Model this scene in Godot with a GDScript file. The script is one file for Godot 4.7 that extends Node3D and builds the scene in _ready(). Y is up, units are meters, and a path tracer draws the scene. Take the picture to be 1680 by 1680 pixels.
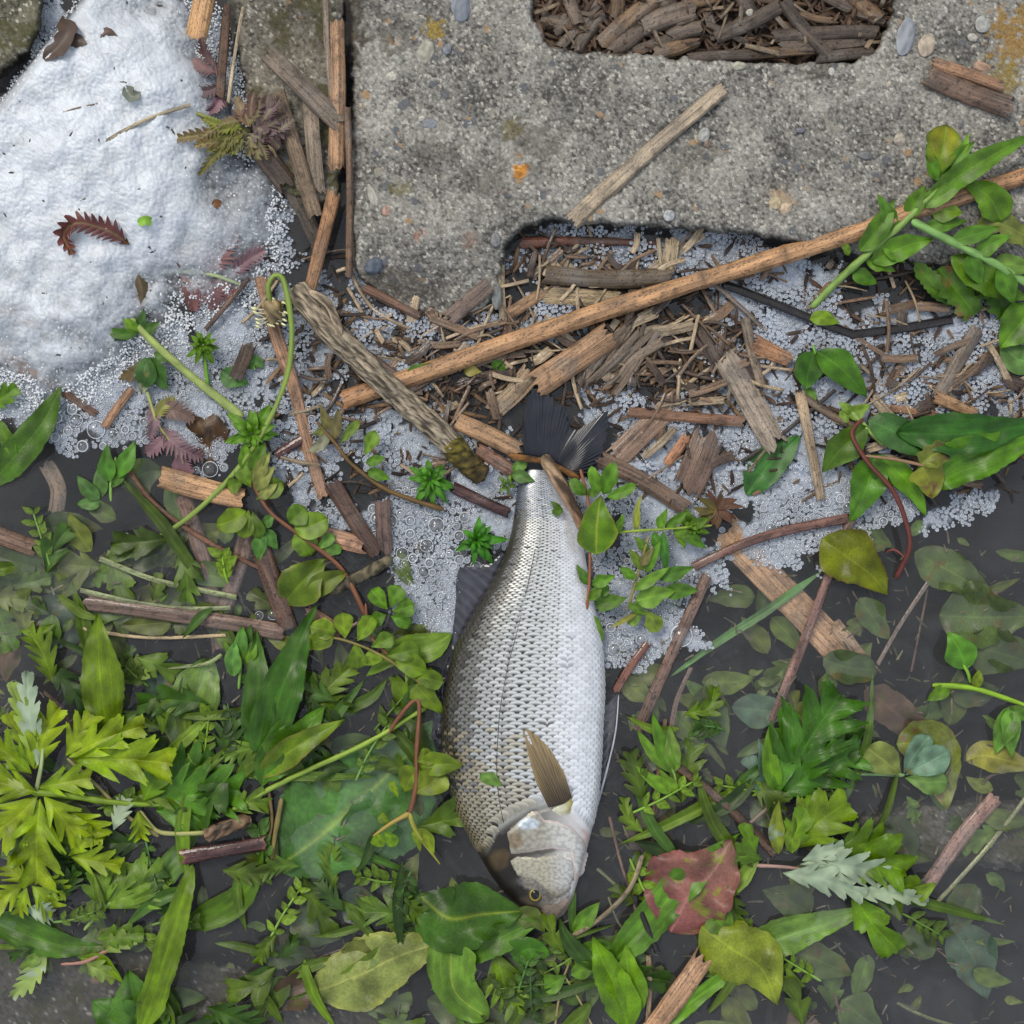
extends Node3D

# One unit of the plan is a pixel of the 1680 px wide plan of the shore, K metres. Heights are in the same unit above the water.
const K := 0.000357
const HC := 2100.0

var rng := RandomNumberGenerator.new()
var n1 := FastNoiseLite.new()      # smooth noise, used at several scales
var ncell := FastNoiseLite.new()   # cell value
var ndist := FastNoiseLite.new()   # cell distance
var M := {}
var taken := {}
var FM := PackedFloat32Array()     # how much foam there is
var FR := PackedFloat32Array()     # how large its bubbles get
const FN := 432

class MB:
	var v := PackedVector3Array()
	var c := PackedColorArray()
	var u := PackedVector2Array()
	var i := PackedInt32Array()
	func put(p: Vector3, col: Color, uv := Vector2.ZERO) -> void:
		v.append(p)
		c.append(col)
		u.append(uv)
	func quads(first: int, nu: int, nv: int, flip := false) -> void:
		for b in nv - 1:
			for a in nu - 1:
				var p := first + b * nu + a
				if flip:
					i.append_array([p, p + nu + 1, p + 1, p, p + nu, p + nu + 1])
				else:
					i.append_array([p, p + 1, p + nu + 1, p, p + nu + 1, p + nu])
	func done() -> ArrayMesh:
		var arr := []
		arr.resize(Mesh.ARRAY_MAX)
		arr[Mesh.ARRAY_VERTEX] = v
		arr[Mesh.ARRAY_COLOR] = c
		arr[Mesh.ARRAY_TEX_UV] = u
		arr[Mesh.ARRAY_INDEX] = i
		var st := SurfaceTool.new()
		st.create_from_arrays(arr, Mesh.PRIMITIVE_TRIANGLES)
		st.generate_normals()
		return st.commit()


func W(x: float, y: float, h: float) -> Vector3:
	var f := (HC - h) / HC * K
	return Vector3((x - 840.0) * f, h * K, (y - 840.0) * f)


func C(r: float, g: float, b: float) -> Color:
	return Color(r / 255.0, g / 255.0, b / 255.0).srgb_to_linear()


func R(a: float, b: float) -> float:
	return rng.randf_range(a, b)


func nz(x: float, y: float, s: float, o := 0.0) -> float:
	return n1.get_noise_3d(x / s, y / s, o)


func tone(c: Color, k: float) -> Color:
	return Color(clampf(c.r * k, 0.0, 0.92), clampf(c.g * k, 0.0, 0.92), clampf(c.b * k, 0.0, 0.92))


func numbered(called: String) -> String:
	var n: int = taken.get(called, -1) + 1
	taken[called] = n
	return called if n == 0 else "%s_%03d" % [called, n]


func tag(o: Node3D, label: String, category: String, group := "") -> Node3D:
	if label:
		o.set_meta("label", label)
	if category:
		o.set_meta("category", category)
	if group:
		o.set_meta("group", group)
	return o


func thing(called: String, label: String, category: String, at := Vector3.ZERO, group := "") -> Node3D:
	var o := Node3D.new()
	o.name = numbered(called)
	add_child(o, true)
	o.position = at
	return tag(o, label, category, group)


# one named mesh; its vertices are in the scene's place, so it is set back by its parent's place
func obj(called: String, mesh: Mesh, mat: Material, parent: Node3D = null) -> MeshInstance3D:
	var o := MeshInstance3D.new()
	o.mesh = mesh
	o.material_override = null
	for s in mesh.get_surface_count():
		o.set_surface_override_material(s, mat)
	if parent == null:
		o.name = numbered(called)
		add_child(o, true)
	else:
		o.name = called
		parent.add_child(o, true)
		var up: Node = parent
		while up != self:
			o.position -= (up as Node3D).position
			up = up.get_parent()
	return o


func many(called: String, mesh: Mesh, mat: Material, where: Array, tint: PackedColorArray = PackedColorArray(), parent: Node3D = null) -> MultiMeshInstance3D:
	var mm := MultiMesh.new()
	mm.transform_format = MultiMesh.TRANSFORM_3D
	mm.use_colors = tint.size() > 0
	mm.mesh = mesh
	mm.instance_count = where.size()
	for k in where.size():
		mm.set_instance_transform(k, where[k])
		if tint.size() > 0:
			mm.set_instance_color(k, tint[k])
	var o := MultiMeshInstance3D.new()
	o.multimesh = mm
	o.material_override = mat
	o.name = numbered(called) if parent == null else called
	o.set_meta("kind", "stuff")
	if parent == null:
		add_child(o, true)
	else:
		parent.add_child(o, true)
	return o


func spline(pts: Array, n: int) -> PackedVector3Array:
	# Catmull-Rom through points [x, y, h], evenly spaced by length
	var q: Array[Vector3] = []
	for p in pts:
		q.append(Vector3(p[0], p[1], p[2]))
	var dense := PackedVector3Array()
	for k in q.size() - 1:
		var a := q[maxi(k - 1, 0)]
		var d := q[mini(k + 2, q.size() - 1)]
		for s in 12:
			dense.append(q[k].cubic_interpolate(q[k + 1], a, d, s / 12.0))
	dense.append(q[q.size() - 1])
	var acc := PackedFloat32Array([0.0])
	for k in range(1, dense.size()):
		acc.append(acc[k - 1] + dense[k].distance_to(dense[k - 1]))
	var out := PackedVector3Array()
	var j := 0
	for k in n:
		var want := acc[acc.size() - 1] * k / (n - 1)
		while j < acc.size() - 2 and acc[j + 1] < want:
			j += 1
		var span := maxf(acc[j + 1] - acc[j], 1e-6)
		out.append(dense[j].lerp(dense[j + 1], clampf((want - acc[j]) / span, 0.0, 1.0)))
	return out


func length_of(pts: Array) -> float:
	var s := 0.0
	for k in range(1, pts.size()):
		s += Vector2(pts[k][0] - pts[k - 1][0], pts[k][1] - pts[k - 1][1]).length()
	return s


func image_tex(w: int, h: int, f: Callable) -> ImageTexture:
	var im := Image.create(w, h, false, Image.FORMAT_RGB8)
	for y in h:
		for x in w:
			var g: float = f.call(x / float(w), y / float(h))
			im.set_pixel(x, y, Color(g, g, g))
	return ImageTexture.create_from_image(im)


func noise_tex(freq: float, type: int, octaves := 4, size := 512) -> NoiseTexture2D:
	var f := FastNoiseLite.new()
	f.noise_type = type
	f.frequency = freq
	f.fractal_octaves = octaves
	var t := NoiseTexture2D.new()
	t.width = size
	t.height = size
	t.seamless = true
	t.noise = f
	return t


func mat(called: String, rough: float, more := {}) -> StandardMaterial3D:
	var m := StandardMaterial3D.new()
	m.resource_name = called
	m.vertex_color_use_as_albedo = true
	m.roughness = rough
	m.cull_mode = BaseMaterial3D.CULL_DISABLED
	for k in more:
		m.set(k, more[k])
	M[called] = m
	return m


func materials() -> void:
	var grain := noise_tex(0.05, FastNoiseLite.TYPE_SIMPLEX, 4)
	var coarse := noise_tex(0.012, FastNoiseLite.TYPE_SIMPLEX, 5)
	# leaf veins, as relief and a slight change of green: feathered ones and parallel ones
	var feather := image_tex(192, 384, func(x: float, y: float) -> float:
		var s := absf(x - 0.5) * 2.0
		var mid := exp(-pow(s / 0.035, 2.0))
		var q := fposmod((y - s * 0.16 + 0.018 * sin(x * 23.0)) * 9.0, 1.0)
		var side := exp(-pow(minf(q, 1.0 - q) / (0.045 + 0.02 * s), 2.0)) * (1.0 - 0.6 * s)
		var net := absf(nz(x * 300.0, y * 620.0, 16.0))
		return clampf(0.86 + 0.13 * maxf(mid, side * 0.45) - 0.05 * smoothstep(0.12, 0.0, net) + 0.12 * nz(x * 100.0, y * 200.0, 26.0, 5.0) + 0.07 * nz(x * 192.0, y * 384.0, 5.0, 15.0), 0.0, 1.0))
	var parallel := image_tex(192, 256, func(x: float, y: float) -> float:
		var s := absf(x - 0.5) * 2.0
		var mid := exp(-pow(s / 0.05, 2.0))
		var q := fposmod(s * 3.4 + 0.5, 1.0)
		var side := exp(-pow(minf(q, 1.0 - q) / 0.09, 2.0))
		return clampf(0.86 + 0.12 * maxf(mid, side * 0.4) + 0.10 * nz(x * 200.0, y * 160.0, 22.0) + 0.05 * nz(x * 300.0, y * 20.0, 4.0) + 0.05 * nz(x * 192.0, y * 256.0, 4.0, 15.0), 0.0, 1.0))
	# fibres that run the length of a reed
	var fibre := image_tex(256, 256, func(x: float, y: float) -> float:
		var a := nz(x * 256.0, y * 12.0, 3.4) * 0.5 + nz(x * 256.0, y * 26.0, 9.0, 3.0) * 0.55
		var speck := smoothstep(0.42, 0.62, nz(x * 256.0, y * 256.0, 5.0, 9.0))
		return clampf(0.87 + 0.26 * a - 0.28 * speck, 0.05, 1.0))
	mat("leaf", 0.36, {albedo_texture = feather, heightmap_enabled = true, heightmap_texture = feather, heightmap_scale = 0.05, backlight_enabled = true, backlight = Color(0.3, 0.36, 0.1), roughness = 0.4, metallic_specular = 0.4})
	mat("blade", 0.4, {metallic_specular = 0.4, albedo_texture = parallel, heightmap_enabled = true, heightmap_texture = parallel, heightmap_scale = 0.05, backlight_enabled = true, backlight = Color(0.3, 0.36, 0.1)})
	mat("soft_leaf", 0.55, {backlight_enabled = true, backlight = Color(0.4, 0.45, 0.2)})
	mat("reed", 0.6, {albedo_texture = fibre, heightmap_enabled = true, heightmap_texture = fibre, heightmap_scale = 0.05})
	mat("wet_reed", 0.22, {albedo_texture = fibre, heightmap_enabled = true, heightmap_texture = fibre, heightmap_scale = 0.04})
	mat("stem", 0.45, {heightmap_enabled = true, heightmap_texture = grain, heightmap_scale = 0.02, uv1_triplanar = true, uv1_scale = Vector3(60, 60, 60)})
	mat("bark", 0.8, {heightmap_enabled = true, heightmap_texture = grain, heightmap_scale = 0.08, uv1_triplanar = true, uv1_scale = Vector3(35, 35, 35)})
	mat("concrete", 0.85, {heightmap_enabled = true, heightmap_texture = grain, heightmap_scale = 0.05, uv1_triplanar = true, uv1_scale = Vector3(30, 30, 30)})
	mat("pebble", 0.55, {heightmap_enabled = true, heightmap_texture = grain, heightmap_scale = 0.02, uv1_triplanar = true, uv1_scale = Vector3(50, 50, 50)})
	mat("mud", 0.9, {heightmap_enabled = true, heightmap_texture = coarse, heightmap_scale = 0.2, uv1_triplanar = true, uv1_scale = Vector3(8, 8, 8)})
	mat("milky_film", 0.5, {albedo_color = Color(0.92, 0.94, 0.97, 1.0), transparency = BaseMaterial3D.TRANSPARENCY_ALPHA})
	mat("foam_skin", 0.45, {transparency = BaseMaterial3D.TRANSPARENCY_ALPHA, backlight_enabled = true, backlight = Color(0.4, 0.4, 0.4)})
	mat("foam", 0.42, {backlight_enabled = true, backlight = Color(0.5, 0.5, 0.5)})
	mat("film", 0.04, {vertex_color_use_as_albedo = false, albedo_color = Color(1, 1, 1, 0.03), transparency = BaseMaterial3D.TRANSPARENCY_ALPHA, metallic_specular = 0.6})
	mat("water", 0.0, {vertex_color_use_as_albedo = false, albedo_color = Color(1, 1, 1, 0.02), transparency = BaseMaterial3D.TRANSPARENCY_ALPHA, metallic_specular = 0.38})
	mat("fish_skin", 0.34, {metallic = 0.25, heightmap_enabled = true, heightmap_texture = grain, heightmap_scale = 0.01, uv1_triplanar = true, uv1_scale = Vector3(60, 60, 60)})
	mat("scale", 0.3, {metallic = 0.32, clearcoat_enabled = true, clearcoat = 0.6, clearcoat_roughness = 0.12})
	mat("fin", 0.14, {backlight_enabled = true, backlight = Color(0.2, 0.2, 0.2)})
	mat("eye", 0.06)


func light_and_camera() -> void:
	var cam := Camera3D.new()
	cam.name = "camera"
	add_child(cam)
	cam.position = Vector3(0, HC * K, 0)
	cam.rotation_degrees = Vector3(-90, 0, 0)
	cam.fov = rad_to_deg(2.0 * atan(840.0 / HC))
	cam.near = 0.02
	cam.far = 60.0
	cam.current = true
	# an overcast sky, brightest overhead
	var sky_m := ProceduralSkyMaterial.new()
	sky_m.sky_top_color = Color(0.74, 0.77, 0.81)
	sky_m.sky_horizon_color = Color(0.64, 0.68, 0.74)
	sky_m.sky_curve = 1.5
	sky_m.ground_horizon_color = Color(0.4, 0.42, 0.38)
	sky_m.ground_bottom_color = Color(0.2, 0.2, 0.18)
	sky_m.sky_energy_multiplier = 1.0
	var clouds := FastNoiseLite.new()
	clouds.frequency = 0.011
	clouds.fractal_octaves = 4
	var ct := NoiseTexture2D.new()
	ct.width = 512
	ct.height = 256
	ct.seamless = true
	ct.noise = clouds
	sky_m.sky_cover = ct
	sky_m.sky_cover_modulate = Color(0.92, 0.94, 0.97, 1.0)
	var sky := Sky.new()
	sky.sky_material = sky_m
	var env := Environment.new()
	env.background_mode = Environment.BG_SKY
	env.sky = sky
	env.background_energy_multiplier = 1.0
	env.tonemap_mode = Environment.TONE_MAPPER_LINEAR
	env.tonemap_exposure = 1.06
	env.sdfgi_enabled = true
	env.ssao_enabled = true
	env.ssil_enabled = true
	var we := WorldEnvironment.new()
	we.name = "environment"
	we.environment = env
	add_child(we)
	var sun := DirectionalLight3D.new()
	sun.name = "sun"
	sun.light_color = Color(1.0, 0.97, 0.92)
	sun.light_energy = 0.7
	sun.light_angular_distance = 24.0
	sun.shadow_enabled = true
	add_child(sun)
	sun.look_at_from_position(Vector3(-0.52, 1.0, -0.66), Vector3.ZERO)


func inside_by(poly: Array, x: float, y: float) -> float:
	# distance to the outline, positive inside
	var best := 1e9
	var inn := false
	var p := Vector2(x, y)
	var n := poly.size()
	for k in n:
		var a: Vector2 = poly[k]
		var b: Vector2 = poly[(k + 1) % n]
		var ab := b - a
		var t := clampf((p - a).dot(ab) / ab.length_squared(), 0.0, 1.0)
		best = minf(best, p.distance_squared_to(a + ab * t))
		if (a.y > y) != (b.y > y) and x < (b.x - a.x) * (y - a.y) / (b.y - a.y) + a.x:
			inn = not inn
	return sqrt(best) * (1.0 if inn else -1.0)


func poly(a: Array) -> Array:
	var out := []
	for k in range(0, a.size(), 2):
		out.append(Vector2(a[k], a[k + 1]))
	return out


# a cast concrete block: worn rounded edges, sand grains and larger stones, lichen and damp stains
func paver(called: String, label: String, outline: Array, hole: Array, box: Rect2, cell: float, top: Callable, base: Color, moss: float, spots: Array, depth := 90.0) -> Node3D:
	var root := thing(called, label, "paving block", W(box.get_center().x, box.get_center().y, 0))
	var cs := 12.0
	var cw := int(box.size.x / cs) + 3
	var ch := int(box.size.y / cs) + 3
	var sd := PackedFloat32Array()
	for b in ch:
		for a in cw:
			var x := box.position.x + a * cs
			var y := box.position.y + b * cs
			var d := inside_by(outline, x, y)
			if hole.size() > 0:
				d = minf(d, -inside_by(hole, x, y))
			sd.append(d)
	var nu := int(box.size.x / cell) + 1
	var nv := int(box.size.y / cell) + 1
	var id := PackedInt32Array()
	id.resize(nu * nv)
	id.fill(-1)
	var mb := MB.new()
	for b in nv:
		for a in nu:
			var x := box.position.x + a * cell
			var y := box.position.y + b * cell
			var fx := (x - box.position.x) / cs
			var fy := (y - box.position.y) / cs
			var ia := int(fx)
			var ib := int(fy)
			fx -= ia
			fy -= ib
			var q := ib * cw + ia
			var d := lerpf(lerpf(sd[q], sd[q + 1], fx), lerpf(sd[q + cw], sd[q + cw + 1], fx), fy)
			d += nz(x, y, 16.0, 2.0) * 5.0 + nz(x, y, 5.0, 4.0) * 1.6
			if d < -12.0:
				continue
			var h: float = top.call(x, y)
			var r := 10.0
			if d < r:
				if d > 0.0:
					h += -r + sqrt(r * r - (r - d) * (r - d))
				else:
					h += -r + d * 9.0
			h = maxf(h, -depth)
			var g := ndist.get_noise_2d(x / 4.4, y / 4.4)
			var cv := ncell.get_noise_2d(x / 4.4, y / 4.4)
			var cv2 := ncell.get_noise_2d(x / 15.0 + 50.0, y / 15.0)
			var g2 := ndist.get_noise_2d(x / 15.0 + 50.0, y / 15.0)
			var wide := nz(x, y, 70.0, 7.0)
			var mid := nz(x, y, 22.0, 11.0)
			var k := 0.84 + 0.6 * cv * cv * signf(cv) - 0.6 * (g + 0.55) + 0.36 * wide + 0.22 * mid + R(-0.16, 0.16)
			var col := tone(base, clampf(k, 0.22, 2.4))
			h += -2.2 * g + 2.5 * wide + 1.8 * mid + R(-0.5, 0.5)
			if cv2 > 0.84 and g2 < -0.45 - 0.25 * absf(mid):     # a larger stone shows
				var warm := ncell.get_noise_2d(x / 15.0 + 50.0, y / 15.0 + 900.0)
				col = tone(C(168, 164, 152) if cv2 > 0.9 else C(120, 122, 126), 0.8 + 0.3 * g)
				if warm > 0.75:
					col = tone(C(170, 142, 110), 0.8)
				h += 1.2
			if cv > 0.82 and R(0, 1) < 0.4:
				col = tone(C(205, 200, 188), R(0.6, 1.0))
			if moss > 0.0:
				var ms := smoothstep(0.35 - moss * 0.55, 0.75 - moss * 0.4, nz(x, y, 40.0, 21.0) + 0.5 * nz(x, y, 9.0, 23.0) + 0.2)
				col = col.lerp(tone(C(70, 68, 32), 0.7 + 0.6 * R(0, 1)), ms * 0.75)
			for s in spots:
				var e := Vector2((x - s[0]) / s[2], (y - s[1]) / s[3]).length() + 0.5 * nz(x, y, 7.0, 30.0) + 0.3 * nz(x, y, 18.0, 31.0)
				if e < 1.0:
					var f: float = smoothstep(1.0, 0.5, e) * s[5]
					col = col.lerp(tone(s[4], 0.6 + 0.7 * R(0, 1)), f)
					h += s[6] * f
			# damp where the water laps at it
			var damp := smoothstep(14.0, -2.0, h)
			col = tone(col, 1.0 - 0.5 * damp)
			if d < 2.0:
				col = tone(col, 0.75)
			id[b * nu + a] = mb.v.size()
			mb.put(W(x, y, h), col)
	for b in nv - 1:
		for a in nu - 1:
			var p := id[b * nu + a]
			var p1 := id[b * nu + a + 1]
			var p2 := id[(b + 1) * nu + a]
			var p3 := id[(b + 1) * nu + a + 1]
			if p >= 0 and p1 >= 0 and p2 >= 0 and p3 >= 0:
				mb.i.append_array([p, p1, p3, p, p3, p2])
	obj("block", mb.done(), M.concrete, root)
	return root


func stone(parent: Node3D, called: String, x: float, y: float, h: float, a: float, b: float, turn: float, thick: float, col: Color, label := "") -> MeshInstance3D:
	var mb := MB.new()
	var nu := 21
	var nv := 11
	var sd := R(0, 500)
	for j in nv:
		for i in nu:
			var th := TAU * i / (nu - 1)
			var ph := PI * j / (nv - 1)
			var dir := Vector3(cos(th) * sin(ph), cos(ph), sin(th) * sin(ph))
			var r := 1.0 + 0.22 * n1.get_noise_3d(dir.x * 1.1 + sd, dir.y * 1.1, dir.z * 1.1) + 0.05 * n1.get_noise_3d(dir.x * 4.0 + sd, dir.y * 4.0, dir.z * 4.0)
			var q := dir * r * Vector3(a, thick, b)
			q = q.rotated(Vector3.UP, -turn)
			mb.put(W(x + q.x, y + q.z, h + q.y), tone(col, 0.9 + 0.45 * n1.get_noise_3d(dir.x * 3.0, dir.y * 3.0 + sd, dir.z * 3.0) + R(-0.05, 0.05)))
	mb.quads(0, nu, nv)
	var o := obj(called, mb.done(), M.pebble, parent)
	if label:
		o.set_meta("label", label)
	return o


func paver_top(x: float, y: float) -> float:
	# the block's lower corner slopes off into the water
	var lobe := smoothstep(350.0, 520.0, y) * smoothstep(860.0, 800.0, x)
	var right := smoothstep(330.0, 450.0, y) * smoothstep(1300.0, 1400.0, x)
	return 46.0 - 36.0 * lobe - 34.0 * right - 8.0 * smoothstep(660.0, 590.0, x)


func ground() -> void:
	# bed of the bank: mud that goes on beyond the frame in every direction
	var mb := MB.new()
	var n := 261
	for b in n:
		for a in n:
			var fx := (a / float(n - 1)) * 2.0 - 1.0
			var fy := (b / float(n - 1)) * 2.0 - 1.0
			var x := 840.0 + 1100.0 * fx + 26000.0 * pow(fx, 9.0)
			var y := 840.0 + 1100.0 * fy + 26000.0 * pow(fy, 9.0)
			var h := -74.0 + 24.0 * nz(x, y, 260.0) + 12.0 * nz(x, y, 60.0, 3.0) + 4.0 * nz(x, y, 18.0, 5.0)
			h -= 60.0 * smoothstep(900.0, 5000.0, y) 
			h += 115.0 * smoothstep(-250.0, -700.0, y)
			var col := tone(C(24, 24, 28), 0.75 + 0.7 * nz(x, y, 40.0, 8.0) + 0.4 * nz(x, y, 12.0, 9.0))
			mb.put(W(x, y, h), col)
	mb.quads(0, n, n)
	obj("ground", mb.done(), M.mud).set_meta("kind", "structure")

	var main := paver("concrete_paver", "grey concrete grid paver with exposed sand grains and a straw filled opening", poly([570, -140, 578, 40, 580, 160, 576, 300, 580, 400, 592, 462, 640, 505, 735, 524, 798, 508, 818, 470, 822, 425, 832, 392, 858, 368, 900, 360, 1000, 364, 1100, 371, 1200, 379, 1290, 389, 1350, 404, 1430, 420, 1560, 440, 1720, 450, 1900, 452, 1900, -140]), poly([868, -200, 870, 0, 878, 46, 898, 74, 935, 86, 1040, 92, 1150, 99, 1300, 108, 1395, 106, 1438, 84, 1460, 46, 1468, 0, 1472, -200]), Rect2(556, -60, 1200, 600), 1.9, paver_top, C(139, 136, 129), -0.35, [
		[710, 48, 22, 20, C(150, 125, 40), 0.8, 0.8], [853, 280, 13, 17, C(206, 140, 48), 0.95, 1.5], [655, 312, 24, 16, C(105, 98, 50), 0.6, 0.5], [840, 212, 20, 22, C(116, 108, 62), 0.6, 0.5], [770, 395, 16, 16, C(150, 120, 100), 0.4, 0.4], [690, 385, 16, 12, C(160, 105, 72), 0.5, 0.5],
		[1660, 60, 46, 60, C(140, 108, 44), 0.85, 0.8], [1650, 130, 30, 44, C(138, 118, 50), 0.7, 0.6], [1532, 282, 14, 12, C(150, 120, 50), 0.8, 0.6], [1280, 325, 24, 20, C(165, 142, 112), 0.7, 1.5], [880, 235, 60, 46, C(62, 52, 44), 0.45, -0.5], [800, 300, 60, 40, C(58, 50, 44), 0.4, -0.5], [1120, 260, 70, 40, C(70, 60, 50), 0.35, -0.5], [650, 60, 50, 34, C(55, 52, 44), 0.5, -0.6], [710, 250, 46, 30, C(56, 48, 40), 0.45, -0.5], [575, 40, 30, 70, C(58, 50, 38), 0.7, -0.5], [640, 470, 90, 40, C(66, 58, 48), 0.5, -0.5], [540, 170, 60, 300, C(64, 54, 42), 0.5, 0], [1350, 118, 40, 18, C(58, 52, 42), 0.5, -0.5]])
	for s in [[757, 10, 17, 24, 0.1, C(98, 112, 134)], [697, 84, 16, 20, 0.2, C(172, 170, 150)], [643, 124, 9, 10, 0.6, C(205, 200, 184)], [654, 70, 11, 11, 0.0, C(165, 146, 130)], [733, 81, 8, 9, 0.0, C(112, 124, 142)], [652, 98, 11, 7, 0.9, C(160, 164, 150)], [705, 203, 13, 8, 0.1, C(118, 126, 140)], [692, 194, 6, 5, 0.0, C(215, 210, 198)], [620, 214, 9, 7, 0.3, C(176, 176, 162)], [1230, 20, 6, 6, 0, C(190, 186, 170)], [1487, 62, 15, 34, 0.25, C(142, 150, 164)], [1520, 75, 13, 20, 0.3, C(196, 176, 152)], [1155, 222, 10, 13, 0.5, C(176, 178, 172)], [1160, 236, 6, 7, 0.4, C(120, 84, 66)], [1614, 40, 15, 15, 0, C(168, 168, 164)], [1313, 214, 7, 5, 0.1, C(92, 90, 120)], [1477, 228, 10, 11, 0.2, C(178, 164, 146)], [1610, 110, 15, 10, 0.2, C(178, 132, 98)], [1420, 255, 12, 7, 0.1, C(88, 92, 100)], [1365, 118, 6, 7, 0, C(205, 205, 196)], [1458, 137, 6, 7, 0, C(205, 192, 165)], [868, 80, 7, 8, 0, C(182, 180, 166)], [1212, 108, 11, 7, 0, C(172, 170, 150)], [1290, 340, 10, 12, 0.4, C(205, 178, 145)], [1272, 332, 10, 12, 0.2, C(190, 172, 128)], [813, 395, 9, 12, 0.2, C(104, 108, 114)], [815, 485, 8, 22, 0.1, C(92, 102, 106)], [635, 345, 9, 9, 0.1, C(178, 132, 112)], [612, 322, 7, 18, -0.35, C(186, 184, 172)], [1098, 354, 10, 10, 0.2, C(176, 182, 186)], [1595, 62, 9, 7, 0.2, C(184, 180, 170)]]:
		stone(main, "embedded_pebble", s[0], s[1], paver_top(s[0], s[1]) + 1.0, s[2], s[3], s[4], 3.2, s[5].lerp(C(134, 130, 122), 0.4))
	paver("concrete_paver", "darker mossy concrete block wedged between the reeds and the foam mound", poly([392, -90, 385, 20, 392, 90, 410, 170, 440, 300, 500, 330, 556, 330, 562, 200, 560, -90]), [], Rect2(372, -60, 206, 400), 2.2, func(x: float, y: float) -> float: return 20.0 - 6.0 * smoothstep(200.0, 330.0, y), C(122, 116, 104), 0.45, [[480, 40, 60, 60, C(70, 62, 44), 0.4, 0]])
	paver("concrete_paver", "moss stained concrete block at the corner beside the foam mound", poly([-120, -120, 62, -120, 66, 20, 55, 70, 20, 105, -40, 140, -120, 150]), [], Rect2(-110, -60, 190, 214), 2.4, func(_x: float, _y: float) -> float: return 40.0, C(104, 100, 84), 0.9, [])
	paver("concrete_paver", "drowned concrete block under the shallow water near the long yellow blade", poly([-160, 1560, -20, 1535, 120, 1540, 240, 1560, 400, 1590, 560, 1610, 640, 1650, 650, 1840, -160, 1840]), [], Rect2(-100, 1515, 760, 240), 4.0, func(_x: float, _y: float) -> float: return -26.0, C(92, 88, 80), 0.2, [])
	paver("concrete_paver", "drowned gravelly concrete edge beneath the water by the pink submerged stalk", poly([1380, 1350, 1480, 1325, 1600, 1318, 1840, 1330, 1840, 1420, 1640, 1418, 1470, 1405, 1400, 1400]), [], Rect2(1360, 1290, 420, 150), 3.2, func(_x: float, _y: float) -> float: return -28.0, C(112, 108, 98), 0.2, [])
	stone(null, "loose_pebble", 614, 435, 24, 17, 13, -0.5, 9, C(84, 92, 106))
	tag(get_node("loose_pebble"), "smooth blue grey oval pebble loose at the sloping corner of the paver", "pebble")


func water() -> void:
	var mb := MB.new()
	var n := 381
	for b in n:
		for a in n:
			var fx := (a / float(n - 1)) * 2.0 - 1.0
			var fy := (b / float(n - 1)) * 2.0 - 1.0
			var x := 840.0 + 1000.0 * fx + 24000.0 * pow(fx, 15.0)
			var y := 840.0 + 1000.0 * fy + 24000.0 * pow(fy, 15.0)
			var wx := x + 30.0 * nz(x, y, 60.0, 40.0)
			var wy := y + 30.0 * nz(x, y, 60.0, 44.0)
			var act := 0.35 + 0.65 * smoothstep(-0.1, 0.5, nz(x, y, 180.0, 50.0))
			act *= 1.0 + 1.2 * smoothstep(1500.0, 1650.0, y) * smoothstep(300.0, 500.0, x) 
			var h := (2.6 * nz(wx, wy, 38.0, 51.0) + 4.2 * nz(wx, wy, 90.0, 52.0) + 0.5 * nz(wx, wy, 13.0, 53.0) + (1.6 * pow(1.0 - absf(nz(wx, wy, 60.0, 54.0)), 5.0) + 0.6 * pow(1.0 - absf(nz(wx, wy, 26.0, 55.0)), 4.0)) * smoothstep(760.0, 900.0, y)) * act
			h *= 0.12 + 0.88 * smoothstep(720.0, 920.0, y)
			mb.put(W(x, y, 0) + Vector3(0, h * K, 0), Color.WHITE)
	mb.quads(0, n, n)
	obj("water", mb.done(), M.water).set_meta("kind", "structure")


func foam_at(x: float, y: float) -> float:
	var a := int((x + 24.0) / 4.0)
	var b := int((y + 24.0) / 4.0)
	if a < 0 or b < 0 or a >= FN or b >= FN:
		return 0.0
	return FM[b * FN + a]


func mound_h(x: float, y: float) -> float:
	# the thick white heap of foam: an outline that swells and thins out
	var e := Vector2((x - 150.0) / 250.0, (y - 235.0) / 300.0).length()
	var e2 := Vector2((x - 300.0) / 155.0, (y - 345.0) / 150.0).length()
	var e3 := Vector2((x - 80.0) / 230.0, (y - 440.0) / 210.0).length()
	var e4 := Vector2((x - 195.0) / 125.0, (y - 105.0) / 120.0).length()
	var f := 74.0 * (1.0 - e * e)
	f = maxf(f, 30.0 * (1.0 - e2 * e2))
	f = maxf(f, 44.0 * (1.0 - e3 * e3))
	f = maxf(f, 56.0 * (1.0 - e4 * e4))
	# the corner block keeps it back
	var corner := (x - 40.0) + (y - 110.0) * 0.75
	if corner < 22.0:
		f -= (22.0 - corner) * 2.2
	f += 12.0 * nz(x, y, 70.0, 61.0) + 6.0 * nz(x, y, 26.0, 62.0)
	return f


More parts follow.
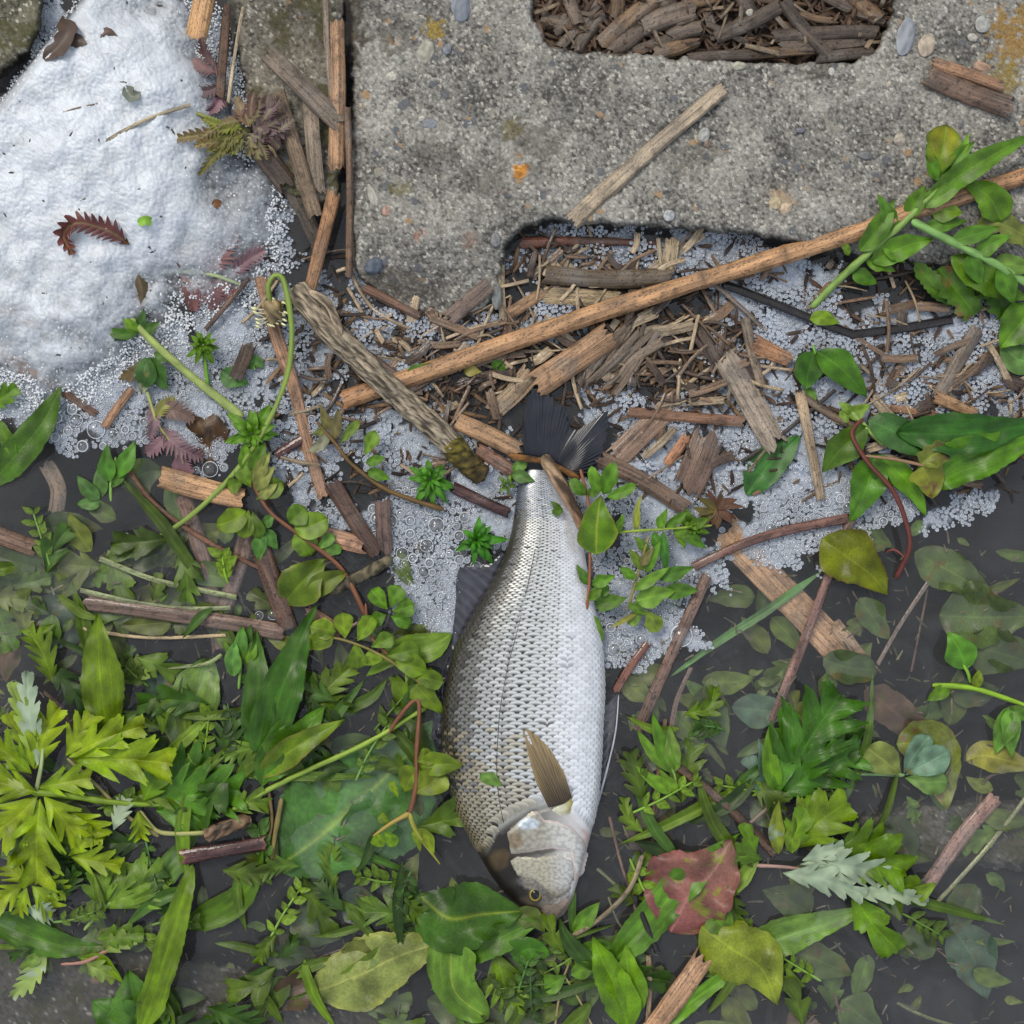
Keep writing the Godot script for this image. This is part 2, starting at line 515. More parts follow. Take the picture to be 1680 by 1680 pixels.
func foam() -> void:
	FM.resize(FN * FN)
	FM.fill(0.0)
	FR.resize(FN * FN)
	FR.fill(0.0)
	# x, y, half width, half height, turn, density, largest bubble
	for s in [[70, 640, 130, 70, 0.2, 1.0, 6], [220, 620, 150, 90, 0.1, 1.0, 5], [330, 640, 130, 110, 0.3, 0.9, 5], [180, 700, 90, 40, 0.2, 0.7, 9], [60, 560, 120, 80, 0, 0.8, 3.5], [400, 560, 110, 90, 0, 0.7, 3.2],
			[500, 740, 70, 80, -0.4, 1.0, 6.5], [590, 690, 80, 70, 0, 0.8, 4], [690, 740, 130, 70, 0.15, 1.1, 4.5], [780, 830, 80, 80, 0, 1.1, 5], [690, 880, 80, 60, 0.2, 1.0, 11], [720, 960, 70, 90, 0.2, 1.0, 6.5], [640, 860, 50, 60, 0, 0.8, 9], [330, 770, 30, 30, 0, 0.4, 10], [540, 850, 40, 40, 0, 0.5, 9],
			[1040, 990, 100, 110, 0, 1.0, 5.5], [1000, 1060, 50, 40, 0, 0.9, 9], [960, 930, 40, 130, 0, 1.0, 3], [1110, 930, 70, 90, 0, 0.8, 4], [1080, 800, 130, 80, 0, 0.8, 3.2], [950, 840, 36, 60, 0, 1.0, 2.8],
			[1330, 800, 150, 90, 0.25, 1.15, 4.2], [1280, 740, 110, 90, 0, 0.9, 3.4], [1300, 870, 130, 50, -0.1, 1.1, 6.5], [1410, 840, 80, 40, 0, 0.9, 7], [1230, 680, 90, 80, 0, 0.7, 3.2], [1100, 690, 70, 50, 0, 0.6, 3.2], [1580, 830, 50, 30, -0.4, 0.6, 3.6],
			[960, 385, 110, 20, 0, 0.5, 2.6], [1000, 425, 170, 36, 0, 0.45, 2.8], [1180, 420, 130, 50, 0.1, 1.0, 3.4], [1260, 470, 120, 60, 0.2, 1.0, 3.8], [900, 520, 60, 40, 0, 0.8, 3.6], [1320, 530, 130, 60, 0.3, 0.9, 3.6], [1250, 600, 90, 60, 0, 0.8, 3.4], [1010, 660, 60, 40, 0, 0.9, 4.5],
			[1480, 560, 150, 60, 0, 0.9, 3.2], [1620, 590, 120, 90, 0, 1.0, 3.4], [1560, 520, 100, 40, 0, 0.7, 3.4], [1420, 640, 130, 50, 0, 0.7, 3], [1660, 650, 40, 40, 0, 0.8, 5],
			[560, 560, 110, 80, 0.5, 0.7, 3], [680, 530, 120, 40, 0, 0.8, 2.8], [660, 600, 100, 50, 0, 0.65, 3], [760, 540, 80, 50, 0, 0.7, 2.8], [620, 470, 70, 30, 0.3, 0.4, 2.6], [480, 620, 80, 80, 0, 0.6, 3], [420, 400, 70, 90, 0, 0.5, 2.4], [330, 120, 60, 110, 0, 0.5, 2.4], [400, 480, 80, 70, 0, 0.5, 2.6], [70, 30, 40, 50, 0.5, 0.9, 3]]:
		var reach: float = maxf(s[2], s[3]) * 1.3
		for b in range(maxi(0, int((s[1] - reach + 24) / 4)), mini(FN, int((s[1] + reach + 24) / 4))):
			for a in range(maxi(0, int((s[0] - reach + 24) / 4)), mini(FN, int((s[0] + reach + 24) / 4))):
				var x := a * 4.0 - 24.0
				var y := b * 4.0 - 24.0
				var q := Vector2(x - s[0], y - s[1]).rotated(-s[4])
				var e := Vector2(q.x / s[2], q.y / s[3]).length() + 0.45 * nz(x, y, 34.0, 70.0) + 0.25 * nz(x, y, 12.0, 71.0)
				var d: float = s[5] * smoothstep(1.12, 0.72, e)
				var k := b * FN + a
				if d > FM[k]:
					FM[k] = d
				if e < 1.12:
					FR[k] = maxf(FR[k], s[6])
	# pack bubbles of falling size
	var where := []
	var hash := {}
	var radii := PackedFloat32Array()
	var px := PackedVector2Array()
	var add := func(x: float, y: float, r: float) -> bool:
		var ca := int(x / 24.0)
		var cb := int(y / 24.0)
		for b in range(cb - 1, cb + 2):
			for a in range(ca - 1, ca + 2):
				var cellv = hash.get(b * 1000 + a)
				if cellv != null:
					for k in cellv:
						if px[k].distance_squared_to(Vector2(x, y)) < (radii[k] + r) * (radii[k] + r) * 0.93:
							return false
		var key := cb * 1000 + ca
		if not hash.has(key):
			hash[key] = []
		hash[key].append(px.size())
		px.append(Vector2(x, y))
		radii.append(r)
		return true
	for b in [[1118, 1043, 18], [1008, 1065, 10], [640, 855, 12], [716, 862, 13], [700, 895, 11], [660, 908, 10], [695, 938, 9], [712, 870, 8], [665, 925, 7], [470, 716, 10], [158, 705, 15], [125, 690, 11], [185, 712, 9], [345, 770, 13], [205, 885, 11], [448, 1008, 9], [425, 1010, 7], [1265, 868, 10], [1390, 832, 8], [780, 930, 9], [860, 720, 7], [985, 705, 7], [110, 1020 - 320, 8], [1060, 1080, 6], [760, 905, 6], [678, 960, 8]]:
		if add.call(b[0], b[1], b[2]):
			pass
	var n_big := px.size()
	var tries := [[9.0, 2500], [7.0, 4000], [5.6, 7000], [4.5, 12000], [3.7, 22000], [3.0, 50000], [2.4, 90000], [1.8, 110000]]
	for step in tries:
		for k in step[1]:
			var x := R(-20, 1700)
			var y := R(-20, 1120)
			var a := int((x + 24.0) / 4.0)
			var b := int((y + 24.0) / 4.0)
			var q := b * FN + a
			var d := FM[q]
			if d < 0.12:
				continue
			if FR[q] < step[0] or (step[0] > 4.0 and R(0, 1) < 0.35):
				continue
			if R(0, 1) > d * 1.2:
				continue
			if mound_h(x, y) > 12.0:
				continue
			add.call(x, y, step[0] * R(0.8, 1.08))
	# rings of liquid where the films meet, and the clear films themselves
	var ring := MB.new()
	var dome := MB.new()
	var na := 14
	for j in 6:
		for i in na + 1:
			var th := TAU * i / na
			var ph := TAU * j / 5.0
			var rr := 0.95 + 0.12 * cos(ph)
			ring.put(Vector3(cos(th) * rr, 0.12 + 0.2 * sin(ph), sin(th) * rr), Color(0.80, 0.83, 0.87))
	ring.quads(0, na + 1, 6, true)
	for j in 6:
		for i in na + 1:
			var th := TAU * i / na
			var ph := PI / 2.0 * j / 5.0
			dome.put(Vector3(cos(th) * sin(ph) * 0.98, cos(ph) * 0.8 + 0.05, sin(th) * sin(ph) * 0.98), Color.WHITE)
	dome.quads(0, na + 1, 6)
	var wr := []
	var wd := []
	var tints := PackedColorArray()
	for k in px.size():
		var r := radii[k]
		var lift := 0.8
		if k >= n_big and px[k].y < 770.0 and px[k].x > 420.0:
			lift += 9.0 * smoothstep(-0.1, 0.5, nz(px[k].x, px[k].y, 36.0, 82.0))
		var t := Transform3D(Basis.from_scale(Vector3(r, r, r) * K), W(px[k].x, px[k].y, lift))
		if k < n_big:
			var o := thing("bubble", "large clear bubble " + ("of the widest kind " if r > 11.0 else "") + by(px[k].x, px[k].y), "bubble", t.origin, "largest bubbles in the foam")
			var m1 := MeshInstance3D.new()
			m1.name = "rim"
			m1.mesh = M.get_or_add("thin_ring", thin_ring())
			m1.set_surface_override_material(0, M.foam)
			m1.scale = Vector3(r, r, r) * K
			o.add_child(m1, true)
			var m2 := MeshInstance3D.new()
			m2.name = "film"
			m2.mesh = M.get_or_add("dome_mesh", dome.done())
			m2.set_surface_override_material(0, M.film)
			m2.scale = Vector3(r, r, r) * K
			o.add_child(m2, true)
			continue
		wr.append(t)
		var g := R(0.62, 0.9)
		tints.append(Color(g, g, g))
		if r > 2.8:
			wd.append(t)
	many("foam", ring.done(), M.foam, wr, tints)
	many("bubble_films", dome.done(), M.film, wd)
	# the milky layers of liquid under them
	var disc := MB.new()
	for j in 3:
		for i in 11:
			var th := TAU * i / 10.0
			disc.put(Vector3(cos(th) * j * 0.62, -0.02, sin(th) * j * 0.62), Color(1, 1, 1))
	disc.quads(0, 11, 3)
	var wm := []
	var tm := PackedColorArray()
	for k in range(n_big, px.size()):
		var r := radii[k]
		wm.append(Transform3D(Basis.from_scale(Vector3(r, r, r) * K), Vector3(0, -0.25 * r * K, 0) + (wr[k - n_big] as Transform3D).origin))
		tm.append(Color(0.52, 0.56, 0.63, clampf(0.98 - 0.075 * r, 0.14, 0.84) * (0.85 + 0.4 * nz(px[k].x, px[k].y, 30.0, 86.0))))
	many("milky_films", disc.done(), M.milky_film, wm, tm)
	# the thin wet film of finest froth that holds the bubbles together
	var sheet := MB.new()
	var n_s := 860
	for b in range(0, 580):
		for a in n_s:
			var x := a * 2.0 - 20.0
			var y := b * 2.0 - 20.0
			var fa := (x + 24.0) / 4.0
			var fb := (y + 24.0) / 4.0
			var ia := mini(int(fa), FN - 2)
			var ib := mini(int(fb), FN - 2)
			var q := ib * FN + ia
			var d := lerpf(lerpf(FM[q], FM[q + 1], fa - ia), lerpf(FM[q + FN], FM[q + FN + 1], fa - ia), fb - ib)
			var big := FR[q]
			var al := smoothstep(0.1, 0.8, d) * clampf(0.86 - 0.055 * big, 0.2, 0.8) * (0.8 + 0.95 * nz(x, y, 34.0, 86.0) + 0.5 * nz(x, y, 9.0, 78.0))
			al -= 0.25 * smoothstep(-0.6, -0.85, ndist.get_noise_2d(x / 8.0, y / 8.0))
			sheet.put(W(x, y, 0.55 + 0.25 * nz(x, y, 12.0, 79.0)), Color(0.52, 0.555, 0.61, clampf(al, 0.0, 0.92)))
	for b in 579:
		for a in n_s - 1:
			var p := b * n_s + a
			if maxf(maxf(sheet.c[p].a, sheet.c[p + 1].a), maxf(sheet.c[p + n_s].a, sheet.c[p + n_s + 1].a)) > 0.02:
				sheet.i.append_array([p, p + 1, p + n_s + 1, p, p + n_s + 1, p + n_s])
	obj("foam_film", sheet.done(), M.milky_film).set_meta("kind", "stuff")
	# fine froth: beads no larger than a grain, in the gaps and over the thinning edge of the heap
	var bead := MB.new()
	for j in 5:
		for i in 8:
			var th := TAU * i / 7.0
			var ph := PI * 0.62 * j / 4.0
			bead.put(Vector3(cos(th) * sin(ph), cos(ph), sin(th) * sin(ph)), Color(0.82, 0.85, 0.88))
	bead.quads(0, 8, 5)
	var wb := []
	tints = PackedColorArray()
	for k in 60000:
		var x := R(-20, 1700)
		var y := R(-20, 1110)
		var d := foam_at(x, y)
		var mh := mound_h(x, y)
		var r := R(0.7, 1.5)
		var h := 0.5
		if d < 0.2 or R(0, 1) > d * 0.8 * (0.55 + 1.2 * nz(x, y, 20.0, 80.0)):
			continue
		if mh > 14.0:
			continue
		wb.append(Transform3D(Basis.from_scale(Vector3(r, r, r) * K), W(x, y, h)))
		var g := R(0.75, 1.0)
		tints.append(Color(g, g, g))
	for k in 42000:
		var x := R(-20, 480)
		var y := R(-20, 700)
		var mh := mound_h(x, y)
		var r := R(1.0, 2.3)
		if mh < -22.0 or R(0, 1) > smoothstep(-24.0, 14.0, mh + 16.0 * nz(x, y, 18.0, 81.0)):
			continue
		if mh > 10.0 and R(0, 1) > 0.16:
			continue
		wb.append(Transform3D(Basis.from_scale(Vector3(r, r, r) * K), W(x, y, maxf(mh, 0.0) + R(-0.4, 0.6) + (R(0, 4) if mh < 10.0 else 0.0))))
		var g := R(0.8, 1.02)
		tints.append(Color(g, g, g))
	many("froth", bead.done(), M.foam, wb, tints)
	var speck := []
	for k in 90:
		var x := R(-10, 430)
		var y := R(0, 640)
		var h := mound_h(x, y)
		if h < 2.0:
			continue
		var r := R(0.7, 1.9)
		speck.append(Transform3D(Basis.from_euler(Vector3(0, R(0, TAU), 0)).scaled_local(Vector3(r * R(1.0, 4.5), r * 0.7, r) * K), W(x, y, h + 2.2)))
	var grit := MB.new()
	for v in bead.v:
		grit.put(v, C(74, 66, 58))
	grit.quads(0, 8, 5)
	many("specks", grit.done(), M.pebble, speck)
	# the heap's own skin, bubbly all over
	var mb := MB.new()
	var cell := 1.9
	var nu := int(520 / cell)
	var nv := int(740 / cell)
	var id := PackedInt32Array()
	id.resize(nu * nv)
	id.fill(-1)
	for b in nv:
		for a in nu:
			var x := a * cell - 30.0
			var y := b * cell - 30.0
			var h := mound_h(x, y)
			var holes := 8.0 + 9.0 * nz(x, y, 8.0, 84.0) + 6.0 * nz(x, y, 3.5, 85.0)
			if h < -6.0:
				continue
			var g := ndist.get_noise_2d(x / 4.2, y / 4.2)
			var g2 := ndist.get_noise_2d(x / 9.5 + 30.0, y / 9.5)
			h += -2.4 * g - 2.2 * g2 + R(-0.1, 0.1)
			id[b * nu + a] = mb.v.size()
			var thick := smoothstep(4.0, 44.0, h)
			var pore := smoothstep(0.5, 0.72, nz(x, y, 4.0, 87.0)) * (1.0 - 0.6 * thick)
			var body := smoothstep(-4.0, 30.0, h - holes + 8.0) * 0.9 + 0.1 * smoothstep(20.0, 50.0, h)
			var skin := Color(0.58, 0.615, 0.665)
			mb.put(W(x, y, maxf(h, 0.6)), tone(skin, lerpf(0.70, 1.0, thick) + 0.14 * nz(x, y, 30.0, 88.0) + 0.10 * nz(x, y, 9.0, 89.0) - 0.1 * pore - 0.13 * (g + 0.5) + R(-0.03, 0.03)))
			body *= 1.0 - 0.4 * smoothstep(330.0, 560.0, y) * (0.6 + 0.8 * nz(x, y, 16.0, 77.0))
			body *= 1.0 - 0.35 * smoothstep(240.0, 380.0, x)
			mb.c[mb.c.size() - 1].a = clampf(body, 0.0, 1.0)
	for b in nv - 1:
		for a in nu - 1:
			var p := id[b * nu + a]
			var p1 := id[b * nu + a + 1]
			var p2 := id[(b + 1) * nu + a]
			var p3 := id[(b + 1) * nu + a + 1]
			if p >= 0 and p1 >= 0 and p2 >= 0 and p3 >= 0:
				mb.i.append_array([p, p1, p3, p, p3, p2])
	obj("foam_mound", mb.done(), M.foam_skin).set_meta("kind", "stuff")


func thin_ring() -> ArrayMesh:
	var ring := MB.new()
	for j in 6:
		for i in 29:
			var th := TAU * i / 28
			var ph := TAU * j / 5.0
			var rr := 0.97 + 0.045 * cos(ph)
			ring.put(Vector3(cos(th) * rr, 0.06 + 0.08 * sin(ph), sin(th) * rr), Color(0.80, 0.83, 0.87))
	ring.quads(0, 29, 6, true)
	return ring.done()


# y, back edge, belly edge, half thickness, height of the middle
const FISH := [[762, 866, 912, 10, 0], [780, 857, 922, 15, 1], [800, 851, 930, 19, 2], [830, 846, 940, 24, 3], [860, 842, 950, 28, 4], [905, 831, 958, 34, 6], [956, 808, 967, 40, 7], [1000, 782, 976, 44, 8], [1064, 748, 988, 49, 8], [1128, 732, 992, 52, 8], [1193, 726, 989, 53, 8], [1257, 730, 986, 52, 7], [1321, 746, 980, 49, 5], [1370, 768, 969, 45, 3], [1418, 794, 956, 39, 0], [1442, 808, 949, 35, -2], [1466, 826, 941, 29, -3], [1490, 856, 930, 21, -4], [1504, 878, 920, 14, -5], [1513, 893, 910, 6, -6]]


func fish_at(y: float) -> Array:
	var k := 0
	while k < FISH.size() - 2 and FISH[k + 1][0] < y:
		k += 1
	var a: Array = FISH[maxi(k - 1, 0)]
	var b: Array = FISH[k]
	var c: Array = FISH[k + 1]
	var d: Array = FISH[mini(k + 2, FISH.size() - 1)]
	var t := clampf((y - b[0]) / (c[0] - b[0]), 0.0, 1.0)
	var out := [y]
	for m in range(1, 5):
		var ta: float = (c[m] - a[m]) / maxf(c[0] - a[0], 1.0) * (c[0] - b[0])
		var tb: float = (d[m] - b[m]) / maxf(d[0] - b[0], 1.0) * (c[0] - b[0])
		var t2 := t * t
		var t3 := t2 * t
		out.append((2 * t3 - 3 * t2 + 1) * b[m] + (t3 - 2 * t2 + t) * ta + (-2 * t3 + 3 * t2) * c[m] + (t3 - t2) * tb)
	return out


# a point of the flank: ph 0 at the belly edge, PI at the back, more on the underside
func flank(y: float, ph: float) -> Vector3:
	var f := fish_at(y)
	var w: float = (f[2] - f[1]) * 0.5
	var cx: float = (f[2] + f[1]) * 0.5
	var cs := cos(ph)
	var sn := sin(ph)
	var x := signf(cs) * pow(absf(cs), 0.88)
	var h: float = f[4] + f[3] * signf(sn) * pow(absf(sn), 0.86)
	h += x * 9.0 * smoothstep(1340.0, 1450.0, y)
	return Vector3(cx + w * x, y, h)


func flank_h(x: float, y: float) -> float:
	var f := fish_at(y)
	var w: float = (f[2] - f[1]) * 0.5
	var cx: float = (f[2] + f[1]) * 0.5
	var q := clampf((x - cx) / w, -1.0, 1.0)
	var cs := pow(absf(q), 1.0 / 0.88)
	var sn := sqrt(maxf(0.0, 1.0 - cs * cs))
	return f[4] + f[3] * pow(sn, 0.86) + q * 9.0 * smoothstep(1340.0, 1450.0, y)


func fish_side(x: float, y: float) -> float:
	var f := fish_at(y)
	return clampf((x - f[1]) / maxf(f[2] - f[1], 1.0), 0.0, 1.0)


func scale_end(x: float) -> float:
	# where the scales stop and the bare head begins
	var pts := [[700, 1404], [770, 1408], [800, 1398], [815, 1364], [840, 1346], [873, 1326], [900, 1318], [925, 1320], [950, 1346], [970, 1366], [1000, 1372]]
	for k in pts.size() - 1:
		if x < pts[k + 1][0]:
			return lerpf(pts[k][1], pts[k + 1][1], clampf((x - pts[k][0]) / float(pts[k + 1][0] - pts[k][0]), 0.0, 1.0))
	return 1372.0


func blob(x: float, y: float, cx: float, cy: float, rx: float, ry: float, turn := 0.0) -> float:
	var q := Vector2(x - cx, y - cy).rotated(-turn)
	return smoothstep(1.25, 0.7, Vector2(q.x / rx, q.y / ry).length() + 0.22 * nz(x, y, 9.0, 90.0))


func skin_color(x: float, y: float) -> Color:
	var s := fish_side(x, y)
	var dark := C(56, 52, 44)
	var silver := C(150, 150, 142)
	var white := C(208, 208, 210)
	var c := dark.lerp(silver, smoothstep(0.02, 0.3, s)).lerp(white, smoothstep(0.5, 0.78, s))
	if y > 1300.0:
		var hd := C(126, 125, 120).lerp(C(206, 202, 200), smoothstep(0.6, 0.9, s)).lerp(C(40, 36, 31), smoothstep(0.62, 0.3, s))
		# plates and cheek, patch by patch
		hd = hd.lerp(C(188, 182, 160), blob(x, y, 890, 1432, 44, 24, -0.25) * 0.9)
		hd = hd.lerp(C(222, 216, 204), blob(x, y, 922, 1432, 24, 30, 0.2) * 0.85)
		hd = hd.lerp(C(130, 106, 66), blob(x, y, 822, 1412, 15, 18, 0.2) * 0.2)
		hd = hd.lerp(C(70, 62, 54), blob(x, y, 872, 1396, 46, 8, -0.12) * 0.75)
		hd = hd.lerp(C(34, 30, 26), blob(x, y, 838, 1446, 20, 48, -0.35) * 0.9)
		hd = hd.lerp(C(120, 112, 110), blob(x, y, 872, 1447, 22, 9, 0.1) * 0.6)
		hd = hd.lerp(C(104, 92, 74), blob(x, y, 900, 1480, 40, 22, 0.0) * 0.55)
		hd = hd.lerp(C(92, 82, 72), blob(x, y, 904, 1502, 26, 14, 0.0) * 0.7)
		hd = hd.lerp(C(214, 190, 182), blob(x, y, 958, 1400, 12, 48, 0.25) * 0.8)
		hd = hd.lerp(C(46, 41, 36), blob(x, y, 822, 1372, 16, 26, -0.5) * 0.85)
		hd = hd.lerp(C(150, 118, 62), blob(x, y, 820, 1410, 16, 18, 0.2) * 0.15)
		# small scales of the cheek
		if y > 1400.0 and x > 838.0 and s < 0.95:
			var g := ndist.get_noise_2d(x / 5.5, y / 4.2)
			hd = tone(hd, 1.0 - 0.45 * smoothstep(-0.75, -0.35, g) * blob(x, y, 898, 1440, 58, 44))
		var speck := smoothstep(0.25, 0.6, nz(x, y, 4.5, 92.0))
		hd = tone(hd, 1.0 - 0.4 * speck * smoothstep(1455.0, 1480.0, y))
		c = c.lerp(hd, smoothstep(-4.0, 10.0, y - scale_end(x)))
	return tone(c, 1.0 + 0.12 * nz(x, y, 12.0, 93.0) + R(-0.05, 0.05))


# a plate of the head: a raised sheet over the flank within an outline
func plate(parent: Node3D, called: String, outline: Array, lift: float, col: Callable, m: Material) -> MeshInstance3D:
	var box := Rect2(outline[0], Vector2.ZERO)
	for p in outline:
		box = box.expand(p)
	box = box.grow(4)
	var nu := int(box.size.x / 1.8) + 1
	var nv := int(box.size.y / 1.8) + 1
	var mb := MB.new()
	var id := PackedInt32Array()
	id.resize(nu * nv)
	id.fill(-1)
	for b in nv:
		for a in nu:
			var x := box.position.x + a * 1.8
			var y := box.position.y + b * 1.8
			var d := inside_by(outline, x, y)
			if d < -1.8:
				continue
			var h := flank_h(x, y) - 0.6 + lift * smoothstep(-1.8, 7.0, d) + 0.5 * nz(x, y, 7.0, 95.0)
			id[b * nu + a] = mb.v.size()
			mb.put(W(x, y, h), col.call(x, y, d))
	for b in nv - 1:
		for a in nu - 1:
			var p := id[b * nu + a]
			var p1 := id[b * nu + a + 1]
			var p2 := id[(b + 1) * nu + a]
			var p3 := id[(b + 1) * nu + a + 1]
			if p >= 0 and p1 >= 0 and p2 >= 0 and p3 >= 0:
				mb.i.append_array([p, p1, p3, p, p3, p2])
	return obj(called, mb.done(), m, parent)


# a fin: rays that fan from the line where it is rooted to its margin
func fin(parent: Node3D, called: String, root: Array, margin: Array, rays: int, col: Color, tipcol: Color, ridge: float, m: Material, ragged := 0.0) -> MeshInstance3D:
	var nu := rays * 4 + 1
	var nv := 22
	var a := spline(root, nu)
	var b := spline(margin, nu)
	var mb := MB.new()
	for j in nv:
		var t := j / float(nv - 1)
		for i in nu:
			var q := fposmod(i / 4.0, 1.0)
			var up := cos(q * TAU)
			var tt := t * (1.0 - ragged * (0.5 + 0.5 * nz(i * 1.0, 0.0, 2.3, 97.0)))
			var p := a[i].lerp(b[i], tt)
			p.z += ridge * up * (1.0 - 0.5 * t) + 3.0 * sin(PI * t) + 1.4 * nz(p.x, p.y, 26.0, 98.0)
			var c := col.lerp(tipcol, t)
			c = tone(c, 1.0 + 0.22 * up + 0.25 * nz(i * 3.0, t * 40.0, 6.0, 99.0))
			mb.put(W(p.x, p.y, p.z), c, Vector2(i / float(nu - 1), t))
	mb.quads(0, nu, nv)
	return obj(called, mb.done(), m, parent)


func scale_mesh(col: Color, rim: Color, base: Color) -> MB:
	var mb := MB.new()
	var rs := [0.0, 0.3, 0.46, 0.56, 0.8, 0.93, 1.0]
	for r in rs:
		for i in 7:
			var a := -1.0 + i / 3.0
			var along: float = r * (0.40 + 0.60 * sqrt(maxf(0.0, 1.0 - a * a * 0.98)))
			var h: float = 0.12 + 0.75 * r + 0.45 * (1.0 - a * a) * sin(PI * minf(r, 0.9))
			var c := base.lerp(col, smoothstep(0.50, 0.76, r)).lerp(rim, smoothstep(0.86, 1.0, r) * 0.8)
			mb.put(Vector3(a, h, along), c)
	mb.quads(0, 7, rs.size())
	return mb


func fish() -> void:
	var root := thing("fish", "dead silver fish with dark tail lying on its side, head down among the leaves", "fish", W(870, 1150, 0))
	# the body, one skin from tail root to snout
	var mb := MB.new()
	var ny := 300
	var na := 110
	for j in ny:
		var y := lerpf(762.0, 1513.0, j / float(ny - 1))
		for i in na:
			var q := i / float(na - 1)
			var ph := PI * q / 0.8 if q < 0.8 else PI + PI * (q - 0.8) / 0.2
			var p := flank(y, ph)
			p.z += 0.5 * nz(p.x, p.y, 8.0, 94.0) * smoothstep(1300.0, 1400.0, y)
			var d := y - scale_end(p.x)
			if ph < PI and d > 0.0 and d < 12.0 and p.x > 820.0:
				p.z -= 2.5 * sin(PI * d / 12.0)
			mb.put(W(p.x, p.y, p.z), skin_color(p.x, p.y))
	mb.quads(0, na, ny, true)
	obj("body", mb.done(), M.fish_skin, root)

	# scales, row by row from the head to the tail: each is rooted under the one before it
	var bands := {}
	var rest := MB.new()
	var shown := 0
	var cols := 18
	var y := 1412.0
	var row := 0
	while y > 774.0:
		var f := fish_at(y)
		var size: float = clampf((f[2] - f[1]) / 262.0, 0.24, 1.0)
		for k in cols:
			var ph := lerpf(0.045 * PI, 0.965 * PI, (k + 0.5 + R(-0.05, 0.05) + (0.5 if row % 2 else 0.0)) / (cols + 0.5))
			var p := flank(y, ph)
			if y > scale_end(p.x) - 3.0:
				continue
			if p.x > 902.0 and p.x < 940.0 and y > 1300.0:
				continue
			var s0 := fish_side(p.x, y)
			var pu := flank(y, ph + 0.02)
			var pd := flank(y - 4.0, ph)
			var across := pu - p
			var hw := (flank(y, ph + PI / cols * 0.46) - flank(y, ph - PI / cols * 0.46)).length() * 0.56
			var tailward := (pd - p).normalized()
			across = across.normalized()
			var nrm := tailward.cross(across).normalized()
			if nrm.z < 0:
				nrm = -nrm
			if R(0, 1) < 0.012 and s0 < 0.8:
				continue
			var ln := 16.5 * size * R(0.93, 1.08)
			# to the scene's axes
			var o := W(p.x, p.y, p.z)
			var X := (W(p.x + across.x, p.y + across.y, p.z + across.z) - o) * hw
			var Y := (W(p.x + nrm.x, p.y + nrm.y, p.z + nrm.z) - o) * (2.0 * size + 0.5)
			var Z := (W(p.x + tailward.x, p.y + tailward.y, p.z + tailward.z) - o) * ln
			var s := fish_side(p.x, y)
			var lat := absf(s - lerpf(0.36, 0.44, smoothstep(1000.0, 850.0, y)))
			# tones: olive back, silver flank, white belly; brassy towards the head
			var q := clampi(int(s * 10.0 + R(-0.2, 0.2)), 0, 9)
			var brass := 1 if y > 1250.0 + R(-70, 70) and s < 0.55 else 0
			var line := 1 if lat < 0.02 else 0
			var near := 1 if y > scale_end(p.x) - 14.0 else 0
			var blue := 1 if y < 842.0 + R(-26, 26) else 0
			var key := q * 16 + blue * 8 + near * 4 + brass * 2 + line
			if not bands.has(key):
				var body := C(74, 70, 58).lerp(C(204, 206, 204), smoothstep(0.0, 3.2, q)).lerp(C(228, 229, 231), smoothstep(4.5, 7.5, q))
				if blue:
					body = body.lerp(C(126, 138, 160), 0.5)
				if brass:
					body = body.lerp(C(178, 164, 128), 0.55)
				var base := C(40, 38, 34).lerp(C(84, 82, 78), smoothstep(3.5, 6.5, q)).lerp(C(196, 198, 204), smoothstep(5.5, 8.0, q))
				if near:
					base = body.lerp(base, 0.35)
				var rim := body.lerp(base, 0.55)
				if line:
					body = body.lerp(C(60, 56, 50), 0.45)
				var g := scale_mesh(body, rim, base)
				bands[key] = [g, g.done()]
			var kk := R(0.88, 1.1)
			if shown < 300 and s > 0.12 and s < 0.72 and y < 1290.0 and y > 1010.0:
				var o3 := MeshInstance3D.new()
				o3.name = "scale"
				o3.mesh = bands[key][1]
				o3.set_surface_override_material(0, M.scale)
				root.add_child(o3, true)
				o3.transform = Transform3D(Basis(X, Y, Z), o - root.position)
				shown += 1
			else:
				var g: MB = bands[key][0]
				var first := rest.v.size()
				for m in g.v.size():
					var v := g.v[m]
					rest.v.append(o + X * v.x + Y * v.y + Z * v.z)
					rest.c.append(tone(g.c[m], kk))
					rest.u.append(Vector2.ZERO)
				for m in g.i:
					rest.i.append(first + m)
		y -= 5.6 * size
		row += 1
	obj("scales", rest.done(), M.scale, root).set_meta("kind", "stuff")

	# lateral line
	var lm := MB.new()
	tube(lm, [[826, 1350, flank_h(826, 1350) + 1.6], [818, 1305, flank_h(818, 1305) + 1.9], [815, 1257, flank_h(815, 1257) + 1.9], [817, 1209, flank_h(817, 1209) + 1.9], [821, 1161, flank_h(821, 1161) + 1.9], [834, 1090, flank_h(834, 1090) + 1.8], [847, 1042, flank_h(847, 1042) + 1.7], [866, 960, flank_h(866, 960) + 1.4], [878, 900, flank_h(878, 900) + 1.2]], 1.0, 0.8, C(70, 66, 58), 6)
	obj("lateral_line", lm.done(), M.fish_skin, root)

	# head plates
	var gill := poly([832, 1366, 850, 1350, 872, 1331, 884, 1331, 893, 1345, 915, 1347, 940, 1358, 958, 1378, 964, 1402, 957, 1432, 948, 1440, 940, 1420, 935, 1398, 905, 1392, 870, 1398, 838, 1402])
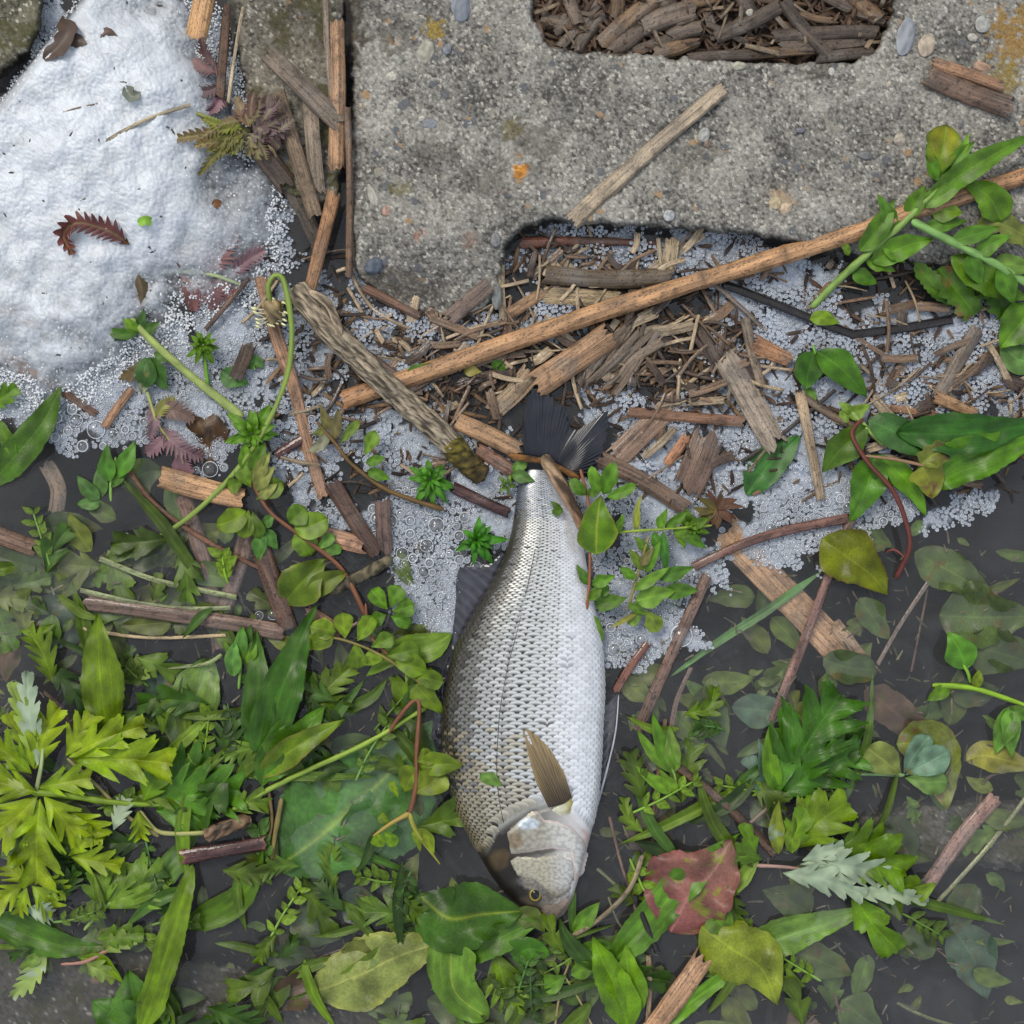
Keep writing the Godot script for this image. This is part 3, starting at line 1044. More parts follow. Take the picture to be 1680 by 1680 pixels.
	plate(root, "gill_cover", gill, 4.2, func(x: float, y: float, d: float) -> Color:
		var c := C(164, 160, 146).lerp(C(206, 204, 198), smoothstep(880.0, 930.0, x))
		c = c.lerp(C(196, 206, 214), blob(x, y, 868, 1352, 18, 10))
		c = c.lerp(C(122, 94, 52), blob(x, y, 846, 1380, 12, 16) * 0.6)
		var g := ndist.get_noise_2d(x / 8.0, y / 6.0)
		c = tone(c, 1.0 - 0.3 * smoothstep(-0.7, -0.35, g) * smoothstep(2.0, 6.0, d))
		c = c.lerp(C(222, 200, 196), smoothstep(5.0, 1.0, d) * smoothstep(860.0, 900.0, x) * 0.8)
		c = c.lerp(C(64, 54, 46), smoothstep(3.0, -1.0, d) * 0.5)
		return tone(c, 1.0 + R(-0.06, 0.06)), M.fish_skin)
	var cheek := poly([836, 1412, 850, 1404, 880, 1406, 912, 1402, 940, 1412, 944, 1434, 934, 1462, 914, 1474, 896, 1462, 878, 1444, 848, 1436])
	plate(root, "cheek_plate", cheek, 2.6, func(x: float, y: float, d: float) -> Color:
		var c := C(182, 176, 156).lerp(C(198, 197, 192), smoothstep(890.0, 930.0, x))
		c = c.lerp(C(120, 108, 84), smoothstep(1445.0, 1474.0, y) * 0.8)
		var g := ndist.get_noise_2d(x / 5.0 + 0.5 * y / 5.0, y / 3.6)
		c = tone(c, 1.0 - 0.36 * smoothstep(-0.75, -0.35, g))
		c = c.lerp(C(70, 60, 48), smoothstep(3.0, -1.0, d) * 0.6)
		return tone(c, 1.0 + R(-0.06, 0.06)), M.fish_skin)
	var jaw := poly([884, 1496, 896, 1484, 914, 1482, 932, 1474, 940, 1462, 944, 1466, 937, 1484, 924, 1500, 910, 1511, 896, 1510])
	plate(root, "jaw", jaw, 2.6, func(x: float, y: float, d: float) -> Color:
		var c := C(120, 106, 92).lerp(C(170, 150, 140), smoothstep(915.0, 940.0, x))
		return tone(c, 1.0 - 0.35 * smoothstep(0.1, 0.6, nz(x, y, 4.0, 96.0)) + R(-0.06, 0.06)), M.fish_skin)
	# the eye
	var ex := 878.0
	var ey := 1468.0
	var eh := flank_h(ex, ey)
	var eyes := Node3D.new()
	eyes.name = "eye"
	root.add_child(eyes, true)
	eyes.position = W(ex, ey, eh) - root.position
	for part in [["socket_ring", 13.5, 2.2, C(58, 50, 38), 0.0], ["iris", 11.0, 3.6, C(150, 132, 40), 0.4], ["eyeball", 8.6, 5.0, C(12, 14, 18), 0.9]]:
		var em := MB.new()
		for j in 9:
			for i in 25:
				var th := TAU * i / 24.0
				var ph := PI / 2.0 * j / 8.0
				em.put(W(ex + cos(th) * sin(ph) * part[1] * 0.9, ey + sin(th) * sin(ph) * part[1], eh + part[4] + cos(ph) * part[2]), tone(part[3], 1.0 + R(-0.15, 0.15)))
		em.quads(0, 25, 9)
		obj(part[0], em.done(), M.eye if part[0] == "eyeball" else M.fish_skin, eyes)
	# pectoral fin with its fleshy root
	var fh := func(x: float, y: float, up: float) -> Array: return [x, y, flank_h(x, y) + up]
	fin(root, "pectoral_fin", [fh.call(900, 1325, 4), fh.call(915, 1322, 5), fh.call(928, 1317, 5), fh.call(938, 1308, 4)], [fh.call(878, 1280, 4), fh.call(863, 1226, 4), fh.call(858, 1194, 3), fh.call(876, 1202, 4), fh.call(900, 1226, 5), fh.call(926, 1268, 5)], 14, C(64, 54, 44), C(136, 118, 84), 1.1, M.fin, 0.04)
	var pb := poly([906, 1330, 912, 1318, 926, 1309, 938, 1308, 944, 1320, 934, 1334, 918, 1338])
	plate(root, "pectoral_fin_root", pb, 4.5, func(x: float, y: float, _d: float) -> Color: return tone(C(206, 204, 176).lerp(C(170, 156, 84), smoothstep(920.0, 940.0, x)), 1.0 + R(-0.08, 0.08)), M.fish_skin)
	# tail, its two lobes folded towards each other
	var slate := C(32, 34, 43)
	fin(root, "tail_fin", [[862, 774, 8], [880, 772, 12], [905, 776, 12]], [[856, 700, 16], [862, 656, 20], [878, 626, 22], [898, 642, 20], [924, 662, 20], [938, 690, 17]], 20, slate, tone(slate, 0.8), 0.6, M.fin, 0.14)
	fin(root, "tail_fin", [[898, 776, 11], [915, 778, 11], [926, 776, 8]], [[932, 694, 15], [946, 704, 17], [972, 688, 19], [1000, 674, 19], [994, 724, 15], [976, 776, 10]], 20, slate, tone(slate, 0.8), 0.6, M.fin, 0.07)
	# fins of the back, half under water
	fin(root, "spiny_back_fin", [[732, 1240, -2], [728, 1190, -1], [734, 1130, 0], [748, 1078, 1]], [[708, 1248, -5], [708, 1190, -4], [716, 1130, -2], [734, 1078, 0]], 8, C(50, 50, 56), C(34, 36, 44), 1.6, M.fin, 0.1)
	fin(root, "soft_back_fin", [[750, 1070, 1], [782, 1005, 3], [808, 960, 4], [830, 912, 5]], [[739, 1062, 2], [746, 1000, 4], [749, 945, 5], [758, 930, 6], [790, 930, 6], [822, 905, 6]], 12, C(70, 70, 78), C(52, 54, 62), 1.4, M.fin, 0.04)
	fin(root, "belly_fin", [[974, 1330, 0], [984, 1290, -1], [988, 1220, -2], [989, 1165, -2]], [[982, 1318, -2], [1000, 1250, -3], [1012, 1190, -3], [1014, 1134, -2]], 9, C(90, 88, 92), C(46, 48, 56), 1.4, M.fin, 0.03)
	var sp := MB.new()
	tube(sp, [[978, 1326, 2], [996, 1262, 1], [1010, 1200, 0], [1015, 1140, 0]], 2.4, 1.0, C(176, 178, 186), 7)
	obj("belly_fin_spine", sp.done(), M.fin, root)
	fin(root, "vent_fin", [[966, 985, 2], [962, 950, 2], [957, 915, 2]], [[980, 975, 0], [976, 930, 0], [966, 905, 1]], 6, C(70, 70, 80), C(54, 56, 66), 1.2, M.fin, 0.03)



# a round or flattened stem along a line, tapering
func tube(mb: MB, pts: Array, r0: float, r1: float, col: Color, na := 8, flat := 1.0, tip := Color(0, 0, 0, 0)) -> void:
	var n := clampi(int(length_of(pts) / 5.0), 6, 70)
	var s := spline(pts, n)
	var first := mb.v.size()
	var sd := R(0, 300)
	for j in n:
		var t := j / float(n - 1)
		var d := (s[mini(j + 1, n - 1)] - s[maxi(j - 1, 0)]).normalized()
		var side := Vector3(-d.y, d.x, 0).normalized()
		var up := side.cross(d).normalized()
		if up.z < 0:
			up = -up
		var r := lerpf(r0, r1, t) * (1.0 + 0.12 * nz(j * 5.0, sd, 14.0))
		if j == 0 or j == n - 1:
			r *= 0.55
		for i in na + 1:
			var th := TAU * i / na
			var rg := r * (1.0 + 0.10 * nz(cos(th) * 3.0, sin(th) * 3.0 + j * 0.12, 0.9, sd))
			var p := s[j] + side * cos(th) * rg + up * sin(th) * rg * flat
			var c := col if tip.a == 0.0 else col.lerp(tip, t)
			mb.put(W(p.x, p.y, p.z), tone(c, 1.0 + 0.34 * nz(cos(th) * 4.0, sin(th) * 4.0 + j * 0.12, 0.4, sd) + R(-0.08, 0.08)), Vector2(i / float(na), t * n * 5.0 / 60.0))
	mb.quads(first, na + 1, n)


# a piece of dead reed: flattened hollow straw with grooves, nodes, split and broken ends
# kind 0 whole straw, 1 split half lying cup down, 2 flat strip
func reed_mesh(pts: Array, width: float, col: Color, kind: int, o: Dictionary) -> ArrayMesh:
	var mb := MB.new()
	var lum := col.r * 0.4 + col.g * 0.5 + col.b * 0.1
	col = col.lerp(Color(lum * 1.12, lum * 0.96, lum * 0.74), 0.3)
	var n := clampi(int(length_of(pts) / 6.0), 9, 120)
	var s := spline(pts, n)
	var na := 15
	var sd := R(0, 900)
	var end: Color = o.get("end", tone(col, 0.8))
	var dark: Color = o.get("dark", tone(col, 0.35))
	var taper: float = o.get("taper", 1.0)
	var nodes: Array = o.get("nodes", [])
	var rag: float = o.get("rag", 1.0)
	var len := length_of(pts)
	var wob := R(0.05, 0.14)
	for j in n:
		var t := j / float(n - 1)
		var d := (s[mini(j + 1, n - 1)] - s[maxi(j - 1, 0)]).normalized()
		var side := Vector3(-d.y, d.x, 0).normalized()
		var w := width * 0.5 * lerpf(1.0, taper, t) * (1.0 + wob * nz(j * 6.0, sd, 60.0))
		var node := 0.0
		for nd in nodes:
			node = maxf(node, exp(-pow((t - nd) * len / 4.0, 2.0)))
		w *= 1.0 + 0.1 * node
		for i in na:
			var q := i / float(na - 1)
			var th := TAU * q if kind == 0 else PI * q
			var groove := nz(q * 40.0, sd, 3.0) * 0.10 + nz(q * 90.0, sd + 50.0, 4.0) * 0.05
			var x := cos(th) * w * (1.0 + groove * 0.5)
			var y := sin(th) * w * (0.62 if kind == 0 else 0.55 if kind == 1 else 0.16) * (1.0 + groove * 2.0)
			if kind == 2:
				y = absf(sin(th)) * w * 0.16 + groove * w * 0.5 + 0.6
			var end_fall := 0.0
			var along := 0.0
			if j <= 1 or j >= n - 2:      # broken ends, fibre by fibre
				var e := rag * w * (0.55 * nz(q * 30.0, sd + (7.0 if j < 3 else 90.0), 4.0) + 0.35 * nz(q * 90.0, sd, 4.0))
				along = e if j == 0 or j == n - 1 else e * 0.7
			var p := s[j] + side * x + d * along
			p.z += y - end_fall
			var k := 1.0 + 0.34 * nz(q * 60.0, t * len * 0.12, 5.0, sd) + 0.25 * nz(q * 20.0, t * len, 26.0, sd + 3.0)
			var c := tone(col, k)
			c = c.lerp(end, smoothstep(0.06, 0.0, minf(t, 1.0 - t)) * 0.6)
			c = c.lerp(dark, node * 0.75)
			c = c.lerp(dark, smoothstep(0.36, 0.6, nz(p.x, p.y, 9.0, sd)) * 0.7)
			c = c.lerp(C(120, 112, 104), smoothstep(0.2, 0.6, nz(p.x, p.y, 30.0, sd + 9.0)) * float(o.get("grey", 0.3)))
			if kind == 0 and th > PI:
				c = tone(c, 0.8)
			mb.put(W(p.x, p.y, p.z), c, Vector2(q * maxf(0.5, width / 34.0) + fposmod(sd, 1.0), t * len / 160.0))
	mb.quads(0, na, n, true)
	return mb.done()


func reed(called: String, label: String, pts: Array, width: float, col: Color, kind := 0, o := {}) -> Node3D:
	var root := obj(called, reed_mesh(pts, width, col, kind, o), M.wet_reed if o.get("wet", false) else M.reed)
	tag(root, label, o.get("cat", "reed"), o.get("group", ""))
	return root


func profile(kind: String, t: float) -> float:
	match kind:
		"lance":
			return pow(sin(PI * pow(t, 0.8)), 0.9) * (1.0 - 0.25 * t) * 1.18
		"ovate":
			return pow(sin(PI * pow(t, 0.74)), 0.95) * (1.0 - 0.14 * t) * 1.12
		"round":
			return pow(maxf(0.0, sin(PI * pow(t, 1.0))), 0.55)
		"spoon":
			return pow(maxf(0.0, sin(PI * pow(t, 1.7))), 0.6)
		"strap":
			return minf(1.0, 5.0 * t + 0.12) * pow(maxf(0.0, 1.0 - pow(t, 3.0)), 0.6)
		"torn":
			return minf(1.0, 6.0 * t + 0.2) * (1.0 if t < 0.9 else 0.75)
		"heart":
			return pow(maxf(0.0, 1.0 - t), 0.55) * minf(1.0, 0.55 + 4.0 * t) 
	return sin(PI * t)


# one leaf: outline, fold along the midrib, curl, waves, teeth or lobes; colours by vertex, veins by its texture
func leaf_mesh(pts: Array, width: float, kind: String, col: Color, o := {}) -> ArrayMesh:
	var mb := MB.new()
	add_leaf(mb, pts, width, kind, col, o)
	return mb.done()


func add_leaf(mb: MB, pts: Array, width: float, kind: String, col: Color, o := {}) -> void:
	var len := length_of(pts)
	var lobes: int = o.get("lobes", 0)
	var n := clampi(int(len / (2.2 if lobes else 4.5)), 9, 90)
	var ns := clampi(int(width / 7.0), 2, 9)
	var s := spline(pts, n)
	var fold: float = o.get("fold", 0.25)
	var roll: float = o.get("roll", 0.0)
	var wave: float = o.get("wave", 0.13)
	var teeth: float = o.get("teeth", 0.0)
	var nteeth: float = o.get("nteeth", 9.0)
	var depth: float = o.get("depth", 0.7)
	var skew: float = o.get("skew", 0.75)
	var edge: Color = o.get("edge", tone(col, 0.9))
	var tip: Color = o.get("tip", col)
	var spotc: Color = o.get("spot", col)
	var spot: float = o.get("spots", 0.0)
	var vein: Color = o.get("vein", tone(col, 1.15))
	var sd := R(0, 900)
	var first := mb.v.size()
	for j in n:
		var t := j / float(n - 1)
		var d := (s[mini(j + 1, n - 1)] - s[maxi(j - 1, 0)])
		var d2 := Vector3(d.x, d.y, 0).normalized()
		var side := Vector3(-d2.y, d2.x, 0)
		for i in range(-ns, ns + 1):
			var q := i / float(ns)
			var half := width * 0.5 * profile(kind, t)
			var sgn := signf(q)
			half *= 1.0 + 0.2 * nz(t * 60.0, sd + sgn * 40.0, 16.0) + 0.07 * nz(t * len, sd - sgn * 40.0, 7.0)
			if teeth > 0.0:
				half *= 1.0 - teeth * fposmod(t * nteeth + (0.3 if q > 0 else 0.0), 1.0)
			var back := 0.0
			if lobes > 0:
				var ph := fposmod(t * lobes + (0.2 if q > 0 else 0.0), 1.0)
				var lobe := pow(maxf(0.0, sin(PI * pow(ph, 1.3))), 0.7)
				lobe *= 1.0 - 0.22 * fposmod(ph * 4.0, 1.0)
				half *= lerpf(1.0 - depth, 1.0, lobe)
				back = skew * absf(q) * half
			var p := s[j] + side * q * half + d2 * back
			p.z += absf(q) * half * fold + q * half * roll + wave * width * nz(p.x, p.y, 26.0, sd) * (0.3 + absf(q))
			var k := 1.0 + 0.34 * nz(p.x, p.y, 30.0, sd) + 0.2 * nz(p.x, p.y, 8.0, sd)
			var c := col.lerp(tip, t)
			c = c.lerp(edge, smoothstep(0.75, 1.0, absf(q)) * 0.7)
			c = c.lerp(vein, exp(-pow(q * half / 1.6, 2.0)) * 0.6)
			if spot > 0.0:
				c = c.lerp(spotc, smoothstep(0.55 - spot, 0.75 - spot * 0.6, nz(p.x, p.y, 20.0, sd + 4.0) + 0.5 * nz(p.x, p.y, 6.0, sd + 5.0)))
			if c.b < c.g * 0.55 and c.g > c.r * 0.9:
				c = Color(c.r * 1.08, c.g, c.b * 0.5)
			mb.put(W(p.x, p.y, p.z), tone(c, k * 0.84), Vector2(q * 0.5 + 0.5, t))
	mb.quads(first, ns * 2 + 1, n)


# a leaf lying loose: a thing
func leaf(called: String, label: String, pts: Array, width: float, kind: String, col: Color, o := {}) -> Node3D:
	var root := obj(called, leaf_mesh(pts, width, kind, col, o), M[o.get("mat", "leaf")])
	return tag(root, label, o.get("cat", "leaf"), o.get("group", ""))


# a growing or torn sprig: stems, then leaves [x0, y0, x1, y1, width, kind, colour, height0, height1, bend, options]
func sprig(called: String, label: String, category: String, stems: Array, leaves: Array, o := {}) -> Node3D:
	var at: Array = stems[0][0][0] if stems.size() else [leaves[0][0], leaves[0][1], 0]
	var root := thing(called, label, category, W(at[0], at[1], 0), o.get("group", ""))
	for s in stems:
		var mb := MB.new()
		tube(mb, s[0], s[1] * 0.5, s[2] * 0.5, s[3], 8)
		obj("stem", mb.done(), M.stem, root)
	for l in leaves:
		var more: Dictionary = l[10] if l.size() > 10 else {}
		var a := Vector2(l[0], l[1])
		var b := Vector2(l[2], l[3])
		var mid := (a + b) * 0.5 + (b - a).orthogonal() * float(l[9])
		var pts := [[a.x, a.y, l[7]], [mid.x, mid.y, (l[7] + l[8]) * 0.5 + float(more.get("arch", 0.06)) * a.distance_to(b)], [b.x, b.y, l[8]]]
		obj(more.get("called", "leaf"), leaf_mesh(pts, l[4], l[5], l[6], more), M[more.get("mat", o.get("mat", "leaf"))], root)
	return root


# leaves set round a shoot tip like a star
func whorl(called: String, label: String, category: String, x: float, y: float, h: float, r: float, n: int, col: Color, o := {}) -> Node3D:
	var root := thing(called, label, category, W(x, y, h), o.get("group", ""))
	var tilt: Vector2 = o.get("tilt", Vector2.ZERO)
	if o.has("stem"):
		var mb := MB.new()
		tube(mb, [[x, y, h], o.stem], 3.5, 3.0, tone(col, 1.1), 7)
		obj("stem", mb.done(), M.stem, root)
	for ring in 3:
		for k in n:
			var a := TAU * (k + 0.33 * ring) / n + R(-0.25, 0.25)
			var rr := r * (1.0 - 0.28 * ring) * R(0.75, 1.1)
			var d := Vector2(cos(a), sin(a))
			var e := d * rr + tilt * rr * 0.6
			obj("leaf", leaf_mesh([[x + d.x * 2.0, y + d.y * 2.0, h + ring * 4.0], [x + e.x * 0.55, y + e.y * 0.55, h + 5.0 + ring * 7.0 + R(0, 4)], [x + e.x, y + e.y, h + ring * 8.0 + R(-4, 3)]], rr * float(o.get("w", 0.34)), "lance", tone(col, R(0.85, 1.2)), {fold = 0.3}), M.blade, root)
	return root


# what one can find next to a place in the scene, for telling look-alikes apart
const MARKS := [[150, 200, "high on the foam mound"], [60, 660, "in the bubbles under the mound"], [300, 620, "by the thick pale stem"], [460, 500, "by the plantain flower"], [520, 420, "at the joint left of the paver"], [560, 520, "at the bark covered twig's upper end"], [640, 620, "beside the bark covered twig"], [700, 680, "under the bark covered twig"], [760, 740, "at the mossy twig end"], [640, 560, "between the twig and the paver's corner"], [740, 560, "below the paver's sunken corner"], [700, 620, "just above the long reed's lower end"],
	[790, 640, "left of the fish's tail tip"], [880, 480, "in the notch's inner corner"], [990, 425, "in the notch by the thick dark reed"], [1095, 420, "by the two chips in the notch"], [1180, 430, "where the black stick starts"], [960, 520, "under the middle of the long reed"], [1060, 560, "in the straw heap's upper part"], [1010, 620, "over the fish's tail lobes"], [1100, 620, "in the middle of the straw heap"], [1180, 560, "at the straw heap's upper edge"], [1170, 640, "left of the foam dusted reed"], [1070, 700, "on the flat reddish reed strip"], [1150, 720, "on the dark brown reed slab"], [1250, 560, "by the rounded orange tip"], [1260, 660, "on the foam dusted reed"], [1330, 520, "on the bend of the black stick"], [1330, 700, "by the pale splinter"], [1390, 600, "by the two joined oval leaves"], [1460, 540, "right of the black stick's bend"], [1480, 640, "over the short ochre reed"], [1560, 590, "by the grey foamy reed"], [1640, 600, "under the right rim's leaf"], [1600, 690, "by the grooved orange reed"], [1580, 500, "below the hairy plant's torn leaves"], [1420, 470, "at the foot of the hairy plant"], [1060, 790, "behind the many leaved sprig"], [1200, 790, "by the spiky red shoot tip"], [1300, 780, "in the foam round the splinter"], [1440, 760, "under the leafy weed"],
	[600, 780, "by the slender olive sprig"], [640, 880, "in the coarse bubbles left of the fish"], [500, 760, "by the foam splashed reed"], [60, 920, "by the broad drowned leaf at left"], [190, 770, "by the upright paired sprig"], [250, 860, "along the sagging red stem"], [280, 950, "by the pale green stalks"], [300, 1030, "under the long taupe reed"], [410, 920, "by the crossing brown reeds"], [400, 1060, "by the light green upright sprig"], [165, 1090, "by the big pointed leaf"], [60, 1080, "above the bright mugwort"], [60, 1220, "on the bright mugwort's top"], [60, 1380, "on the bright mugwort's lower leaves"], [180, 1260, "right of the bright mugwort"], [240, 1180, "by the narrow pale leaf"], [320, 1130, "by the drowned strap behind the plantain"], [330, 1280, "on the wet mugwort spray"], [390, 1350, "by the brown seed head"], [350, 1410, "by the wine red stub"], [460, 1180, "among the plantain's tall leaves"], [450, 1310, "at the plantain's foot"], [540, 1180, "right of the plantain's tall leaves"], [600, 1260, "on the huge drowned leaf"], [560, 1360, "at the huge drowned leaf's base"], [560, 1080, "under the pale rimmed leaflets"], [650, 1150, "by the red stem against the fish"], [660, 1380, "by the unfolding yellow shoots"], [600, 1020, "by the mossy twig stub"], [520, 950, "by the curled olive leaf"],
	[200, 1470, "by the three lobed pale mugwort leaf"], [300, 1500, "left of the bending dark strap leaf"], [400, 1480, "right of the bending dark strap leaf"], [100, 1540, "by the half drowned strap leaf"], [150, 1620, "over the shallow concrete"], [330, 1620, "right of the long yellow strap leaf"], [460, 1570, "left of the large pale leaf"], [560, 1520, "above the large pale leaf"], [680, 1450, "left of the glossy broad leaf"], [560, 1660, "under the large pale leaf"], [700, 1640, "by the ribbed drooping leaf"], [850, 1600, "by the heart shaped leaf"], [930, 1620, "in the tangle of small roots"], [1000, 1560, "by the folded lime leaf"], [1100, 1640, "by the bottom orange reed"], [1050, 1500, "by the short black stick"], [1050, 1400, "right of the fish's gill"], [1060, 1290, "by the plum root"], [1080, 1210, "by the narrow bright shoot"], [1150, 1300, "by the dark knotted twig"], [1150, 1440, "on the mottled red leaf"], [1220, 1560, "under the curling yellow green leaf"], [1300, 1530, "by the long pale strap leaf"], [1400, 1430, "under the silvery mugwort shoot"], [1320, 1240, "by the fan of cut mugwort"], [1230, 1180, "left of the fan of cut mugwort"], [1120, 1100, "by the brown pink stalk"], [1320, 1010, "on the wide sunken reed strip"], [1230, 1050, "left of the wide sunken reed"], [1410, 930, "by the shiny yellow green leaf"], [1480, 1020, "by the slim grey stalk"], [1600, 960, "in the water under the red stem"], [1620, 1060, "by the drowned leaves at right"], [1600, 1150, "by the fresh green sprig"], [1500, 1280, "round the pale clover leaf"], [1620, 1260, "by the curled tan leaf"], [1450, 1380, "over the drowned gravelly edge"], [1570, 1400, "by the pinkish reed stick"], [1500, 1540, "right of the silvery shoot's tip"], [1620, 1560, "in the open lower right water"], [1380, 1640, "at the bottom rim right of the pale strap"], [1620, 1660, "in the bottom right corner"]]


func by(x: float, y: float) -> String:
	var best := 1e12
	var s := ""
	for m in MARKS:
		var d: float = (m[0] - x) * (m[0] - x) + (m[1] - y) * (m[1] - y)
		if d < best:
			best = d
			s = m[2]
	return s


func lie(a: float) -> String:
	var s := absf(sin(a))
	return "level" if s < 0.38 else "upright" if s > 0.9 else "rising" if sin(a) * cos(a) < 0.0 else "falling"


func size_word(l: float, lo: float, hi: float) -> String:
	return "short" if l < lo else "long" if l > hi else "middling"


func reeds() -> void:
	var OR := C(196, 138, 80)
	var TAN := C(166, 140, 106)
	var GRY := C(138, 120, 102)
	var BRN := C(112, 80, 60)
	var PAL := C(196, 174, 138)
	var RED := C(124, 64, 42)
	reed("long_reed", "long orange reed stalk slanting across the debris above the fish's tail", [[562, 657, 12], [700, 610, 16], [840, 561, 22], [1000, 507, 26], [1180, 451, 30], [1400, 383, 38], [1480, 352, 50], [1700, 283, 62]], 31, OR, 0, {nodes = [0.13, 0.34, 0.52, 0.64], taper = 0.92, grey = 0.15, end = C(160, 110, 70)})
	reed("reed_piece", "pale split reed lying slanted on top of the concrete paver", [[1187, 146, 52], [1080, 236, 50], [938, 364, 46]], 25, C(176, 156, 130), 1, {taper = 1.15})
	var stub := reed("reed_stub", "short thick brown reed stub on the paver's far corner, split lengthwise", [[1522, 122, 52], [1590, 152, 52], [1656, 176, 52]], 40, C(126, 96, 80), 0, {end = C(160, 130, 105)})
	obj("splinter", reed_mesh([[1530, 103, 56], [1590, 122, 56], [1646, 143, 56]], 21, C(166, 116, 80), 1, {}), M.reed, stub)
	reed("reed_piece", "thumb thick orange reed end above the foam mound at the frame edge", [[322, 62, 60], [331, 20, 62], [344, -40, 60]], 36, C(212, 152, 82), 1, {})
	reed("reed_piece", "upright dark brown reed beside the foam mound and the thin pale stick", [[361, 160, 32], [366, 90, 40], [373, 8, 44]], 17, C(112, 74, 48), 0, {taper = 0.8})
	reed("straw", "thin pale straw leaning beside the dark brown reed by the mossy block", [[375, 168, 38], [385, 90, 44], [399, 12, 50]], 6, PAL, 0, {cat = "straw"})
	reed("reed_piece", "broad grey weathered reed lying over the mossy block, topmost of its heap", [[440, 87, 46], [500, 146, 48], [560, 204, 44]], 33, C(134, 116, 100), 1, {grey = 0.6})
	reed("reed_piece", "split tan reed with a raised edge, leftmost of three under the grey one", [[456, 152, 34], [486, 250, 34], [517, 354, 26]], 25, C(136, 110, 84), 1, {})
	reed("reed_piece", "flat greyish straw strip between two other reeds below the broad grey reed", [[508, 160, 36], [514, 235, 34], [521, 316, 24]], 27, C(152, 132, 112), 2, {grey = 0.6})
	reed("reed_piece", "dark stubby reed half buried at the right rim of the foam mound", [[415, 225, 26], [440, 262, 24], [470, 302, 16]], 40, C(98, 76, 62), 1, {wet = true})
	reed("reed_piece", "upright orange reed standing in the joint left of the paver", [[551, 36, 46], [554, 150, 46], [552, 276, 36]], 27, C(184, 132, 86), 1, {nodes = [0.66]})
	reed("reed_piece", "slim grey reed in the joint just left of the upright orange reed", [[533, -30, 54], [536, 60, 52], [545, 168, 46]], 10, C(150, 128, 110), 0, {})
	reed("reed_piece", "slim brown reed pressed along the paver's left edge", [[570, 176, 52], [574, 310, 46], [573, 454, 18]], 12, C(116, 84, 60), 0, {})
	reed("reed_piece", "orange split reed leaning below the joint towards the bark covered twig", [[549, 316, 30], [530, 390, 28], [509, 474, 20]], 25, C(178, 118, 62), 1, {taper = 0.85})
	reed("reed_piece", "dark plank like reed in the gap behind the upright orange reed", [[470, 300, 8], [500, 350, 6], [530, 420, 6]], 26, C(86, 70, 60), 2, {})
	reed("reed_piece", "thin plum brown stick across the red sprigs in the foam", [[337, 541, 10], [372, 500, 14], [408, 456, 16]], 9, C(98, 68, 58), 0, {wet = true})
	reed("reed_piece", "foam splashed orange reed running down left of the bark covered twig", [[428, 456, 8], [455, 556, 10], [484, 640, 9], [504, 727, 7], [531, 815, 5]], 22, C(192, 138, 100), 1, {taper = 0.9, wet = true})
	reed("reed_piece", "blunt orange reed poking in under the foam mound's lower edge", [[-30, 500, 16], [30, 520, 14], [86, 546, 10]], 24, C(196, 146, 88), 1, {})
	reed("reed_piece", "orange brown reed in the bubbles at the photo's left rim", [[-30, 552, 6], [20, 590, 6], [60, 620, 4]], 23, C(178, 120, 74), 1, {wet = true})
	reed("reed_piece", "thin wet brown reed among the coarse bubbles below the mound", [[60, 616, 4], [108, 646, 4], [158, 680, 2]], 13, C(124, 84, 66), 1, {wet = true})
	reed("reed_piece", "short tan reed in the bubbles under the dark green sprig", [[171, 702, 4], [190, 672, 6], [216, 638, 6]], 14, C(172, 120, 78), 1, {})
	reed("reed_piece", "short blocky orange reed above dark water crossed by a curved green stem", [[262, 782, 12], [330, 802, 14], [398, 820, 10]], 36, C(208, 150, 92), 1, {rag = 0.4})
	reed("reed_chip", "dark brown slanted chip of reed near the plantain flower stem", [[386, 622, 14], [398, 594, 16], [410, 564, 14]], 23, C(80, 54, 36), 2, {cat = "reed chip"})
	reed("reed_piece", "small wine dark reed piece between the foam splashed reed and the curved stem", [[452, 748, 6], [480, 730, 8], [512, 712, 6]], 16, C(92, 48, 46), 0, {wet = true})
	reed("reed_piece", "tapered brown reed in the foam beside a shorter flat grey brown one", [[545, 793, 10], [580, 850, 10], [617, 908, 5]], 30, C(104, 72, 58), 1, {wet = true, taper = 0.8})
	reed("reed_piece", "short flat grey brown reed upright in the bubbles", [[628, 820, 10], [629, 862, 9], [632, 906, 4]], 26, C(112, 84, 76), 2, {wet = true})
	reed("reed_piece", "small grooved dark red reed floating on foam left of the fish", [[743, 799, 9], [790, 822, 10], [836, 842, 8]], 18, C(86, 48, 48), 0, {wet = true})
	reed("reed_piece", "tan reed between the mossy twig end and the fish's tail", [[746, 690, 14], [800, 714, 14], [852, 740, 10]], 29, C(188, 138, 90), 1, {})
	reed("reed_piece", "brown reed under the mossy twig end, left of the fish's tail root", [[786, 738, 8], [820, 760, 8], [858, 784, 6]], 24, C(138, 94, 72), 1, {wet = true})
	reed("reed_piece", "plum coloured broad reed lying under the bark covered twig", [[520, 540, 8], [600, 590, 9], [690, 654, 8]], 30, C(112, 88, 78), 1, {wet = true})
	reed("reed_piece", "flat purplish reed scrap on the paver's sunken corner", [[738, 522, 14], [770, 495, 22], [804, 466, 30]], 27, C(118, 94, 84), 2, {wet = true})
	reed("reed_piece", "rusty thin reed along the waterline under the paver's sunken corner", [[596, 472, 16], [640, 494, 12], [687, 518, 10]], 15, C(126, 84, 62), 1, {wet = true})
	reed("reed_piece", "soaked red brown reed floating closest to the paver's notch wall", [[857, 398, 5], [960, 395, 6], [1078, 400, 4]], 20, RED, 0, {taper = 0.45, wet = true})
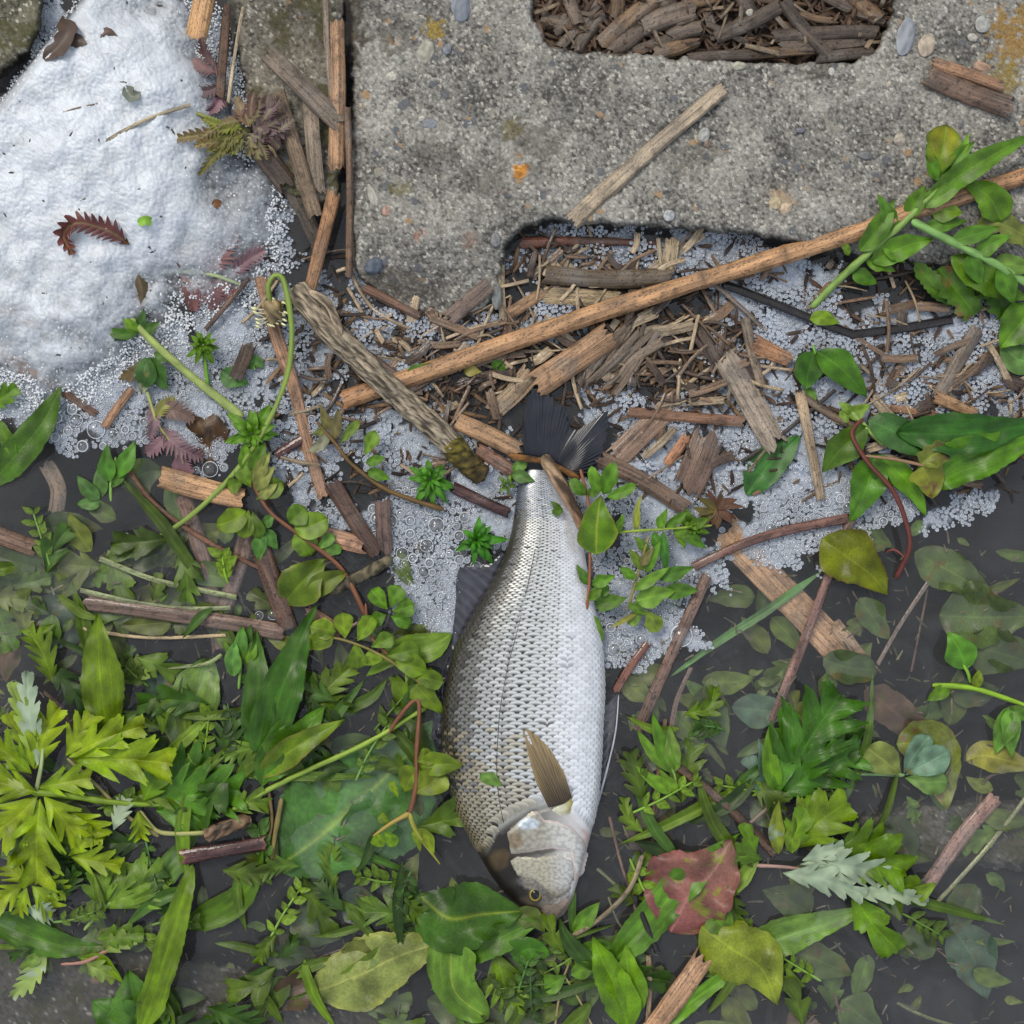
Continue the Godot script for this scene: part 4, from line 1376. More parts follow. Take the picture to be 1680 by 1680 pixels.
	reed("reed_piece", "thick dark weathered reed lying level in the notch", [[892, 450, 12], [1000, 458, 13], [1102, 453, 9]], 32, C(112, 94, 74), 0, {grey = 0.7, wet = true})
	reed("reed_piece", "flat straw yellow reed below the thick dark one in the notch", [[888, 484, 10], [950, 487, 10], [1016, 493, 8]], 28, C(172, 146, 104), 2, {})
	reed("reed_piece", "short ochre reed slanting at the notch's inner corner", [[834, 516, 9], [862, 498, 10], [894, 478, 9]], 20, C(170, 124, 78), 1, {})
	reed("reed_piece", "reddish upright reed passing under the long orange reed near the notch corner", [[829, 516, 6], [833, 566, 6], [840, 614, 5]], 18, C(122, 78, 56), 1, {wet = true})
	reed("reed_chip", "narrow pale straw chip, the slimmer of two standing in the notch", [[1080, 392, 10], [1082, 414, 12], [1086, 438, 10]], 8, PAL, 2, {cat = "reed chip"})
	reed("reed_chip", "square pale straw chip, the broader of two standing in the notch", [[1104, 392, 12], [1100, 416, 13], [1096, 442, 12]], 23, C(190, 166, 126), 2, {cat = "reed chip"})
	reed("reed_chip", "thin frayed straw chip at the notch's far wall", [[1116, 408, 6], [1136, 398, 8], [1156, 386, 7]], 9, PAL, 2, {cat = "reed chip"})
	reed("reed_piece", "broad tan reed ending at the tip of the fish's tail", [[880, 632, 18], [940, 592, 20], [1006, 546, 20]], 46, C(176, 128, 84), 1, {grey = 0.5})
	reed("reed_piece", "weathered tan reed left of the fish's tail tip", [[808, 676, 8], [842, 646, 10], [872, 610, 10]], 34, C(168, 136, 100), 2, {grey = 0.5})
	for k in 9:
		var x := 962.0 + k * 9.0
		reed("frayed_reed", "%s frayed grey fibre fanning above the tail, number %s from the left" % [["slim", "broad", "middling"][k % 3], ["one", "two", "three", "four", "five", "six", "seven", "eight", "nine"][k]], [[x + R(40, 70), 540 + R(-10, 20), 12 + R(0, 10)], [x + R(0, 24), 590 + R(-8, 8), 14 + R(0, 6)], [x - 16 + R(-14, 6), 628 + R(-18, 20), 8]], [7.0, 15.0, 10.0][k % 3], tone(C(140, 118, 98), R(0.6, 1.15)), 2, {group = "frayed grey fibres above the tail", cat = "reed fibre", grey = 0.6})
	reed("reed_piece", "wide foam dusted grey reed slanting right of the straw heap", [[1192, 588, 9], [1230, 656, 10], [1272, 728, 6]], 42, C(176, 158, 140), 1, {grey = 0.7})
	reed("reed_piece", "rounded orange reed tip beside the foam dusted grey reed", [[1234, 562, 8], [1266, 578, 9], [1298, 592, 8]], 32, C(190, 126, 74), 1, {taper = 0.75})
	reed("reed_piece", "narrow taupe reed upright against the rounded orange tip", [[1222, 520, 8], [1233, 574, 10], [1248, 634, 6]], 17, C(146, 124, 104), 1, {})
	reed("black_stick", "bent glossy black stick in the grey foam under the long orange reed", [[1188, 466, 12], [1260, 494, 11], [1334, 524, 10], [1396, 547, 10], [1402, 548, 10], [1470, 540, 8], [1562, 524, 5]], 14, C(40, 35, 36), 0, {wet = true, cat = "stick", grey = 0.0, dark = C(24, 22, 22)})
	reed("stalk", "thin taupe stalk running down from under the long orange reed", [[1154, 454, 16], [1200, 490, 12], [1258, 544, 8]], 8, C(132, 116, 106), 0, {cat = "stalk"})
	reed("reed_piece", "level rusty reed right of the fish's tail", [[1030, 676, 8], [1120, 684, 9], [1222, 692, 7]], 18, C(152, 102, 70), 1, {wet = true})
	reed("reed_piece", "flat reddish reed strip under the foam right of the tail", [[1010, 752, 4], [1060, 704, 6], [1112, 656, 6]], 40, C(150, 112, 88), 2, {wet = true})
	reed("reed_piece", "broad dark brown reed slab upright in the foam right of the tail", [[1128, 800, 5], [1146, 760, 8], [1164, 712, 6]], 54, C(116, 86, 70), 2, {wet = true, grey = 0.5})
	reed("splinter", "pale ragged splinter standing on the white foam", [[1312, 642, 14], [1328, 720, 16], [1347, 818, 6]], 18, C(188, 158, 122), 1, {taper = 0.8, cat = "splinter"})
	reed("reed_piece", "brown reed strip passing behind the leafy sprig by the tail", [[984, 752, 6], [1050, 786, 8], [1128, 836, 5]], 27, C(128, 98, 78), 1, {wet = true})
	reed("reed_chip", "small bright orange chip in the foam above the leafy sprig", [[1094, 762, 7], [1110, 740, 8], [1128, 716, 7]], 17, C(190, 118, 66), 1, {cat = "reed chip"})
	reed("reed_piece", "short ochre reed under the two oval green leaves", [[1455, 669, 8], [1495, 674, 9], [1538, 680, 7]], 13, C(158, 108, 70), 1, {})
	reed("reed_piece", "grooved orange reed above the long dark green leaf at the right rim", [[1534, 650, 14], [1566, 664, 14], [1602, 680, 10]], 20, C(178, 130, 82), 1, {})
	reed("reed_piece", "grey foamy reed standing upright left of the right rim", [[1540, 652, 8], [1566, 604, 10], [1604, 540, 10]], 26, C(140, 122, 108), 1, {grey = 0.7})
	reed("twig", "knotty brown twig running through the foam beneath the red curved stem", [[1310, 646, 10], [1380, 690, 14], [1450, 722, 14], [1560, 782, 12], [1612, 796, 9]], 13, C(122, 96, 72), 0, {cat = "twig", nodes = [0.3, 0.55]})
	reed("twig", "black thin twig reaching over the green leaf drowned in foam", [[1216, 758, 8], [1260, 730, 10], [1306, 694, 12], [1370, 640, 10]], 7, C(62, 52, 48), 0, {cat = "twig"})
	reed("reed_piece", "wide tan reed strip sunk in clear water below the foam", [[1188, 866, -2], [1260, 946, -8], [1330, 1018, -14], [1400, 1092, -22]], 52, C(196, 146, 98), 2, {wet = true, nodes = [0.5], cat = "reed"})
	reed("reed_piece", "frayed tan reed tip sunk beside the wide tan strip", [[1366, 1026, -14], [1388, 1052, -16], [1412, 1084, -20]], 28, C(178, 138, 98), 2, {wet = true})
	reed("stalk", "rough reddish stalk lying along the foam's lower margin", [[1138, 930, 6], [1220, 892, 9], [1300, 868, 9], [1394, 850, 8]], 15, C(132, 84, 72), 0, {wet = true, cat = "stalk"})
	reed("stalk", "pinkish stalk dipping under water beside the shiny yellow green leaf", [[1398, 850, 6], [1364, 932, 4], [1326, 1034, 0], [1264, 1188, -8]], 16, C(150, 106, 98), 0, {wet = true, cat = "stalk"})
	reed("stalk", "brown pink stalk entering the water close to the fish's belly fin", [[1160, 946, 6], [1122, 1030, 4], [1088, 1104, 1], [1046, 1200, -6]], 19, C(142, 106, 92), 0, {wet = true, cat = "stalk"})
	reed("stalk", "short rust red stalk touching the fish's belly side", [[1010, 1134, 4], [1034, 1094, 6], [1062, 1056, 5]], 14, C(142, 80, 64), 0, {wet = true, cat = "stalk"})
	reed("stalk", "slim grey stalk hanging in the water beyond the pinkish stalk", [[1100, 1205, -3], [1110, 1150, -3], [1134, 1095, -4]], 8, C(132, 100, 88), 0, {wet = true, cat = "stalk"})
	reed("stalk", "thin straw grey stalk adrift among drowned leaves", [[1440, 1090, -4], [1480, 1020, -4], [1530, 945, -5]], 7, C(140, 118, 106), 0, {cat = "stalk", wet = true})
	# the left water
	reed("reed_piece", "sunken brown reed going down steeply under the thin red stem", [[300, 812, -5], [340, 940, -12], [362, 1070, -24]], 27, C(136, 100, 84), 0, {wet = true})
	reed("reed_piece", "sunken brown reed crossing the steep one near the curved green stem", [[410, 860, -4], [388, 940, -9], [362, 1014, -14]], 30, C(126, 96, 84), 0, {wet = true})
	reed("reed_piece", "brown reed entering at the left rim above the broad drowned leaf", [[-40, 862, 2], [6, 882, 2], [56, 900, -2]], 30, C(142, 104, 82), 1, {wet = true})
	reed("reed_piece", "long taupe reed floating level above the big pointed leaf", [[142, 988, 2], [290, 1008, 4], [400, 1026, 3], [466, 1038, 0]], 27, C(144, 112, 98), 1, {wet = true})
	reed("straw", "thin cream straw floating just above the big pointed leaf", [[126, 1030, 3], [240, 1046, 4], [370, 1042, 3]], 6, C(196, 168, 120), 0, {cat = "straw"})
	reed("reed_piece", "rough red brown reed end reaching down to the plantain leaves", [[428, 900, 4], [452, 970, 4], [476, 1036, 0]], 32, C(112, 78, 62), 0, {wet = true})
	reed("reed_piece", "orange brown reed end right of the red brown one", [[504, 1000, 3], [530, 1016, 4], [562, 1040, 2]], 20, C(160, 108, 74), 1, {wet = true})
	reed("reed_piece", "pale orange reed tip under the round leaflets left of the foam", [[486, 862, 5], [540, 880, 6], [600, 896, 5]], 28, C(196, 138, 102), 1, {wet = true})
	reed("reed_piece", "dull brown reed slanting in the left water under the thin red stem", [[75, 760, -6], [95, 800, -8], [92, 840, -10]], 26, C(136, 112, 88), 2, {wet = true})
	reed("twig", "thin red brown stem sagging across the dark left water", [[202, 756, 6], [240, 812, 8], [290, 856, 7], [360, 900, 6], [430, 934, 5]], 8, C(128, 78, 50), 0, {cat = "twig"})
	reed("grass_stalk", "pale green stalk floating uppermost in the left water", [[163, 916, 4], [250, 950, 6], [320, 966, 5], [388, 980, 3]], 9, C(150, 168, 108), 0, {cat = "grass stalk"})
	reed("grass_stalk", "pale green stalk floating just above the long taupe reed", [[132, 968, 5], [220, 988, 7], [300, 998, 6], [378, 997, 5]], 8, C(140, 158, 104), 0, {cat = "grass stalk"})
	reed("reed_stub", "stubby wine red reed end among the mugwort leaves", [[300, 1406, 14], [360, 1396, 16], [434, 1384, 10]], 25, C(88, 46, 48), 0, {wet = true, end = C(170, 120, 100), grey = 0.1})
	# right and bottom water
	reed("reed_piece", "orange reed sticking in from the bottom rim under the red leaf", [[1050, 1710, 10], [1100, 1650, 12], [1156, 1570, 8]], 36, C(208, 150, 100), 1, {wet = true})
	reed("stalk", "short tan stalk upright in the water by the bottom orange reed", [[1064, 1568, 6], [1066, 1620, 5], [1062, 1690, 3]], 9, C(168, 140, 104), 0, {cat = "stalk"})
	reed("black_stick", "short black stick leaning right of the fish's head", [[1040, 1468, 10], [1058, 1512, 9], [1078, 1562, 5]], 9, C(42, 38, 38), 0, {wet = true, cat = "stick", grey = 0.0})
	reed("grass_stalk", "curved tan stem arching right of the fish's snout", [[902, 1552, 6], [970, 1518, 14], [1030, 1462, 16], [1054, 1404, 10]], 8, C(156, 136, 96), 0, {cat = "grass stalk"})
	reed("reed_piece", "pinkish reed stick under water over the drowned gravelly edge", [[1634, 1308, -5], [1584, 1366, -8], [1522, 1452, -16]], 25, C(176, 128, 114), 0, {wet = true})
	reed("grass_stalk", "olive stem under water beside the pinkish reed stick", [[1690, 1300, -4], [1620, 1390, -6], [1538, 1480, -8]], 7, C(150, 158, 92), 0, {cat = "grass stalk", wet = true})
	reed("twig", "dark knotted twig leading into the silvery mugwort shoot", [[1086, 1240, 2], [1140, 1280, 6], [1200, 1330, 8], [1272, 1402, 6]], 16, C(104, 74, 52), 0, {cat = "twig", wet = true, nodes = [0.4, 0.7]})
	reed("root", "thin plum root trailing right of the fish's gill", [[1040, 1230, -1], [1080, 1290, 1], [1072, 1360, 1], [1068, 1470, -2]], 5, C(120, 90, 84), 0, {cat = "root", wet = true})
	reed("root", "paler thin root crossing the plum one right of the fish's gill", [[1000, 1340, 0], [1020, 1420, 2], [1040, 1480, 1], [1050, 1550, -2]], 5, C(132, 104, 92), 0, {cat = "root", wet = true})
	reed("stalk", "slim tan stalk hanging straight beside the plum root", [[1092, 1180, 2], [1080, 1270, 3], [1066, 1372, 1]], 7, C(146, 110, 84), 0, {cat = "stalk", wet = true})

	# the knotty twig with bark and a mossy end
	var tw := thing("twig", "thick grey twig with cracked bark and a mossy end, lying over the long reed", "twig", W(640, 640, 20))
	var mb := MB.new()
	tube(mb, [[484, 470, 20], [530, 528, 30], [590, 590, 34], [650, 645, 30], [720, 708, 22], [745, 736, 18]], 21, 20, C(136, 124, 106), 44, 0.9)
	roughen(mb, 3.0, 2.4)
	obj("bark", mb.done(), M.bark, tw)
	mb = MB.new()
	tube(mb, [[736, 722, 20], [756, 748, 16], [776, 768, 12], [796, 782, 8]], 22, 17, C(92, 84, 24), 20, 0.9, C(70, 56, 28))
	roughen(mb, 4.0, 6.0, Vector3.ZERO)
	obj("mossy_end", mb.done(), M.bark, tw)
	mb = MB.new()
	tube(mb, [[560, 556, 44], [540, 500, 52], [506, 478, 46]], 8, 6, C(140, 124, 104), 12)
	roughen(mb, 2.0, 6.0)
	obj("side_branch", mb.done(), M.bark, tw)
	# the twig across the fish
	tw = thing("twig", "short grey brown twig resting across the fish's tail root", "twig", W(925, 810, 30))
	mb = MB.new()
	tube(mb, [[892, 748, 26], [910, 780, 34], [936, 824, 42], [966, 884, 44]], 11.5, 8, C(146, 124, 98), 14, 0.95, C(110, 78, 60))
	roughen(mb, 2.0, 6.0)
	obj("bark", mb.done(), M.bark, tw)
	mb = MB.new()
	tube(mb, [[834, 748, 18], [868, 753, 26], [904, 762, 28], [952, 786, 26]], 6, 5, C(106, 72, 34), 10)
	roughen(mb, 1.2, 5.0)
	obj("side_branch", mb.done(), M.bark, tw)
	tw = thing("twig", "dark mossy twig stub lying left of the lower bubbles", "twig", W(600, 940, 10))
	mb = MB.new()
	tube(mb, [[540, 968, 8], [590, 946, 12], [642, 916, 12]], 12, 9, C(88, 80, 62), 12)
	roughen(mb, 2.0, 6.0)
	obj("bark", mb.done(), M.bark, tw)

	# broken straw heaped in the paver's opening
	var floor_ := MB.new()
	for j in 40:
		for i in 110:
			var x := 850.0 + i * 5.8
			var y := -90.0 + j * 5.4
			floor_.put(W(x, y, 5.0 + 6.0 * nz(x, y, 26.0, 120.0) + 4.0 * nz(x, y, 7.0, 121.0)), tone(C(58, 44, 36), 0.9 + 0.6 * nz(x, y, 12.0, 122.0)))
	floor_.quads(0, 110, 40)
	obj("litter", floor_.done(), M.mud).set_meta("kind", "stuff")
	var list := [[885, 28, 960, 42, 26, 0], [905, 52, 935, 30, 26, 1], [920, 76, 980, 6, 18, 1], [945, 84, 990, 20, 22, 1], [985, 76, 1080, -6, 30, 0], [1000, 82, 1060, 40, 30, 0], [1050, 46, 1140, 16, 36, 0], [1040, 84, 1150, 52, 16, 2], [1075, 88, 1142, 66, 26, 1], [1100, 60, 1150, 46, 26, 0], [1160, 40, 1228, 72, 12, 0], [1175, 60, 1280, 10, 26, 1], [1200, 92, 1340, 82, 18, 0], [1270, 60, 1440, 52, 24, 0], [1280, 76, 1420, 66, 18, 2], [1285, 0, 1360, 92, 24, 0], [1310, 20, 1365, 34, 12, 1], [1340, 96, 1430, 86, 20, 0], [1130, 96, 1230, 90, 18, 1], [930, -10, 950, 40, 20, 0], [1010, -20, 1010, 30, 26, 1], [1060, -20, 1130, 30, 28, 0], [1150, -20, 1175, 66, 16, 2], [1210, -20, 1250, 50, 26, 0], [1380, -20, 1440, 30, 30, 0], [1400, 20, 1452, 36, 16, 1], [1330, -24, 1400, 14, 24, 1], [975, 40, 1040, 90, 14, 2], [1120, 0, 1180, -10, 28, 0]]
	for k in list.size():
		var s: Array = list[k]
		var mid := Vector2(s[0] + s[2], s[1] + s[3]) * 0.5 + Vector2(R(-4, 4), R(-4, 4))
		var hh := lerpf(12.0, 34.0, k / float(list.size())) if k < 20 else R(10, 18)
		reed("broken_reed", "%s %s dry reed lying %s in the paver's opening, %s" % [size_word(Vector2(s[2] - s[0], s[3] - s[1]).length(), 60, 95), ["thin", "stout", "thick"][clampi(int(s[4] / 12.0), 0, 2)], lie(atan2(s[3] - s[1], s[2] - s[0])), "by its left end" if mid.x < 960 else "by its right end" if mid.x > 1340 else "left of its middle" if mid.x < 1120 else "right of its middle"], [[s[0], s[1], hh + R(-4, 6)], [mid.x, mid.y, hh + 4], [s[2], s[3], hh + R(-6, 8)]], s[4], tone(C(120, 100, 86), R(0.45, 1.0)) if k % 4 else tone(C(140, 104, 68), R(0.5, 0.9)), s[5], {group = "broken reeds in the paver's opening", grey = 0.5, nodes = [R(0.1, 0.4)], cat = "reed"})
	for k in 44:
		var x := R(872, 1460)
		var y := R(-40, 98)
		var a := R(0, TAU)
		var l := R(16, 60)
		reed("straw", "%s thin straw lying %s over the reeds in the paver's opening, %s" % [size_word(l, 28, 46), lie(a), "by its left end" if x < 980 else "by its right end" if x > 1340 else "left of its middle" if x < 1160 else "right of its middle"], [[x, y, R(12, 34)], [x + cos(a) * l * 0.5, y + sin(a) * l * 0.35, R(18, 38)], [clampf(x + cos(a) * l, 880, 1452), clampf(y + sin(a) * l * 0.8, -60, 96), R(12, 34)]], R(3, 9), tone(C(150, 126, 98), R(0.45, 1.2)), 0 if k % 2 else 2, {group = "straws in the paver's opening", cat = "straw", grey = 0.5})

	# loose straw washed up along the waterline
	var n := 0
	var heap_st := SurfaceTool.new()
	heap_st.begin(Mesh.PRIMITIVE_TRIANGLES)
	for k in 2200:
		var x := R(430, 1690)
		var y := R(410, 800)
		if n >= 460:
			break
		var heap := blob(x, y, 1080, 600, 150, 80) * 1.2 + blob(x, y, 720, 590, 200, 90) * 0.6 + blob(x, y, 1560, 640, 150, 90) * 0.5 + 0.10 + blob(x, y, 960, 450, 120, 60) * 0.7
		if R(0, 1) > heap or inside_notch(x, y) or (x > 830 and x < 1025 and y > 615):
			continue
		var a := R(0, TAU) if R(0, 1) < 0.6 else R(-0.9, 0.3)
		var l := R(14, 92)
		var h := R(3, 14)
		n += 1
		var hue: int = k % 3
		var pts := [[x, y, h + R(-3, 3)], [x + cos(a) * l * 0.5 + R(-5, 5), y + sin(a) * l * 0.5 + R(-5, 5), h + 3], [x + cos(a) * l, y + sin(a) * l, h + R(-3, 4)]]
		var wd := R(2.6, 7) if k % 4 else R(8, 18)
		var col := tone([C(186, 160, 124), C(138, 104, 76), C(84, 62, 48)][hue], R(0.75, 1.15))
		if n <= 240:
			reed("straw", "%s %s %s lying %s %s" % [size_word(l, 34, 66), ["pale", "brown", "dark"][hue], "straw" if k % 4 else "straw strip", lie(a), by(pts[1][0], pts[1][1])], pts, wd, col, 2 if k % 4 == 0 else 0, {group = "straws along the waterline", cat = "straw", wet = k % 2 == 0})
		else:
			heap_st.append_from(reed_mesh(pts, wd, col, 2 if k % 4 == 0 else 0, {}), 0, Transform3D())
	obj("straw_litter", heap_st.commit(), M.wet_reed).set_meta("kind", "stuff")
	# crumbs of leaf and straw: more than anyone could count
	var crumbs := []
	var tints := PackedColorArray()
	for k in 3800:
		var x := R(430, 1690)
		var y := R(400, 820)
		if inside_notch(x, y) or R(0, 1) > 0.25 + blob(x, y, 1080, 600, 170, 90) + 0.7 * blob(x, y, 700, 590, 200, 90) + 0.4 * blob(x, y, 960, 460, 130, 70):
			continue
		var s := R(1.5, 4.5)
		crumbs.append(Transform3D(Basis.from_euler(Vector3(R(-0.5, 0.5), R(0, TAU), R(-0.5, 0.5))).scaled_local(Vector3(s * R(1, 4), s * 0.35, s) * K), W(x, y, R(0.5, 5))))
		tints.append([tone(C(150, 118, 84), R(0.6, 1.2)), tone(C(96, 70, 52), R(0.6, 1.2)), tone(C(60, 46, 38), R(0.6, 1.2))][k % 3])
	for k in 900:
		var x := R(868, 1464)
		var y := R(-40, 104)
		var s := R(1.5, 5.0)
		crumbs.append(Transform3D(Basis.from_euler(Vector3(R(-0.6, 0.6), R(0, TAU), R(-0.6, 0.6))).scaled_local(Vector3(s * R(1, 5), s * 0.35, s) * K), W(x, y, R(9, 16))))
		tints.append(tone(C(120, 92, 70), R(0.5, 1.2)))
	var cm := MB.new()
	tube(cm, [[838, 840, 0], [840, 840.3, 0.2], [842, 840, 0]], 1.0, 0.7, Color(0.9, 0.9, 0.9), 6)
	for k in cm.v.size():
		cm.v[k] = cm.v[k] / K
	# dust and bits afloat or sinking in the open water
	for k in 1500:
		var x := R(-10, 1690)
		var y := R(880, 1690)
		var s := R(0.6, 2.2)
		crumbs.append(Transform3D(Basis.from_euler(Vector3(0, R(0, TAU), 0)).scaled_local(Vector3(s * R(1, 3.5), s * 0.3, s) * K), W(x, y, R(0.4, 1.0) if k % 3 == 0 else R(-30, -3))))
		tints.append([tone(C(150, 140, 120), R(0.6, 1.2)), tone(C(110, 100, 84), R(0.6, 1.2)), tone(C(80, 92, 50), R(0.6, 1.2))][k % 3])
	many("crumbs", cm.done(), M.reed, crumbs, tints)


func inside_notch(x: float, y: float) -> bool:
	# on the paver rather than beside it
	return (x > 575 and x < 830 and y < 500) or (x > 820 and y < 392) or (x > 1300 and y < 430)


func roughen(mb: MB, amount: float, s: float, dir := Vector3(0.66, 0.0, 0.75)) -> void:
	# furrows that run with the twig
	for k in mb.v.size():
		var p := mb.v[k] / K
		p -= dir * p.dot(dir) * 0.93
		var q := n1.get_noise_3d(p.x / s, p.y / s, p.z / s) + 0.6 * n1.get_noise_3d(p.x / s * 2.0, p.y / s * 2.0, p.z / s * 2.0 + 40.0)
		mb.v[k] += Vector3(0.0, q * amount, q * amount * 0.4) * K
		mb.c[k] = tone(mb.c[k], clampf(1.0 + 1.5 * q, 0.25, 1.8))


func plants() -> void:
	var YG := C(122, 150, 28)      # young yellow green
	var BG := C(98, 144, 36)       # bright green
	var MG := C(76, 124, 44)       # mid green
	var DG := C(52, 98, 40)        # deep green
	var DULL := C(86, 112, 70)     # under water
	var BLUE := C(104, 146, 112)   # bluish pale
	var SILVER := C(150, 168, 140) # downy underside
	var WINE := C(98, 46, 44)
	var PINK := C(120, 78, 80)
	var PLUM := C(96, 72, 76)
	var BRW := C(110, 82, 48)
	var mh := func(x: float, y: float, up: float) -> Array: return [x, y, maxf(mound_h(x, y), 1.0) + up]

	# --- on the foam
	leaf("torn_leaf", "dark brown torn dead leaf stuck on top of the foam mound", [mh.call(72, 98, 2), mh.call(100, 72, 8), mh.call(112, 48, 10), mh.call(96, 36, 12)], 34, "torn", C(84, 68, 58), {fold = 0.5, roll = 0.3, teeth = 0.4, nteeth = 3.0, mat = "soft_leaf"})
	leaf("torn_leaf", "second flap of brown dead leaf beside the torn one on the mound", [mh.call(104, 60, 6), mh.call(124, 66, 10), mh.call(143, 72, 4)], 28, "ovate", C(96, 80, 70), {fold = -0.3, mat = "soft_leaf"})
	leaf("torn_leaf", "small curled brown leaf scrap sunk in the mound's crest", [mh.call(160, 66, 2), mh.call(176, 54, 7), mh.call(194, 60, 2)], 18, "ovate", C(108, 86, 74), {fold = -0.6, mat = "soft_leaf"})
	leaf("leaf_scrap", "grey green translucent leaf scrap in the upper middle of the mound", [mh.call(204, 140, 2), mh.call(216, 158, 5), mh.call(234, 150, 3)], 26, "ovate", C(120, 126, 112), {fold = 0.6, teeth = 0.3, nteeth = 4.0, mat = "soft_leaf"})
	leaf("leaf_scrap", "tiny bright green leaf fragment on the foam right of the red leaf", [mh.call(226, 366, 2), mh.call(238, 362, 5), mh.call(249, 364, 3)], 15, "torn", C(130, 180, 80), {mat = "soft_leaf"})
	leaf("leaf_scrap", "tiny round brown scrap on the foam near the reddish sprig", [mh.call(347, 335, 2), mh.call(356, 334, 4), mh.call(364, 336, 2)], 15, "round", C(128, 84, 44), {mat = "soft_leaf"})
	leaf("feathery_leaf", "curled wine red feathery leaf lying on the white foam", [mh.call(212, 402, 3), mh.call(188, 384, 7), mh.call(158, 372, 8), mh.call(124, 366, 8), mh.call(104, 386, 8), mh.call(120, 418, 3)], 50, "strap", WINE, {lobes = 14, depth = 0.85, skew = 0.7, tip = C(104, 46, 40), vein = C(130, 120, 70), mat = "soft_leaf"})
	leaf("rolled_leaf", "rolled olive brown leaf standing in the foam below the red one", [mh.call(228, 512, 2), mh.call(233, 480, 10), mh.call(226, 450, 4)], 26, "lance", C(96, 82, 56), {fold = -0.7, lobes = 7, depth = 0.3, mat = "soft_leaf"})
	reed("stem", "straw coloured stem with a green tip half sunk in the mound", [mh.call(148, 248, 0), mh.call(200, 216, 2), mh.call(250, 192, 4), mh.call(312, 172, 8)], 6, C(186, 172, 136), 0, {cat = "stem"})
	reed("straw", "hair thin tan straw lying on the mound above the long stem", [mh.call(104, 184, 2), mh.call(130, 176, 3), mh.call(160, 170, 2)], 2.4, C(178, 144, 116), 0, {cat = "straw"})
	var fern := []
	for q in [[395, 215, 262, 246, 52, C(118, 96, 50)], [392, 222, 300, 282, 40, C(104, 104, 52)], [398, 212, 318, 208, 46, C(104, 116, 34)], [400, 218, 352, 272, 44, C(110, 110, 44)], [408, 208, 380, 152, 48, C(116, 92, 66)], [420, 206, 452, 152, 56, C(100, 74, 74)], [424, 214, 478, 214, 52, PLUM], [415, 222, 440, 270, 40, C(104, 84, 66)], [404, 206, 420, 168, 40, C(122, 106, 70)], [396, 220, 332, 244, 44, C(108, 118, 38)], [420, 210, 476, 180, 50, C(92, 66, 66)], [424, 216, 470, 240, 48, C(100, 74, 74)], [412, 200, 400, 140, 44, C(104, 70, 64)], [430, 204, 466, 150, 44, PLUM], [400, 226, 372, 262, 40, C(96, 100, 46)], [410, 222, 410, 262, 40, C(104, 92, 56)], [426, 200, 440, 146, 40, C(110, 82, 74)]]:
		for m in 3:
			var o := Vector2(R(-26, 26), R(-22, 22)) if m else Vector2.ZERO
			var e := Vector2(q[2] - q[0], q[3] - q[1]).rotated(R(-0.35, 0.35)) * (R(0.4, 0.62) if m else 0.85)
			fern.append([q[0] + o.x, q[1] + o.y, q[0] + o.x + e.x, q[1] + o.y + e.y, q[4] * (0.5 if m else 0.62), "strap", tone(q[5], R(0.75, 1.15)), 50.0, 46.0 + R(-8, 12), R(-0.12, 0.12), {lobes = 10, depth = 0.88, skew = 0.8, mat = "soft_leaf", vein = C(140, 136, 84)}])
	sprig("feathery_plant", "clump of feathery leaves turning from green to purple at the mound's right rim", "plant", [[[[300, 176, 30], [350, 196, 38], [410, 215, 34]], 6, 8, C(128, 130, 70)]], fern)
	sprig("feathery_plant", "feathery pink purple sprig on a pale stem sinking in the foam", "plant", [[[[264, 445, 10], [320, 446, 15], [360, 454, 14], [396, 468, 9]], 8, 6, C(156, 168, 120)]], [
		[298, 444, 302, 352, 42, "strap", C(124, 84, 62), 14, 20, 0.06, {lobes = 11, depth = 0.86, mat = "soft_leaf"}], [332, 446, 380, 380, 54, "strap", PINK, 14, 16, -0.1, {lobes = 10, depth = 0.86, mat = "soft_leaf"}], [330, 446, 346, 362, 30, "strap", C(120, 80, 88), 14, 14, 0.05, {lobes = 9, depth = 0.86, mat = "soft_leaf"}], [374, 456, 434, 410, 46, "strap", C(122, 90, 98), 12, 14, 0.05, {lobes = 10, depth = 0.86, mat = "soft_leaf"}], [296, 450, 318, 510, 44, "strap", C(116, 74, 72), 12, 5, 0.1, {lobes = 10, depth = 0.86, mat = "soft_leaf"}], [330, 452, 356, 506, 50, "strap", C(118, 80, 84), 12, 5, 0.0, {lobes = 9, depth = 0.86, mat = "soft_leaf"}], [350, 456, 382, 490, 40, "strap", C(118, 70, 66), 12, 6, 0.0, {lobes = 9, depth = 0.86, mat = "soft_leaf"}]])
	sprig("feathery_plant", "dull plum feathery tuft against the brown reed above the mound", "plant", [[[[352, 100, 30], [360, 140, 30], [372, 176, 26]], 4, 4, C(120, 84, 80)]], [
		[356, 120, 318, 96, 30, "strap", C(128, 92, 92), 30, 24, 0.1, {lobes = 10, depth = 0.88, mat = "soft_leaf"}], [360, 140, 322, 150, 32, "strap", PLUM, 30, 24, 0.1, {lobes = 10, depth = 0.88, mat = "soft_leaf"}], [364, 150, 340, 186, 30, "strap", C(140, 98, 110), 28, 22, 0.1, {lobes = 10, depth = 0.88, mat = "soft_leaf"}], [352, 108, 330, 60, 26, "strap", C(110, 80, 76), 32, 26, 0.1, {lobes = 10, depth = 0.88, mat = "soft_leaf"}]])
